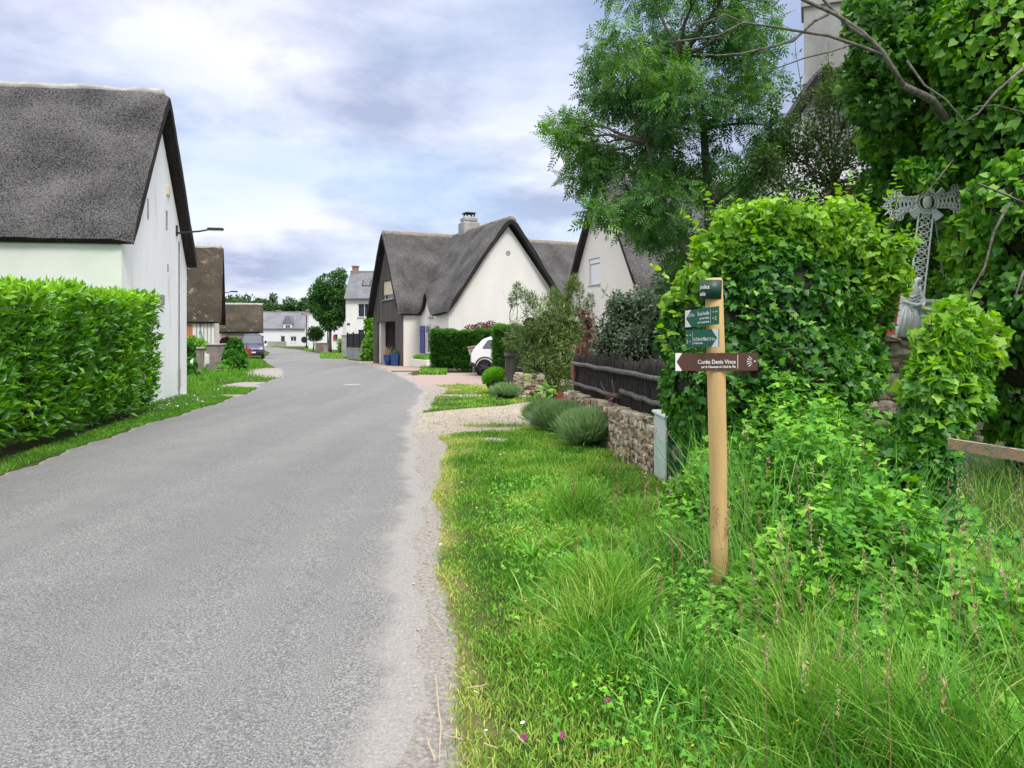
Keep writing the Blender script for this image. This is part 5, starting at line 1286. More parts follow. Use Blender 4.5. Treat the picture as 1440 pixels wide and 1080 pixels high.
for z in (.42, 1.08): m_ = MB(); m_.box(-.22, .37, 21.16, 21.198, z, z+.09); build(m_, 'rail', M['wood_rail'], t)
m_ = MB(); m_.box(.36, .46, 21.15, 21.25, 0, 1.34, .01); build(m_, 'post', M['wood_grey'], t)
# round ball bush
x = fx(697, 21.6)
t = thing('ball_bush', (x, 21.6, 0), 'small round bright green clipped bush left of the stone pier', 'bush')
n = 9000; d = unit(R.normal(size=(n,3))); d[:,2] = np.abs(d[:,2])*1.0 - (R.random(n) < .25)*.4; d = unit(d)
cpos = np.array([x, 21.6, .40]); Pp = cpos + d * np.array([.33,.33,.30]) * R.uniform(.8,1,n)[:,None]
D = d*1.0 + R.normal(size=(n,3))*.25; D[:,2] += .35
leaves('needles', Pp, D, R.normal(size=(n,3)), R.uniform(.06,.12,n), 'narrow', np.clip(.5 + R.normal(size=n)*.2 + .25*d[:,2], 0, 1), M['l_bramble'], t)
core('shade_core', [(x, 21.6, .38, .33, .33, .30)], .95, M['twig'], t)
m_ = MB()
for k in range(7):
    a_ = k*.9; m_.tube([(x, 21.6, 0), (x+.08*math.cos(a_), 21.6+.08*math.sin(a_), .2), (x+.24*math.cos(a_), 21.6+.24*math.sin(a_), .36)], [.02,.016,.01], 5)
build(m_, 'stems', M['bark'], t)
def lavender(x, y, r, h, n, label, tb=.5):
    t = thing('lavender_bush', (x, y, 0), label, 'lavender', 'lavender bushes on the verge')
    a_ = R.uniform(0, 2*np.pi, n); q = np.sqrt(R.random(n))*r*.75*(.85 + .22*np.sin(a_*3 + x*7) + .12*np.sin(a_*7 + y))
    X = x + np.cos(a_)*q; Y = y + np.sin(a_)*q
    # stalks fan outward
    hh = h*(1 - .55*(q/r)**2)*R.uniform(.75,1.05,n)
    sx, sy = np.cos(a_)*q/r*.35, np.sin(a_)*q/r*.35
    D = np.stack([sx*2.4, sy*2.4, np.ones(n)], 1) + R.normal(size=(n,3))*.22
    Pb = np.stack([X, Y, np.full(n,.02)], 1)
    base_ = Pb + unit(D)*(hh*R.uniform(.25,.8,n))[:,None]
    leaves('stalks', base_, D + R.normal(size=(n,3))*.25, R.normal(size=(n,3)), R.uniform(.12,.24,n)*h*2, 'thin', np.clip(tb+R.normal(size=n)*.2,0,1), M['l_lav'], t)
    core('shade_dome', [(x, y, h*.30, r*.8, r*.8, h*.34)], .85, M['twig'], t)
lavender(fx(712,20.0), 20.0, .38, .42, 4200, 'small loose lavender at the foot of the round bush')
lavender(.80, 12.9, .36, .50, 15000, 'rounded grey green lavender farther along the stone wall')
lavender(1.12, 11.2, .36, .54, 17000, 'largest grey green lavender nearest the signpost, against the stone wall')
lavender(.62, 13.9, .31, .46, 8000, 'smaller lavender farthest up the verge by the end of the picket fence')

# oleander, photinia, elaeagnus
cl = [pc(*q) for q in ((775,480,21,38),(745,490,21,28),(800,500,20.5,30),(770,450,21,34),(800,460,21,32),(745,455,21,24),(825,480,21,22),(760,515,20.5,28),(790,530,20.5,22),(725,480,21.3,18),(730,445,21,14),(812,430,21,14),(783,425,21,14))]
t = shrub('oleander', (1.2, 21, 0), cl, 17000, .155, 'narrow', 'l_oleander', 'large loose oleander with narrow leaves between the gate and the picket fence', None, .38, up=.2, rnd=.7, gap=.6, gs=2.2, tspread=.28, stems=12, tbase=.52)
m_ = MB(); tips = [(728,402),(738,410),(748,415),(800,398),(808,390),(815,402),(780,408),(830,418),(722,415)]
for (u, v) in tips:
    a_ = P(u + random.uniform(-6,14), 450, 21); m_.tube(curve3(a_, P(u, v, 21), .02, 4, .03), [.012,.01,.008,.006,.004], 5)
build(m_, 'shoots', M['bark'], t)
foliage('shoot_leaves', [pc(u, v+7, 21, 5, .12, 11) for (u, v) in tips], 2300, .12, 'narrow', M['l_oleander'], t, droop=-.5, tbase=.45)
shrub('photinia', (fx(828,18.5), 18.5, 0), [pc(828,455,18.5,11,.3,18), pc(832,480,18.5,14,.4,20), pc(815,492,18.5,10,.3,12), pc(820,440,18.5,7,.25,9)], 800, .09, 'oval', 'l_photinia', 'red leaved photinia glowing behind the far end of the picket fence', None, .5)
cl = [pc(*q) for q in ((870,465,14,32),(905,450,14,34),(895,490,13.5,34),(930,475,13.5,34),(855,490,14,24),(935,440,13.5,28),(880,440,14.3,24),(870,430,14,16),(915,425,14,18))]
t = shrub('silver_shrub', (fx(895,14), 14, 0), cl, 8000, .085, 'oval', 'l_silver', 'grey green broad shrub behind the picket fence, left of the signpost', None, .62, tspread=.28)
foliage('upper_shoots', [pc(868,422,14,10,.2,12), pc(893,418,14,12,.2,10), pc(925,418,14,14,.2,12)], 500, .07, 'oval', M['l_silver'], t)
# big leaved plant and red edging near the pier
t = thing('big_leaved_plant', (fx(755,19), 19, 0), 'low plant with big round leaves right of the stone pier', 'plant')
m_ = MB()
LV = [(742,533),(757,548),(768,540),(772,552),(750,556),(783,550)]
for (u, v) in LV: m_.tube(curve3((fx(762,19),19,0), P(u,v,19), .05, 4, .04), .008, 5)
build(m_, 'stalks', M['l_bramble'], t)
q = np.array([P(u, v, 19) for u, v in LV for _ in range(3)]) + R.normal(size=(len(LV)*3,3))*.05
leaves('leaves', q, R.normal(size=q.shape)*.5 + np.array([0,-.5,0]), np.array([0,-.7,.7]) + R.normal(size=q.shape)*.2, R.uniform(.10,.17,len(q)), 'heart', R.uniform(.3,.8,len(q)), M['l_bright'], t)
t = thing('red_edging', (fx(789,19), 19, 0), 'small red picket edging at the far end of the rubble wall', 'edging')
m_ = MB()
for k in range(6): m_.box(fx(779+k*3,19), fx(779+k*3,19)+.035, 19, 19.02, 0, .26)
m_.box(fx(778,19), fx(797,19), 19.02, 19.035, .16, .2); build(m_, 'pickets', surf('red_edge', c(.30,.07,.06), c(.22,.05,.05), 4), t)

# ------------------------------------------------------------------ rubble wall with picket fence
wp0 = (1.06, 15.0); wp1 = (1.60, 8.15)
dw = nrm((wp1[0]-wp0[0], wp1[1]-wp0[1])); lw = math.hypot(wp1[0]-wp0[0], wp1[1]-wp0[1])
fW = ((wp0[0], wp0[1], 0), dw, (-dw[1], dw[0]))        # y' to the garden side (right)
t = thing('rubble_wall', (wp0[0], wp0[1], 0), 'low beige rubble stone wall under the dark picket fence', 'wall')
ztw = lambda x: .53 + .13 * x / lw
m_ = MB(fW)
for k in range(20): m_.box(lw*k/20, lw*(k+1)/20, .05, .32, 0, ztw(lw*k/20) - .02)
build(m_, 'mortar_core', M['mortar'], t)
stones('stonework', fW, 0, lw, ztw, 0, 0, .34, t, .105, seed=8, both=True)
t = thing('picket_fence', MB(fW).T((0, .17, .55)), 'dark rustic picket fence of round stakes on top of the rubble wall', 'fence')
x = .02; i = 0
while x < lw - .02:
    zb = ztw(x) + .02 - random.uniform(0, .02); zt_ = 1.27 + random.uniform(-.05, .05) + .05 * x / lw
    m_ = MB(fW); r_ = random.uniform(.030, .040); yy = .17
    n = 7; px = x; pts = []
    ph = random.uniform(0, 6)
    for j in range(n + 1):
        tt_ = j / n; pts.append((px + .012*math.sin(ph + tt_*5) + random.uniform(-.006,.006), yy + random.uniform(-.006,.006), zb + (zt_-zb)*tt_))
    rr_ = [r_*random.uniform(.82,1.1) for _ in range(n)] + [r_*.55]
    m_.tube(pts, rr_, 8); build(m_, 'picket', M['wood_dark'], t, smooth=True)
    x += r_*2 + random.uniform(.022, .05); i += 1
for (xa, xb, za, zb) in ((-.05, lw-.1, 1.10, 1.13), (-.05, lw*.60, .72, .76), (lw*.63, lw+.1, .85, .84)):
    m_ = MB(fW); m_.tube([(xa+(xb-xa)*k/8, .105+random.uniform(-.006,.006), za+(zb-za)*k/8+random.uniform(-.012,.012)) for k in range(9)], [.036*random.uniform(.85,1.1) for _ in range(9)], 8)
    build(m_, 'rail', M['wood_rail'], t, smooth=True)
m_ = MB(fW); m_.box(.28, .50, .055, .065, .80, 1.06); m_.box(.30, .48, .05, .055, .93, .99); tag(build(m_, 'red_plate', M['rust']), 'small red plate hung on the far end of the picket fence', 'plate')
# creeper twig on fence with red leaves
t = thing('red_creeper', MB(fW).T((lw*.62, .05, .6)), 'thin creeper twig with a few red leaves on the picket fence', 'creeper')
m_ = MB(fW); m_.tube([(lw*.60,.03,.62),(lw*.58,.02,.75),(lw*.62,.03,.85),(lw*.60,.02,1.0)], .006, 5); m_.tube([(lw*.58,.02,.75),(lw*.5,.02,.86),(lw*.48,.02,.93)], .005, 5); build(m_, 'twig', M['bark_light'], t)
q = np.array([MB(fW).T((lw*random.uniform(.56,.66), .01, random.uniform(.58,.85))) for _ in range(26)])
leaves('leaves', q, R.normal(size=q.shape), R.normal(size=q.shape), R.uniform(.04,.07,26), 'oval', R.uniform(.2,1,26), M['l_photinia'], t)
# utility box
fB = ((1.50, 8.12, 0), nrm((.0, -1)), (1, 0))
t = thing('utility_box', (1.5, 7.9, 0), 'pale and peeling green meter box at the near end of the rubble wall', 'meter box')
m_ = MB(); m_.box(1.505, 1.86, 7.52, 8.12, .20, .80, .012); bo = build(m_, 'body', M['box_green'], t)
m_ = MB(); m_.box(1.488, 1.503, 7.505, 8.10, .16, .82, .004); build(m_, 'side_panel', M['box_white'], t)
m_ = MB(); m_.box(1.47, 1.90, 7.48, 8.14, .803, .84, .01); build(m_, 'lid', M['box_white'], t)
m_ = MB(); m_.box(1.56, 1.60, 7.508, 7.517, .45, .55); build(m_, 'latch', M['galv'], t)
m_ = MB(); m_.box(1.56, 1.82, 7.56, 8.08, 0, .198); build(m_, 'plinth', M['mortar'], t)

# ------------------------------------------------------------------ signpost
t = thing('signpost', (1.238, 4.63, 0), 'round pale wooden signpost with two green and one brown hiking signs', 'signpost')
m_ = MB(); m_.tube([(1.245,4.63,-.1),(1.240,4.63,.35),(1.232,4.63,.9),(1.222,4.63,1.4),(1.207,4.63,1.940),(1.2065,4.63,1.952)], [.051,.051,.053,.054,.052,.046], 28); build(m_, 'post', M['wood_post'], t, smooth=False)
for p_ in t.children: 
    p_.data.polygons.foreach_set('use_smooth', [len(q.vertices) == 4 for q in p_.data.polygons])
def txt(body, size, mat, parent, mtx, align='LEFT', name='lettering', font_sx=1.0, bold=.0):
    cu = bpy.data.curves.new('t', 'FONT'); cu.body = body; cu.size = size; cu.extrude = .0004; cu.offset = bold; cu.align_x = align; cu.align_y = 'CENTER'; cu.resolution_u = 4
    ob = bpy.data.objects.new('t', cu); C.objects.link(ob)
    bpy.context.view_layer.update()
    me = bpy.data.meshes.new_from_object(ob.evaluated_get(bpy.context.evaluated_depsgraph_get()))
    bpy.data.objects.remove(ob); bpy.data.curves.remove(cu)
    for v in me.vertices: v.co.x *= font_sx
    me.transform(mtx)
    L0 = wloc(parent)
    for v in me.vertices: v.co -= L0
    me.name = name; me.materials.clear()
    return mkobj(name, me, M[mat], parent)
from mathutils import Matrix
def plane_mtx(o, xd, zd):
    xd = Vector(xd).normalized(); zd = Vector(zd).normalized(); nn = xd.cross(zd)
    m = Matrix(((xd.x, zd.x, nn.x, o[0]), (xd.y, zd.y, nn.y, o[1]), (xd.z, zd.z, nn.z, o[2]), (0,0,0,1))); return m
def plate(o, xd, zd, poly, th, mat, name, parent, off=0.0):
    """flat plate in plane (xd,zd) with polygon poly, front face toward -normal side n=xd x zd"""
    mt = plane_mtx(o, xd, zd); m_ = MB(); n = len(poly)
    vs = [tuple(mt @ Vector((p[0], p[1], off))) for p in poly] + [tuple(mt @ Vector((p[0], p[1], off - th))) for p in poly]
    m_.add(vs, [tuple(range(n)), tuple(range(2*n-1, n-1, -1))] + [(i, n+i, n+(i+1) % n, (i+1) % n) for i in range(n)])
    return build(m_, name, M[mat], parent)
# brown sign
o_ = (0.965, 4.570, 1.453); xd, zd = (1, 0, 0.004), (0, 0, 1)
hb = .0525; lb_ = .485
sb = plate(o_, xd, zd, [(0,-hb),(lb_,-hb),(lb_,hb),(0,hb)], .004, 'sign_brown', 'brown_sign', t)
sb['label'] = 'brown arrow sign reading Curée Denis Vince'
for pl in ([(0,-hb),(.040,-hb),(.0065,0)], [(0,hb),(.0065,0),(.040,hb)], [(0,-hb),(.0065,0),(0,hb)]): plate(o_, xd, zd, pl, .0004, 'sign_white', 'arrow_tip', sb, .0009)
mt = plane_mtx(o_, xd, zd)
txt('Curée Denis Vince', .034, 'sign_white', sb, mt @ Matrix.Translation((.356, -.001, .0008)), 'RIGHT', font_sx=.86, bold=.0005)
for o2 in list(sb.children): pass
txt("par la Chaussée du Chef de l'Île", .0185, 'sign_white', sb, mt @ Matrix.Translation((.356, -.030, .0008)), 'RIGHT', font_sx=.86, bold=.0004)
plate(o_, xd, zd, [(.367,-hb*.78),(.370,-hb*.78),(.370,hb*.78),(.367,hb*.78)], .0004, 'sign_white', 'divider', sb, .0009)
sh = (.468, .002); m_ = MB()
for ang in (140, 160, 180, 200, 220):
    a_ = rad(ang); dxx, dyy = math.cos(a_), math.sin(a_); px, py = -dyy, dxx
    r0_, r1_ = .018, .046
    vs = []
    for (r_, w_) in ((r0_, .0008), (r1_, .0028)): 
        vs += [(sh[0]+dxx*r_-px*w_, sh[1]+dyy*r_-py*w_), (sh[0]+dxx*r_+px*w_, sh[1]+dyy*r_+py*w_)]
    m_.add([tuple(mt @ Vector((q[0], q[1], .001))) for q in (vs[0], vs[1], vs[3], vs[2])], [(0,1,2,3)])
m_.add([tuple(mt @ Vector((sh[0]+.0005+.0050*math.cos(k*.7854), sh[1]+.0050*math.sin(k*.7854), .001))) for k in range(8)], [tuple(range(8))])
build(m_, 'shell_symbol', M['sign_white'], sb, fix=False)
for z in (.044, -.044):
    plate(o_, xd, zd, [(.238+.0035*math.cos(k*.7854), z+.0035*math.sin(k*.7854)) for k in range(8)], .001, 'galv', 'screw', sb, .0015)
# green signs, turned away from the camera
nearp = Vector((1.182, 4.43)); farp = Vector((1.075, 4.80))
xdg = Vector((nearp.x-farp.x, nearp.y-farp.y, 0)); Lg = xdg.length; xdg.normalize(); hg = .052
def green(z, kind):
    o2 = (farp.x, farp.y, z); zdg = (0, 0, 1)
    xd2 = (xdg.x, xdg.y, .035 if kind == 1 else .01)
    g = plate(o2, xd2, zdg, [(0,-hg),(Lg,-hg),(Lg,hg),(0,hg)], .006, 'sign_green', 'green_sign', t)
    mt = plane_mtx(o2, xd2, zdg)
    if kind == 1:
        g['label'] = 'upper green arrow sign pointing left, 2,7 km'
        for pl in ([(0,-hg),(.075,-hg),(.012,0)], [(0,hg),(.012,0),(.075,hg)], [(0,-hg),(.012,0),(0,hg)]): plate(o2, xd2, zdg, pl, .0004, 'sign_white', 'arrow_tip', g, .001)
        txt('2,7 km', .027, 'sign_white', g, mt @ Matrix.Translation((.04,.018,.001)), 'LEFT', bold=.0003)
        txt('Île de Pendille', .030, 'sign_white', g, mt @ Matrix.Translation((.285,.019,.001)), 'RIGHT', font_sx=.78, bold=.0004)
        txt('par Fossé de Mazin', .018, 'sign_white', g, mt @ Matrix.Translation((.285,-.008,.001)), 'RIGHT', font_sx=.78, bold=.0003)
        txt('par la Chaussée Neuve', .018, 'sign_white', g, mt @ Matrix.Translation((.285,-.031,.001)), 'RIGHT', font_sx=.78, bold=.0003)
        plate(o2, xd2, zdg, [(.298,-.042),(.301,-.042),(.301,.040),(.298,.040)], .0004, 'sign_white', 'divider', g, .001)
        plate(o2, xd2, zdg, [(.352,.019),(.376,.019),(.376,.026),(.352,.026)], .0004, 'sign_yellow', 'yellow_mark', g, .001)
        m_ = MB(); vs = []
        for k in range(9):
            a_ = rad(90 + k*22.5); vs.append(tuple(mt @ Vector((.366+.017*math.cos(a_)*1.0, -.015+.014*math.sin(a_), .001))))
        for k in range(8, -1, -1):
            a_ = rad(90 + k*22.5); vs.append(tuple(mt @ Vector((.366+.007*math.cos(a_), -.015+.006*math.sin(a_), .001))))
        m_.add(vs, [(k, k+1, 16-k, 17-k) for k in range(8)]); build(m_, 'yellow_arrow', M['sign_yellow'], g, fix=False)
        txt('GR', .013, 'sign_white', g, mt @ Matrix.Translation((.322,.022,.001)), 'LEFT'); txt('PR', .013, 'sign_white', g, mt @ Matrix.Translation((.322,-.015,.001)), 'LEFT')
    else:
        g['label'] = 'lower green arrow sign pointing right, 1,5 km'
        for pl in ([(Lg,-hg),(Lg-.012,0),(Lg-.075,-hg)], [(Lg,hg),(Lg-.075,hg),(Lg-.012,0)], [(Lg,-hg),(Lg,hg),(Lg-.012,0)]): plate(o2, xd2, zdg, pl, .0004, 'sign_white', 'arrow_tip', g, .001)
        txt('1,5 km', .027, 'sign_white', g, mt @ Matrix.Translation((Lg-.035,-.006,.001)), 'RIGHT', bold=.0003)
        txt('La Croix du Millaud', .030, 'sign_white', g, mt @ Matrix.Translation((.105,-.006,.001)), 'LEFT', font_sx=.70, bold=.0004)
        txt('par Fossé de Bréca', .018, 'sign_white', g, mt @ Matrix.Translation((.105,-.030,.001)), 'LEFT', font_sx=.78, bold=.0003)
        plate(o2, xd2, zdg, [(.092,-.042),(.095,-.042),(.095,.040),(.092,.040)], .0004, 'sign_white', 'divider', g, .001)
        plate(o2, xd2, zdg, [(.012,.015),(.036,.015),(.036,.022),(.012,.022)], .0004, 'sign_yellow', 'yellow_mark', g, .001)
        m_ = MB(); vs = []
        for k in range(9):
            a_ = rad(-90 + k*22.5); vs.append(tuple(mt @ Vector((.020+.017*math.cos(a_), -.02+.014*math.sin(a_), .001))))
        for k in range(8, -1, -1):
            a_ = rad(-90 + k*22.5); vs.append(tuple(mt @ Vector((.020+.007*math.cos(a_), -.02+.006*math.sin(a_), .001))))
        m_.add(vs, [(k, k+1, 16-k, 17-k) for k in range(8)]); build(m_, 'yellow_arrow', M['sign_yellow'], g, fix=False)
        txt('GR', .013, 'sign_white', g, mt @ Matrix.Translation((.055,.019,.001)), 'LEFT'); txt('PR', .013, 'sign_white', g, mt @ Matrix.Translation((.055,-.02,.001)), 'LEFT')
    for (xx, zz) in ((Lg*.5, .043), (Lg*.5, -.043)):
        plate(o2, xd2, zdg, [(xx+.004*math.cos(k*.7854), zz+.0035*math.sin(k*.7854)) for k in range(8)], .001, 'plastic', 'screw', g, .0015)
green(1.712, 1); green(1.592, 2)
# wrapped collar
m_ = MB(); cxc, cyc = 1.198, 4.628; V = []; n = 26
for r_ in (.0620, .0585):
    for z in (1.826, 1.938):
        for k in range(n + 1):
            a_ = rad(150 + 200*k/n - 0); V.append((cxc + math.cos(a_)*(r_+.004*(math.cos(a_) < -.2)) - .004, cyc + math.sin(a_)*r_, z))
q = n + 1
Fs = [(k, k+1, q+k+1, q+k) for k in range(n)] + [(2*q+k+1, 2*q+k, 3*q+k, 3*q+k+1) for k in range(n)] + [(k, 2*q+k, 2*q+k+1, k+1) for k in range(n)] + [(q+k, q+k+1, 3*q+k+1, 3*q+k) for k in range(n)]
m_.add(V, Fs); cl_ = build(m_, 'collar_plate', M['sign_dark'], t, smooth=True, fix=True)
# lettering bent round the collar
def bent(body, size, z, a0):
    o2 = txt(body, size, 'sign_white', cl_, Matrix.Identity(4), 'LEFT', font_sx=.8, bold=.0005)
    L0 = wloc(cl_)
    for v in o2.data.vertices:
        x_, y_, z_ = v.co.x + L0.x, v.co.y + L0.y, v.co.z + L0.z
        a_ = a0 + x_ / .062; r_ = .0645 + z_
        v.co = Vector((cxc - .004 + math.cos(a_)*(r_+.004*(math.cos(a_) < -.2)), cyc + math.sin(a_)*r_, z + y_)) - L0
bent('Landes', .036, 1.897, rad(172)); bent('Fossés', .036, 1.857, rad(155))

# ------------------------------------------------------------------ iron cross on stone wall
YC = 8.0
fX = ((2.05, 8.3, 0), nrm((1, .0)), (0, 1))
t = thing('ruined_stone_wall', (4.0, 8.3, 0), 'old rubble stone wall carrying the iron cross, half buried in ivy', 'wall')
m_ = MB(fX); m_.box(0, 2.6, .05, .55, 0, 1.55); build(m_, 'mortar_core', M['mortar'], t)
stones('stonework', ((2.05, 7.82, 0), (1,0), (0,1)), 1.0, 2.62, 1.60, .55, 0, .9, t, .12, seed=15, squash=.5)
m_ = MB(); m_.box(2.0, 4.64, 7.87, 8.3, 0, 1.52); build(m_, 'mortar_core', M['mortar'], t)
def cz(v): return fz(v, YC)
bx, tx = fx(1283, YC), fx(1306, YC)       # bottom and centre of the shaft
t = thing('iron_cross', (bx, YC, 1.64), 'ornate openwork cast iron cross, pale grey and leaning, on the old stone wall', 'cross')
cB = Vector((fx(1291,YC), YC, cz(400))); cT = Vector((fx(1302.5,YC), YC, cz(298)))
ax = (cT - cB).normalized(); px = Vector((ax.z, 0, -ax.x))
ctr = cT + ax*.10
def lat(mb, p0, p1, w0, w1, n):
    d = (p1-p0); q = Vector((d.z, 0, -d.x)).normalized()
    mb.tube([p0 + q*w0, p1 + q*w1], .0095, 6); mb.tube([p0 - q*w0, p1 - q*w1], .0095, 6)
    for k in range(n):
        a_ = p0.lerp(p1, k/n); b_ = p0.lerp(p1, (k+1)/n); m0 = w0+(w1-w0)*k/n; m1 = w0+(w1-w0)*(k+1)/n
        mb.tube([a_ - q*m0, b_ + q*m1], .006, 5); mb.tube([a_ + q*m0, b_ - q*m1], .006, 5)
        mid = a_.lerp(b_, .5); ring(mb, mid, m0*.52, .0055, q, d.normalized())
def ring(mb, cc, r_, t_, q=Vector((1,0,0)), d=Vector((0,0,1)), n=12):
    pts = [cc + (q*math.cos(k*2*math.pi/n) + d*math.sin(k*2*math.pi/n))*r_ for k in range(n+1)]
    mb.tube(pts, t_, 5, cap=False)
m_ = MB(); lat(m_, cB - ax*.35, cT, .074, .074, 12); build(m_, 'shaft', M['iron_white'], t)
AL = fx(1258,YC) - ctr.x; 
sideL = Vector((-1, 0, -.10)).normalized(); sideR = Vector((1, 0, .09)).normalized()
def fleur(mb, c0, d, s):
    q = Vector((d.z, 0, -d.x)); 
    for (oy, ox, rr_) in ((.0,.0,.05),(.075,.0,.03),(0,.08,.035),(0,-.08,.035),(-.03,.11,.028),(-.03,-.11,.028),(.045,.05,.025),(.045,-.05,.025),(-.06,.06,.03),(-.06,-.06,.03)):
        p = c0 + d*oy*s + q*ox*s; ring(mb, p, rr_*s, .007, q, d, 9)
        mb.tube([p - d*rr_*s, p + d*rr_*s], .005, 4); mb.tube([p - q*rr_*s, p + q*rr_*s], .005, 4)
    for ang in (-90,-60,-35,0,35,60,90):
        a_ = rad(ang); dd = d*math.cos(a_) + q*math.sin(a_); mb.tube([c0 + dd*.07*s, c0 + dd*.135*s], [.013, .004], 5)
for sd_, nm in ((sideL, 'left'), (sideR, 'right')):
    m_ = MB(); p1 = ctr + sd_*.30; lat(m_, ctr + sd_*.10, p1, .062, .085, 5)
    for k in range(5): m_.tube([ctr + sd_*(.12+.045*k) + Vector((0,0,.05)), ctr + sd_*(.12+.045*k) + Vector((0,0,.085))], [.008,.003], 4)
    fleur(m_, ctr + sd_*.33, sd_, 1.15)
    build(m_, 'arm', M['iron_white'], t)
m_ = MB(); lat(m_, ctr + ax*.09, ctr + ax*.22, .05, .05, 2); fleur(m_, ctr + ax*.26, ax, .9); build(m_, 'head', M['iron_white'], t)
m_ = MB(); ring(m_, ctr, .115, .014, px, ax, 20); ring(m_, ctr, .085, .008, px, ax, 20)
for k in range(16):
    a_ = 2*math.pi*k/16; dd = px*math.cos(a_) + ax*math.sin(a_); m_.tube([ctr+dd*.085, ctr+dd*.115], .005, 4)
build(m_, 'halo', M['iron_white'], t)
m_ = MB(); m_.lathe([(.005,-.03),(.03,-.028),(.045,-.01),(.045,.01)], (ctr.x, ctr.y, ctr.z), 14, 'y')
m_.v = [(q[0], q[1], ctr.z + (q[2]-ctr.z)*1.55) for q in m_.v]; build(m_, 'medallion', M['statue'], t, smooth=True)
for grp_ in ((215, 222, 229, 236), (304, 311, 318, 325), (131, 138), (42, 49)):
    m_ = MB()
    for ang in grp_:
        a_ = rad(ang); dd = px*math.cos(a_) + ax*math.sin(a_); m_.tube([ctr+dd*.110, ctr+dd*.21], [.010, .018], 4)
    build(m_, 'ray_fan', M['iron_white'], t)
m_ = MB(); m_.tube([P(1314,300,8.05), P(1333,430,8.25)], .012, 6); tag(build(m_, 'stay_rod', M['galv']), 'thin grey metal rod propping the iron cross from behind', 'rod')
m_ = MB(); q = P(1326,440,8.35); m_.box(q.x-.10, q.x+.10, 8.25, 8.45, 1.55, 1.98, .015); tag(build(m_, 'stone_block', M['mortar']), 'small upright stone block at the foot of the stay rod', 'block')
# statue group at the foot: skinned draped figure clasping the shaft, and a plinth
def skinned(name, pts, edges, mat, parent, sub=2):
    me = bpy.data.meshes.new(name); L0 = wloc(parent)
    me.from_pydata([tuple(Vector(p[:3]) - L0) for p in pts], edges, [])
    o = mkobj(name, me, None, parent)
    md = o.modifiers.new('s', 'SKIN'); md.use_smooth_shade = True
    for i, p in enumerate(pts):
        sv = me.skin_vertices[0].data[i]; r_ = p[3]; sv.radius = (r_, r_ if len(p) < 5 else p[4]); sv.use_root = (i == 0)
    sb_ = o.modifiers.new('u', 'SUBSURF'); sb_.levels = sub; sb_.render_levels = sub
    bpy.context.view_layer.update()
    m2 = bpy.data.meshes.new_from_object(o.evaluated_get(bpy.context.evaluated_depsgraph_get()))
    o.modifiers.clear(); o.data = m2; m2.name = name; m2.materials.clear(); m2.materials.append(mat)
    bpy.data.meshes.remove(me); return o
xs_ = fx(1276, 7.86); ys_ = 7.86; zb = 1.60
t = thing('statue', (xs_, ys_, zb), 'small pale grey statue of a draped figure bowed against the foot of the iron cross', 'statue')
q = lambda u, v, dy=0: (fx(u, ys_), ys_+dy, fz(v, ys_))
pts = [q(1274,440)+(.080,.075), q(1272,462)+(.095,.09), q(1276,422)+(.070,.065), q(1281,407)+(.078,.06), q(1286,398)+(.03,.03), q(1292,392)+(.042,.045), q(1296,398)+(.030,.034),
       q(1271,408,-.02)+(.035,.035), q(1266,424,-.05)+(.028,.028), q(1282,430,-.09)+(.022,.022), q(1290,428,-.09)+(.018,.018), q(1290,410,-.02)+(.032,.032), q(1297,424,-.05)+(.024,.024), q(1290,434,-.1)+(.017,.017),
       q(1268,476,-.02)+(.10,.08)]
skinned('body', pts, [(0,1),(0,2),(2,3),(3,4),(4,5),(5,6),(3,7),(7,8),(8,9),(9,10),(3,11),(11,12),(12,13),(1,14)], M['statue'], t)
# drapery folds
m_ = MB()
for k in range(11):
    u0 = 1262 + k*2.4; m_.tube([q(1270+k*.9, 428, -.06), q(u0, 446, -.085+.01*math.sin(k*2)), q(u0-3+k*.35, 474, -.085+.012*math.cos(k*2.3))], [.008,.014,.017], 6)
for k in range(6):
    m_.tube([q(1266+k*.6, 412+k*4, -.04), q(1276, 419+k*4.5, -.085), q(1290, 414+k*4, -.05)], [.008,.012,.007], 6)
build(m_, 'drapery', M['statue'], t, smooth=True)
m_ = MB(); xx = fx(1302, 7.9)
m_.box(xx-.13, xx+.13, 7.78, 8.05, zb, zb+.10, .01); m_.box(xx-.10, xx+.10, 7.81, 8.0, zb+.10, zb+.34, .015); m_.box(xx-.12, xx+.12, 7.79, 8.02, zb+.34, zb+.38, .01)
build(m_, 'plinth', M['statue'], t)
cur = [q(1290,432,-.06)+(.03,.03), q(1300,436,-.07)+(.032,.032), q(1308,441,-.06)+(.026,.026), q(1312,450,-.06)+(.02,.02)]
skinned('reclining_figure', cur, [(0,1),(1,2),(2,3)], M['statue'], t)

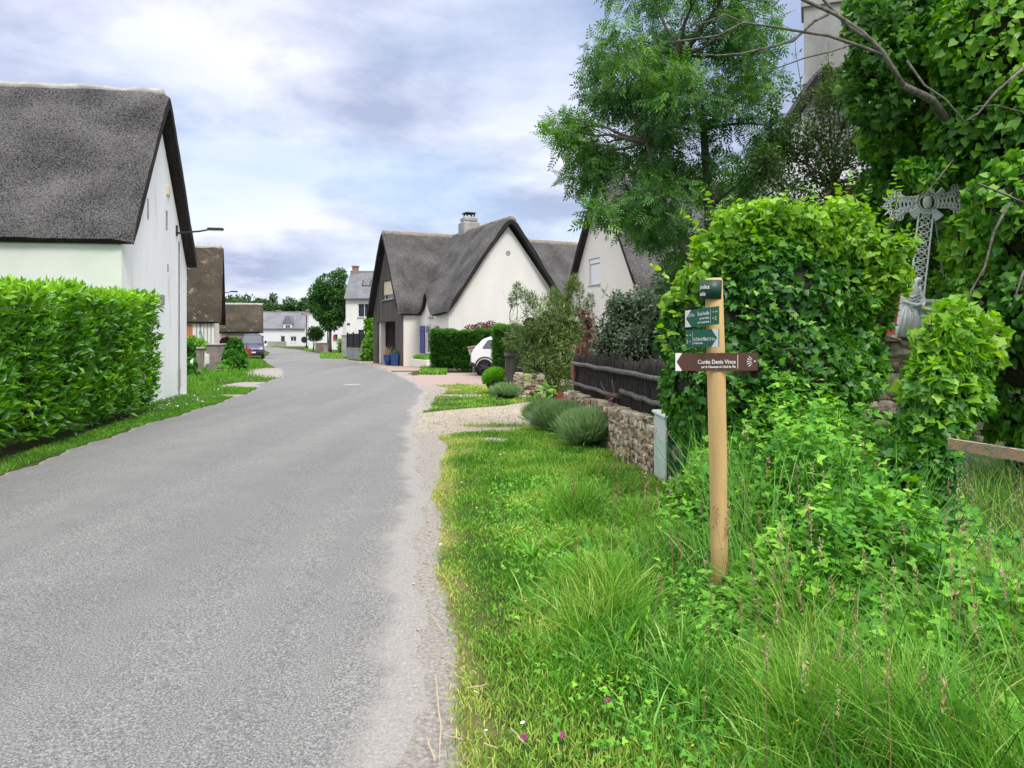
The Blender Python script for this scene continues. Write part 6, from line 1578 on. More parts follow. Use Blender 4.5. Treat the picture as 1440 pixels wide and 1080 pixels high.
# ------------------------------------------------------------------ chain link fence, right edge
t = thing('wire_fence', (2.75, 4.5, 0), 'teal chain link fence between two weathered wooden rails at the right edge', 'fence')
rA, rB = P(1332,624,4.75), P(1500,652,4.15); lA, lB = P(1385,790,4.6), P(1500,840,4.1)
def plank(a_, b_, w_, th, name):
    d = nrm((b_.x-a_.x, b_.y-a_.y)); ln = math.hypot(b_.x-a_.x, b_.y-a_.y)
    fr = ((a_.x, a_.y, 0), d, (-d[1], d[0])); n = 6; m_ = MB(fr)
    for k in range(n):
        z0 = a_.z + (b_.z-a_.z)*k/n; z1 = a_.z + (b_.z-a_.z)*(k+1)/n
        m_.add([(ln*k/n,0,z0-w_/2),(ln*(k+1)/n,0,z1-w_/2),(ln*(k+1)/n,th,z1-w_/2),(ln*k/n,th,z0-w_/2),(ln*k/n,0,z0+w_/2),(ln*(k+1)/n,0,z1+w_/2),(ln*(k+1)/n,th,z1+w_/2),(ln*k/n,th,z0+w_/2)],
               [(0,3,2,1),(4,5,6,7),(0,1,5,4),(2,3,7,6)] + ([(3,0,4,7)] if k == 0 else []) + ([(1,2,6,5)] if k == n-1 else []))
    build(m_, name, M['rail_old'], t)
plank(rA, rB, .065, .04, 'top_rail'); plank(lA, lB, .06, .04, 'bottom_rail')
m_ = MB(); d = (rB - rA); lf = math.hypot(d.x, d.y); nd = nrm((d.x, d.y)); zt_, zb_ = 1.0, .30; s_ = .062; 
for sgn in (1, -1):
    c0 = -14
    while c0 < 40:
        pts = []; 
        z = zb_
        k = 0
        while z <= zt_ - .02 + s_:
            xx = c0*s_ + sgn*k*s_*.5*1.0
            if 0 <= xx <= lf*1.0: pts.append((rA.x + nd[0]*xx, rA.y + nd[1]*xx + .01 + (.002 if (k % 2) else -.002)*sgn, min(z, zt_-.03)))
            k += 1; z += s_*.62
        if len(pts) > 1: m_.tube(pts, .0014, 4)
        c0 += 1
build(m_, 'wire_mesh', M['wire_teal'], t)

# ------------------------------------------------------------------ ivy mound, ivy post, brambles
YM = 7.0
IV = [(1090,430,7.0,95),(1010,455,7.0,70),(1170,410,7.1,66),(1215,440,7.2,40),(1215,520,7.1,34),(1060,375,7.0,62),(1130,365,7.1,50),(1010,545,6.8,80),(970,470,7.2,48),(1003,590,6.9,58),(1100,545,6.9,110),(992,560,7.2,32),(1170,510,7.1,72),(1095,335,7.0,34),(1180,362,7.2,36)]
cl = [pc(u, v, Y, r, r*Y/F_*.75) for (u, v, Y, r) in IV]
t = thing('ivy_mound', (2.2, 7.0, 0), 'great mound of ivy towering behind the wooden signpost', 'ivy')
core('shade_fill', [q_ for q_ in cl if q_[2]+q_[5] < 2.62], .84, M['twig'], t)
lo = [q_ for q_ in cl if q_[2] < 2.05]; hi = [q_ for q_ in cl if q_[2] >= 1.95]
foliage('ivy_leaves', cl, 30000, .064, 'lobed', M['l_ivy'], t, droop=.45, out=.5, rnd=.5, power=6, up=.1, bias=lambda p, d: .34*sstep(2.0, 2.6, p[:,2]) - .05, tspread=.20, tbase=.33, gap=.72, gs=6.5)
foliage('fresh_leaves', hi, 6800, .070, 'heart', M['l_vine'], t, droop=.5, out=.4, rnd=.4, power=10, up=.2, bias=lambda p, d: .35*sstep(2.0, 2.6, p[:,2]), tbase=.28, gap=.30, gs=3.2)
sh_ = [pc(u, v, 7.0, r, .25) for (u, v, r) in ((1105,318,30),(1125,300,20),(1070,300,22),(1185,335,32),(1150,340,34),(1025,318,24),(1015,360,26),(1240,385,30),(1210,360,34),(1045,308,26),(1080,300,24),(1150,318,30),(1205,325,30),(1235,360,34),(1255,390,24),(1225,420,34),(1240,450,22),(1000,350,26),(975,395,26),(1180,298,22),(1030,335,30),(950,430,22),(1265,345,16))]
foliage('spreading_shoots', sh_, 5200, .068, 'heart', M['l_vine'], t, droop=.5, out=.3, rnd=.5, power=2, tbase=.65, gap=.5, gs=3.5)
m_ = MB()
for cc in sh_:
    m_.tube(curve3((cc[0]*.97, 7.05, cc[2]-.45), cc[:3], .02, 4, .04), [.010,.009,.007,.005,.004], 5)
for (u0,v0,u1,v1) in ((1160,430,1260,395),(1150,380,1255,330),(1090,360,1075,292)): m_.tube(curve3(P(u0,v0,7), P(u1,v1,6.9), .03, 5, .03), .006, 5)
build(m_, 'stems', M['bark_light'], t)

cl = [pc(*q) for q in ((1335,492,5.3,44),(1372,500,5.5,30),(1320,545,5.2,46),(1350,555,5.3,38),(1310,600,5.2,44),(1305,650,5.1,40),(1280,660,5.1,36),(1285,715,5.0,44),(1300,755,4.9,34),(1260,700,4.9,38),(1310,810,4.7,34),(1255,770,4.8,32))]
t = thing('ivy_post', (2.85, 5.1, 0), 'ivy covered gate post left of the teal wire fence', 'ivy')
core('shade_fill', cl, .72, M['twig'], t)
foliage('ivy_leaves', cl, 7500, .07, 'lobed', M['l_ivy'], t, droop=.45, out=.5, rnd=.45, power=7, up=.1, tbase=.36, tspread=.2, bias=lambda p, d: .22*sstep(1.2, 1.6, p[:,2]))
foliage('fresh_leaves', cl[:3] + [pc(1385,470,5.5,24), pc(1345,452,5.4,34)], 650, .085, 'lobed', M['l_vine'], t, droop=.4, out=.4, power=6, tbase=.5)

def shoots(parent, starts, ln, size, tmpl, matn, up=.8, out=None, tb=.6, step=.035):
    m_ = MB(); Pq = []; Dq = []; Nq = []
    for st in starts:
        st = Vector(st); d = Vector((random.gauss(0,.5), random.gauss(0,.4), up + random.gauss(0,.25)))
        if out: d += Vector(out) * random.uniform(.2, 1.2)
        d.normalize(); l_ = ln * random.uniform(.5, 1.3); n = max(4, int(l_/step)); p = st.copy(); pts = [p.copy()]
        for k in range(n):
            d = (d + Vector((random.gauss(0,.10), random.gauss(0,.10), -.035))).normalized(); p = p + d * step; pts.append(p.copy())
            sd = Vector((random.gauss(0,1), random.gauss(0,1), random.gauss(0,.5))); sd = (sd - d * sd.dot(d)).normalized()
            Pq.append(p[:]); Dq.append((sd + d*.5 + Vector((0,0,-.25)))[:]); Nq.append((Vector((0,-.3,1)) + sd*.2)[:])
        m_.tube(pts, [.0045*(1 - .7*k/n) for k in range(len(pts))], 4)
    build(m_, 'shoot_stems', M['bark_light'], parent, fix=False)
    Pq = np.array(Pq); n = len(Pq)
    leaves('shoot_leaves', Pq, np.array(Dq), np.array(Nq) + R.normal(size=(n,3))*.25, size*R.uniform(.5,1.15,n), tmpl, np.clip(tb + R.normal(size=n)*.2, 0, 1), M[matn], parent)
def heap(name, n, xr_, yr_, hf, size, tmpl, matn, label, cat, tbase=.5, stems=True, dens=None, parent=None, lowbias=.45, stuff=True):
    X = R.uniform(*xr_, n); Y = R.uniform(*yr_, n); Hh = hf(X, Y)
    k = Hh > .05
    if dens is not None: k &= R.random(n) < dens(X, Y)
    X, Y, Hh = X[k], Y[k], Hh[k]; m = len(X)
    Z = Hh * (1 - R.random(m)**1.6 * lowbias) * R.uniform(.85, 1.08, m)
    D = R.normal(size=(m,3)); D[:,2] = D[:,2]*.4 + .1; D[:,1] -= .3
    Nn = R.normal(size=(m,3))*.45; Nn[:,2] += 1.0; Nn[:,1] -= .55
    tt = tbase + R.normal(size=m)*.20 + .22*gapn(np.stack([X,Y,Z],1), 3.6, 2) + np.where(R.random(m) < .015, .5, 0)
    return leaves(name, np.stack([X,Y,Z],1), D, Nn, size*R.uniform(.6,1.3,m), tmpl, np.clip(tt,0,1), M[matn], parent)
def hbram(X, Y):
    a_ = 1.30*np.exp(-(((X-2.4)/1.0)**2 + ((Y-6.2)/1.1)**2)**1.3)
    b_ = 1.05*np.exp(-(((X-2.15)/.72)**2 + ((Y-5.3)/.85)**2)**1.7)
    c_ = .78*np.exp(-(((X-1.95)/.62)**2 + ((Y-4.45)/.8)**2)**1.7)
    d_ = .78*np.exp(-(((X-1.62)/.30)**2 + ((Y-6.1)/.8)**2)**1.5)
    e_ = .52*np.exp(-(((X-2.2)/.8)**2 + ((Y-3.7)/.65)**2)**1.7)
    return np.maximum.reduce([a_, b_, c_, d_, e_]) * (.82 + .20*wob(X, Y, 2.2) + .12*wob(X, Y, 6.1))
o = heap('brambles', 34000, (.9, 3.8), (2.9, 7.2), hbram, .052, 'trifo', 'l_bramble', None, None, .46)
tag(o, 'tangle of brambles and nettles behind and right of the signpost', 'brambles', kind='stuff')
o = heap('broad_weeds', 3600, (1.0, 3.8), (3.3, 7.0), lambda X, Y: hbram(X, Y)*1.05, .075, 'oval', 'l_bramble', None, None, .52, lowbias=.3)
tag(o, 'broad soft green leaves standing out of the brambles', 'weeds', kind='stuff')
o = heap('ground_elder', 6500, (1.25, 3.3), (2.7, 4.9), lambda X, Y: (.34 + .12*wob(X, Y, 3)) * sstep(1.2, 1.7, X) * (.75 + .5*sstep(3, 4.5, Y)), .062, 'trifo', 'l_bramble', None, None, .5, lowbias=.8, dens=lambda X, Y: np.clip(.5 + .9*wob(X, Y, 2.7), .05, 1))
tag(o, 'leafy ground cover among the long grass in front of the brambles', 'ground cover', kind='stuff')
o = heap('clover_carpet', 16000, (-.2, 3.2), (2.2, 8.5), lambda X, Y: .05 + .10*sstep(.3, 1.6, X - xg(Y)) + 0*Y, .026, 'trifo', 'l_bramble', None, None, .45, dens=lambda X, Y: sstep(.25, .9, X - xg(Y)))
tag(o, 'low clover and leafy weeds in the right verge', 'clover', kind='stuff')
n = 90; X = R.uniform(.1, 2.6, n); Y = R.uniform(2.3, 8.5, n); k = R.random(n) < sstep(.3, .9, X - xg(Y)); X, Y = X[k], Y[k]
K = 14; q_ = np.repeat(np.stack([X, Y, .02 + 0*X], 1), K, 0); a_ = R.uniform(0, 6.28, len(q_)); q_[:,0] += np.cos(a_)*.01; q_[:,1] += np.sin(a_)*.01
D = np.stack([np.cos(a_), np.sin(a_), R.uniform(.5, 1.8, len(q_))], 1)
o = leaves('dock_rosettes', q_, D, np.stack([-np.cos(a_)*.6, -np.sin(a_)*.6, np.ones(len(q_))], 1), R.uniform(.09, .22, len(q_)), 'narrow', np.clip(.45 + R.normal(size=len(q_))*.2, 0, 1), M['l_bramble'])
tag(o, 'rosettes of long weed leaves scattered in the right verge', 'weeds', kind='stuff')
X = R.uniform(.9, 3.1, 260); Y = R.uniform(3.0, 6.4, 260); h_ = np.maximum(hbram(X, Y)*1.1, .25) * R.uniform(.8, 1.15, 260)
q_ = []; 
for x_, y_, hh_ in zip(X, Y, h_):
    for k in range(int(hh_/.045)): q_.append((x_ + random.gauss(0,.012), y_ + random.gauss(0,.012), .05 + k*.045))
q_ = np.array(q_); a_ = R.uniform(0, 6.28, len(q_)); D = np.stack([np.cos(a_), np.sin(a_), R.uniform(-.1, .6, len(q_))], 1)
o = leaves('nettle_stems', q_, D, np.array([0,0,1.]) + R.normal(size=q_.shape)*.25, R.uniform(.035, .075, len(q_)), 'oval', np.clip(.5 + R.normal(size=len(q_))*.2, 0, 1), M['l_bramble'])
tag(o, 'upright leafy nettles rising through the brambles', 'nettles', kind='stuff')
m_ = MB()
for k in range(60):
    x = random.uniform(1.3, 3.2); y = random.uniform(3.9, 6.5); h_ = float(hbram(np.array([x]), np.array([y]))[0])
    if h_ < .3: continue
    m_.tube(curve3((x, y, 0), (x+random.uniform(-.3,.3), y-random.uniform(0,.3), h_*random.uniform(.85,1.12)), .08, 5, .05), [.006,.005,.0045,.004,.003,.002], 5)
tag(build(m_, 'bramble_canes', M['l_bramble']), 'arching green bramble canes', 'canes', kind='stuff')

tm_ = bpy.data.objects['ivy_mound']
shoots(tm_, [P(random.uniform(985, 1255), v_, random.uniform(6.7, 7.2)) for v_ in [random.uniform(300, 370) for _ in range(70)]] + [P(random.uniform(1225, 1262), random.uniform(350, 440), 6.9) for _ in range(30)] + [P(random.uniform(945, 1000), random.uniform(380, 560), 6.8) for _ in range(22)], .34, .068, 'heart', 'l_vine', .8)
shoots(tm_, [P(random.uniform(980, 1230), random.uniform(380, 600), 6.35) for _ in range(40)], .28, .06, 'lobed', 'l_ivy', .1, (0, -.6, -.4), .55)
shoots(bpy.data.objects['ivy_post'], [P(random.uniform(1300, 1410), random.uniform(455, 520), 5.2) for _ in range(22)], .20, .065, 'lobed', 'l_vine', .7)
shoots(bpy.data.objects['silver_shrub'], [P(random.uniform(842, 935), random.uniform(415, 445), 13.8) for _ in range(26)], .32, .08, 'oval', 'l_silver', 1.0)
shoots(bpy.data.objects['oleander'], [P(random.uniform(715, 830), random.uniform(425, 470), 20.8) for _ in range(34)], .6, .13, 'narrow', 'l_oleander', 1.2, None, .6, .05)

# ------------------------------------------------------------------ grasses
def verge_pts(n, xr_, yr_, ok):
    X = R.uniform(*xr_, n); Y = R.uniform(*yr_, n); k = R.random(n) < ok(X, Y); return X[k], Y[k]
def okR(X, Y):
    wallx = np.interp(Y, [0, 8.15, 15, 40], [4.2, 1.62, 1.08, 1.0])
    g = 1 - gravel(X, Y); p_ = 1 - pave(X, Y)
    return (X > xg(Y) - .05) * (X < wallx) * np.clip(g*1.3 - .15, 0, 1) * p_ * (1 - .35*dry(X, Y))
def heightR(X, Y):
    s = X - xg(Y)
    base = .035 + .05*sstep(.2, .9, s) 
    tall = sstep(.55, 1.6, s) * (1 - sstep(6.5, 9.5, Y)) * .15
    near = sstep(.9, 1.8, s) * (1 - sstep(4.2, 5, Y)) * .14
    tuft = .22*np.exp(-(((X-.45)/.28)**2 + ((Y-4.3)/.45)**2)) + .20*np.exp(-(((X-.55)/.2)**2 + ((Y-6.6)/.3)**2)) + .10*np.exp(-(((X-.75)/.4)**2 + ((Y-8.6)/.8)**2))
    foot = 1 - .82*np.exp(-(((X-1.13)/.27)**2 + ((Y-4.15)/.7)**2)**1.5)
    return (base + tall + near + tuft) * foot
parts_ = []
for (n, yr_, wd_, xr2) in ((34000, (1.9, 3.6), .0027, (-.3, 2.6)), (42000, (3.6, 6), .0032, (-.6, 3.3)), (38000, (6, 9.5), .0038, (-1, 2.6)), (26000, (9.5, 14), .0045, (-1.2, 1.4)), (24000, (15, 27), .008, (-3, 1.4))):
    X, Y = verge_pts(n, xr2, yr_, okR); parts_.append((X, Y, np.full(len(X), wd_)))
X = np.concatenate([q_[0] for q_ in parts_]); Y = np.concatenate([q_[1] for q_ in parts_]); wd_ = np.concatenate([q_[2] for q_ in parts_])
h_ = heightR(X, Y) * R.uniform(.45, 1.25, len(X)) * np.clip(1 + .45*wob(X, Y, 1.9) + .3*wob(X+5, Y, 4.1), .35, 1.7)
tt = .46 + R.normal(size=len(X))*.17 + .24*wob(X, Y, 1.6) + .55*dry(X, Y) + np.where(R.random(len(X)) < .06, .45, 0)
o = blades('verge_grass', X, Y, np.zeros(len(X)), h_, wd_, R.uniform(.15, 1.1, len(X)), tt, M['l_grass'])
tag(o, 'short green grass of the verge right of the road', 'grass', kind='stuff')
# long blades near
n = 15000
X, Y = verge_pts(n, (-.1, 3.4), (2.0, 5.2), lambda X, Y: okR(X, Y) * np.clip(.75 + .8*wob(X, Y, 3.7), .1, 1) * (1 - .85*(hbram(X, Y) > .3)) * (1 - .9*(X > 2.3)*(Y > 3.4)) * (1 - np.exp(-(((X-1.12)/.30)**2 + ((Y-4.1)/.75)**2)**2)) * np.clip(sstep(.5, 1.4, X - xg(Y))*.8 + .9*np.exp(-(((X-.45)/.26)**2 + ((Y-4.3)/.5)**2)), 0, 1))
h_ = (.22 + .30*sstep(.8, 2.2, X - xg(Y)) ) * R.uniform(.5, 1.25, len(X))
o = blades('tall_grass', X, Y, np.zeros(len(X)), h_, R.uniform(.0022, .0055, len(X)), R.uniform(.15, 1.1, len(X)), .40 + .25*wob(X, Y, 3.3) + R.normal(size=len(X))*.2 + np.where(R.random(len(X)) < .07, .5, 0), M['l_tall'])
tag(o, 'long arching grass blades around the signpost', 'grass', kind='stuff')
X, Y = verge_pts(1300, (1.4, 2.5), (4.5, 6.6), lambda X, Y: 1.0 + 0*X)
o = blades('tall_grass', X, Y, np.zeros(len(X)), R.uniform(.5, 1.15, len(X)), R.uniform(.002, .004, len(X)), R.uniform(.1,.6,len(X)), .5 + R.normal(size=len(X))*.2, M['l_tall'])
tag(o, 'tall thin grass rising through the brambles', 'grass', kind='stuff')
# seed heads
n = 250
X, Y = verge_pts(n*2, (.35, 3.2), (2.2, 6.0), lambda X, Y: .5*sstep(.8, 1.5, X - xg(Y)))
n = len(X); h_ = .40 + .32*R.random(n) + .22*sstep(4, 5.5, Y); ln_ = R.normal(size=(n,2))*.08
top = np.stack([X + ln_[:,0], Y + ln_[:,1], h_], 1)
m_ = MB()
for k in range(n): m_.tube([(X[k], Y[k], 0), (X[k]+ln_[k,0]*.4, Y[k]+ln_[k,1]*.4, h_[k]*.6), tuple(top[k])], [.0014,.0012,.001], 3, cap=False)
o = build(m_, 'grass_stalks', M['l_seed'], fix=False); tag(o, 'thin stalks of flowering grass', 'grass', kind='stuff')
K = 16; q_ = np.repeat(top, K, 0); tq = np.tile(np.linspace(-.06, .05, K), n)
q_ = q_ + np.stack([R.normal(size=len(q_))*.004, R.normal(size=len(q_))*.004, tq], 1)
D = R.normal(size=(len(q_),3))*.6; D[:,2] += 1.0
o = leaves('seed_heads', q_, D, R.normal(size=D.shape), R.uniform(.014,.026,len(q_)), 'lance', np.clip(np.repeat(R.random(n), K) + R.normal(size=len(q_))*.1, 0, 1), M['l_seed'])
tag(o, 'brownish grass seed heads above the tall grass', 'seed heads', kind='stuff')
# left verge
def okL(X, Y):
    edge = xl(Y) - .02
    far_ = np.where(Y < 16.6, np.interp(Y, [0, 3.6, 16.6], [-5.2, -5.3, -7.4]) - .25, np.where(Y < 21.7, -8.18 - .168*(Y - 16.2), -13.0 - .36*np.maximum(0, Y-30)))
    return (X < edge) * (X > far_) * np.clip(1.1 - gravel(X, Y)*1.2, 0, 1)
ps = []
for (n, yr_, xr2, wd_) in ((26000, (4, 12), (-7.2, -5.0), .004), (42000, (12, 22.5), (-9.3, -6.3), .0055), (16000, (20, 26), (-13, -7.2), .007), (15000, (27, 45), (-17, -8.7), .012), (9000, (45, 60), (-22, -13.5), .02)):
    X, Y = verge_pts(n, xr2, yr_, okL); ps.append((X, Y, np.full(len(X), wd_)))
X = np.concatenate([q_[0] for q_ in ps]); Y = np.concatenate([q_[1] for q_ in ps]); wd_ = np.concatenate([q_[2] for q_ in ps])
h_ = (.05 + .04*sstep(.2, .8, xl(Y) - X) + .16*(Y > 22)*sstep(.9, 2.2, xl(Y) - X)) * R.uniform(.5, 1.2, len(X))
o = blades('left_verge_grass', X, Y, np.zeros(len(X)), h_, wd_, R.uniform(.1,.9,len(X)), .36 + R.normal(size=len(X))*.15 + .12*wob(X, Y, 1.5), M['l_grass'])
tag(o, 'short green grass between the road and the laurel hedge', 'grass', kind='stuff')
# far right grass tufts along the road beyond the bend
ps = []
for (u0, u1, v0, v1, n) in ((450,488,497,505,2500),(428,448,490,493,900),(375,400,486.5,489,600),(592,628,519,527,2600)):
    a_, b_ = G(u0, v1), G(u1, v0)
    for _ in range(n):
        v = random.uniform(v0, v1); q_ = G(random.uniform(u0, u1), v); ps.append((q_.x, q_.y))
ps = np.array(ps)
o = blades('far_verge_grass', ps[:,0], ps[:,1], np.zeros(len(ps)), R.uniform(.08,.25,len(ps)), np.full(len(ps), .03), R.uniform(.1,.8,len(ps)), .5 + R.normal(size=len(ps))*.2, M['l_grass'])
tag(o, 'grass patches along the far bend of the road', 'grass', kind='stuff')
# garden grass behind wire fence
X, Y = verge_pts(16000, (2.6, 9.5), (3.5, 9), lambda X, Y: 1.0 + 0*X)
o = blades('garden_grass', X, Y, np.zeros(len(X)), R.uniform(.1,.42,len(X)), np.full(len(X), .005), R.uniform(.1,.8,len(X)), .62 + R.normal(size=len(X))*.2, M['l_grass']); tag(o, 'rough pale grass in the garden beyond the wire fence', 'grass', kind='stuff')
# daisies
def dots(name, X, Y, Z, r, mat, label, cat, n=6):
    k = len(X); a_ = np.arange(n)*2*np.pi/n
    V = np.zeros((k, n, 3)); tl = R.normal(size=(k,2))*.35
    V[:,:,0] = X[:,None] + np.cos(a_)*r[:,None]; V[:,:,1] = Y[:,None] + np.sin(a_)*r[:,None]
    V[:,:,2] = Z[:,None] + (np.cos(a_)*tl[:,:1] + np.sin(a_)*(tl[:,1:] - .5))*r[:,None] + r[:,None]*.5
    o = npmesh(name, V.reshape(-1,3), (np.arange(k)[:,None]*n + np.arange(n)), M[mat]); tag(o, label, cat, kind='stuff')
X, Y = verge_pts(5200, (-9.3, -5.8), (8, 22.5), lambda X, Y: okL(X, Y) * np.clip(.12 + .9*np.exp(-((Y-17.5)/3.0)**2), 0, 1) * (.35 + .65*(wob(X, Y, 2.3) > 0)) * sstep(.1, .35, xl(Y) - X))
dots('daisies', X, Y, np.full(len(X), .085), R.uniform(.013,.022,len(X)), 'petal_white', 'white daisies dotted over the left verge', 'daisies')
X, Y = verge_pts(120, (-.6, 1.0), (3, 11), okR); dots('daisies', X, Y, np.full(len(X), .07), R.uniform(.007,.011,len(X)), 'petal_white', 'few white daisies in the right verge', 'daisies')
X, Y = verge_pts(150, (.3, 2.4), (2.3, 3.6), okR); dots('buttercups', X, Y, .16 + .1*R.random(len(X)), R.uniform(.004,.006,len(X)), 'petal_yellow', 'tiny yellow flowers in the near grass', 'flowers')
# clover flowers
for i, (u, v, lb) in enumerate(((737,1050,'pink clover flower nearest the road edge'), (791,1048,'pink clover flower right of the first, low in the grass'), (853,996,'pink clover flower higher up in the long grass'))):
    q_ = G(u, v+25); t = thing('clover_flower', (q_.x, q_.y, 0), lb, 'flower', 'pink clover flowers')
    m_ = MB(); m_.tube([(q_.x, q_.y, 0), (q_.x, q_.y-.01, .10)], .0015, 5); build(m_, 'stem', M['l_bramble'], t)
    pp = unit(R.normal(size=(70,3))); pos = np.array([q_.x, q_.y-.01, .11]) + pp*.004
    leaves('flower_head', pos, pp, R.normal(size=pp.shape), np.full(70, .010), 'lance', R.random(70), M['petal_pink'], t)
# straws on the road edge
STR = [((612,955),(618,1078)), ((600,1045),(612,1079)), ((620,1040),(652,1048)), ((604,868),(626,898)), ((622,935),(642,945)), ((655,981),(688,975)), ((680,1060),(700,1068)), ((718,1038),(738,1062))]
for i, ((u0,v0),(u1,v1)) in enumerate(STR):
    a_, b_ = G(u0, v0), G(u1, v1); m_ = MB(); pts = curve3(a_ + Vector((0,0,.022)), b_ + Vector((0,0,.022)), .0, 6, .02); pts = [(p_[0], p_[1], max(.014, p_[2]) + (.02 if u0 > 640 else 0)) for p_ in pts]
    m_.tube(pts, [.0022,.0026,.0028,.0028,.0026,.0022,.0016], 6)
    names = ['longest dry straw lying along the asphalt edge', 'short straw slanting at the bottom of the road edge', 'dry straw pointing into the grass low in the picture', 'thin straw on the sandy edge farther up the road', 'tiny straw by the grass edge', 'straw lying on the short grass', 'pale dead leaf blade low in the verge', 'pale straw beside the pink clover']
    tag(build(m_, 'dry_straw', M['straw']), names[i], 'straw', 'dry straws by the road edge')
# pebbles on the gravel and road edge (stuff)
n = 6500
X = R.uniform(-2.6, 1.5, n); Y = R.uniform(2.4, 24, n)
k = (gravel(X, Y) > .5) & (X > xr(Y) - .12); X, Y = X[k], Y[k]; n = len(X); r_ = R.uniform(.003, .008, n) * (1 + Y/12)
bv = np.array([(1,0,0),(0,1,0),(-1,0,0),(0,-1,0),(0,0,.7),(0,0,-.5)], float); bf = np.array([(0,1,4),(1,2,4),(2,3,4),(3,0,4),(1,0,5),(2,1,5),(3,2,5),(0,3,5)])
ph = R.uniform(0, 6.28, n); V = np.repeat(bv[None], n, 0)*(1 + R.normal(size=(n,6,1))*.25); V[:,:,0] *= R.uniform(.7,1.5,(n,1))
ca, sa = np.cos(ph)[:,None], np.sin(ph)[:,None]; V = np.stack([V[:,:,0]*ca - V[:,:,1]*sa, V[:,:,0]*sa + V[:,:,1]*ca, V[:,:,2]], -1) * r_[:,None,None]
V += np.stack([X, Y, .008 + 0*X], 1)[:,None,:]
o = npmesh('gravel_stones', V.reshape(-1,3), (bf[None] + (np.arange(n)*6)[:,None,None]).reshape(-1,3), M['stone'], None, np.repeat(R.uniform(.25,.55,n), 6)); tag(o, 'loose beige gravel on the drive and road edge', 'gravel', kind='stuff')
# manhole / patch in the road
q_ = G(495, 543); m_ = MB(); m_.lathe([(.30,0),(.30,.052),(.28,.056)], (q_.x, q_.y, 0), 20); tag(build(m_, 'manhole_cover', M['cement']), 'round manhole cover in the middle of the road', 'manhole cover')

# ------------------------------------------------------------------ ash tree
YA = 10.5
AC = [(800,190,36),(790,180,22),(830,235,48),(850,200,50),(862,120,52),(850,80,34),(885,55,46),(905,120,60),(905,190,62),(880,262,50),(945,60,60),(960,140,58),(960,215,62),(930,290,62),(1005,30,56),(1040,90,50),(1060,45,44),(1020,160,50),(1075,120,34),(1010,270,52),(975,340,50),(1030,330,46),(905,310,46),(1085,180,34),(960,395,36),(1060,240,40),(840,300,26),(900,-20,55),(980,-40,60),(1050,-30,50)]
rg = random.Random(5)
cl = []
for (u, v, r) in AC:
    Y = YA + rg.uniform(-.9, .9); q_ = pc(u, v, Y, r*.92, r*Y/F_*.9); cl.append(q_)
tb = Vector((2.75, 10.6, 0))
t = thing('ash_tree', tuple(tb), 'tall leafy ash tree with feathery leaves above the picket fence', 'tree', 'trees')
m_ = MB(); forks = [Vector((2.72,10.55,2.2)), Vector((2.68,10.5,3.3)), Vector((2.6,10.5,4.4)), Vector((2.1,10.4,3.1)), Vector((1.8,10.3,4.2)), Vector((2.3, 10.5, 5.4))]
m_.tube([tb, tb.lerp(forks[0], .5), forks[0], forks[1], forks[2], forks[5]], [.11,.10,.09,.07,.05,.03], 10)
m_.tube([forks[0], Vector((2.4,10.5,2.7)), forks[3], forks[4]], [.06,.05,.045,.03], 8)
limbs(m_, cl, forks, .028, 5, .009)
build(m_, 'trunk', M['bark'], t, smooth=True)
foliage('crown', cl, 11500, .185, 'pinnate', M['l_ash'], t, droop=.35, out=.7, rnd=.55, gap=.26, gs=3.3, power=1.3, tbase=.48, tspread=.2, patch=.3, bias=lambda p, d: .10*d[:,2])
# hawthorn-like twiggy tree
YH = 9.6
HCc = [(1100,210,40),(1140,250,46),(1095,290,44),(1150,190,34),(1190,230,44),(1180,290,46),(1125,330,36),(1210,180,36),(1230,250,40),(1060,320,28),(1160,140,26),(1215,320,34),(1075,230,26),(1190,120,26)]
cl = [pc(u, v, YH + rg.uniform(-.5,.5), r, .45) for (u, v, r) in HCc]
t = thing('hawthorn_tree', (3.9, 9.8, 0), 'thin twiggy small leaved tree in front of the white house with the chimney', 'tree', 'trees')
m_ = MB(); b_ = Vector((3.95, 9.8, 0)); fk = [Vector((3.9,9.75,1.9)), Vector((3.85,9.7,2.8)), Vector((4.05,9.7,3.5)), Vector((3.5,9.6,3.2))]
m_.tube([b_, fk[0], fk[1], fk[2]], [.07,.06,.05,.03], 8); limbs(m_, cl, fk, .022, 9, .007)
for (u, v0, v1) in ((1165,190,60),(1088,200,120),(1118,170,50),(1150,200,90)): m_.tube(curve3(P(u+8, v0, YH), P(u, v1, YH), .02, 5, .03), [.008,.007,.006,.005,.004,.003], 4)
build(m_, 'trunk', M['bark'], t, smooth=True)
foliage('crown', cl + [pc(1088,160,YH,9,.1,36), pc(1120,110,YH,9,.1,50), pc(1165,120,YH,9,.1,45)], 21000, .052, 'oval', M['l_haw'], t, droop=0, power=1.0, rnd=.9, gap=.32, gs=5.5, tspread=.25, tbase=.5)
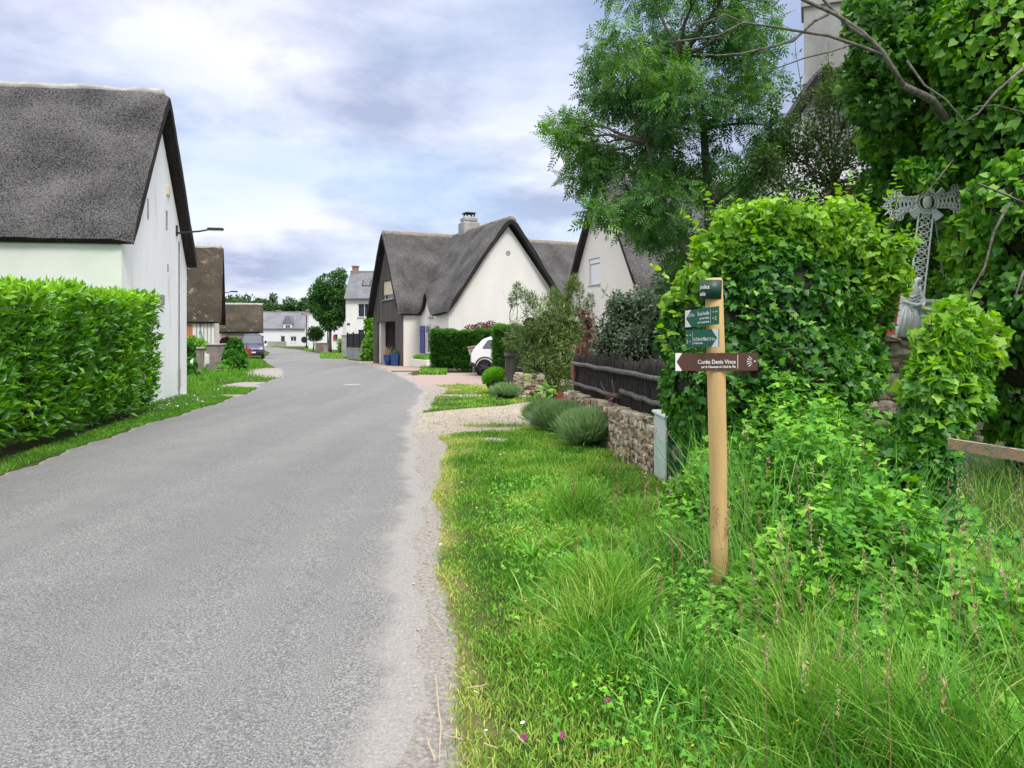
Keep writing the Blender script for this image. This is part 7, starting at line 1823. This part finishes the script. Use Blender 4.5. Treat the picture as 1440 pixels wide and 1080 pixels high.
# big ivy covered tree at right
BT = [(1420,60,7.7,110),(1330,60,8.8,80),(1300,150,9.0,66),(1400,180,7.9,90),(1340,250,9.0,70),(1450,300,7.0,90),(1390,340,7.6,60),(1270,60,8.6,60),(1260,190,8.9,50),(1300,330,9.0,60),(1400,430,7.2,62),(1470,430,6.8,70),(1250,280,9.2,50),(1250,10,8.6,60),(1350,-30,8.8,90),(1460,-40,7.6,100),(1520,150,7.2,110),(1540,330,7.0,110),(1370,420,8.2,60),(1235,350,9.4,36),(1440,510,7.6,50),(1340,400,8.9,50),(1410,500,8.4,50),(1460,545,8.6,50),(1380,540,8.8,44),(1425,575,8.0,40),(1470,600,7.8,44),(1395,590,8.4,30)]
cl = [pc(u, v, Y, r, r*Y/F_*.8) for (u, v, Y, r) in BT]
t = thing('ivy_covered_tree', (5.6, 8.3, 0), 'huge tree smothered in ivy filling the upper right behind the iron cross', 'tree', 'trees')
m_ = MB(); m_.tube([(5.7,8.6,0),(5.6,8.5,1.5),(5.35,8.3,3.0),(5.2,8.2,4.6),(5.0,8.2,6.0)], [.19,.17,.15,.12,.08], 12); limbs(m_, cl[:12], [Vector((5.3,8.2,3.0)), Vector((5.2,8.2,4.4))], .05, 2, .012); build(m_, 'trunk', M['bark'], t, smooth=True)
core('shade_fill', [q_ for q_ in cl if q_[0]/q_[1] > .535], .74, M['twig'], t)
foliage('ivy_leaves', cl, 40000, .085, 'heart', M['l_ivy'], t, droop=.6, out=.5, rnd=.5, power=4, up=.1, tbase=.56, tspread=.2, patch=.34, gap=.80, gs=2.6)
foliage('fresh_leaves', cl[:5] + cl[5:8], 4200, .085, 'heart', M['l_vine'], t, droop=.6, out=.5, power=9, tbase=.3, gap=.2, gs=1.8)
foliage('hanging_leaves', [pc(1300,250,7.75,16,.12), pc(1325,240,7.75,16,.12), pc(1280,236,7.75,16,.12)], 260, .085, 'heart', M['l_ivy'], t, droop=.7, out=.4, tbase=.7)
foliage('small_shoots', [pc(1240,70,8.2,46,.4), pc(1210,110,8.4,30,.3), pc(1235,140,8.3,40,.4), pc(1225,30,8.3,36,.4)], 1600, .09, 'lobed', M['l_ash'], t, tbase=.55, power=2)

# bare branches
m_ = MB()
Yb = 7.3
def br(pts, r0, r1, n=6, Y=Yb):
    m_.tube([P(u, v, Y) for u, v in pts], [r0 + (r1-r0)*k/(len(pts)-1) for k in range(len(pts))], n)
br([(1270,120),(1240,72),(1212,45),(1175,20),(1130,0),(1100,-20)], .026, .014, 8)
br([(1262,104),(1230,60),(1195,38),(1160,2),(1140,-20)], .020, .011, 8)
br([(1250,80),(1200,62),(1165,50),(1130,45),(1090,38),(1045,32),(1010,50),(975,55),(935,60)], .018, .005)
br([(1165,20),(1145,30),(1115,58),(1075,68),(1045,75),(1010,78),(985,76)], .014, .005)
br([(1130,45),(1105,60),(1070,72),(1055,84)], .010, .004)
br([(1200,62),(1170,72),(1130,82),(1095,95),(1062,96)], .010, .004)
br([(1045,32),(1020,20),(990,32),(965,34)], .008, .003)
br([(1112,-20),(1090,6),(1075,14),(1052,12)], .010, .004)
m_.tube([(5.35,8.2,3.2), P(1345,190,7.9), P(1310,140,7.6), P(1270,120,Yb)], [.07,.055,.04,.028], 9)
br([(1440,95),(1400,130),(1375,160),(1355,172)], .013, .007, 6, 6.2)
br([(1375,150),(1400,148),(1440,158)], .008, .004, 5, 6.2)
br([(1275,85),(1300,120),(1330,140),(1355,170)], .010, .006, 6, 6.4)
br([(1340,225),(1300,275),(1270,300),(1235,335)], .007, .004, 5, 7.4)
br([(1420,285),(1398,325),(1385,375),(1365,410),(1358,440)], .012, .006, 6, 6.4)
br([(1375,258),(1400,268),(1440,285)], .008, .008, 6, 6.4)
br([(1440,380),(1430,410),(1425,430)], .009, .005, 6, 6.0)
build(m_, 'bare_branches', M['bark_light'], t, smooth=True)
# background garden greenery behind the picket fence and ash
cl = [pc(*q) for q in ((960,400,12.5,40),(1000,430,12,50),(1040,400,12.3,40),(985,365,13,30))]
shrub('garden_shrub', (3.1, 12.3, 0), cl + [pc(990,470,12,50)], 5500, .09, 'oval', 'l_mid', 'dark leafy garden shrub under the ash tree', None, .62)
hedge('garden_hedge', (9.0, 13.0), (14.0, 9.0), 1.5, 3.6, 9000, .14, 'oval', 'l_mid', 'dark hedge closing the garden at the far right', None)
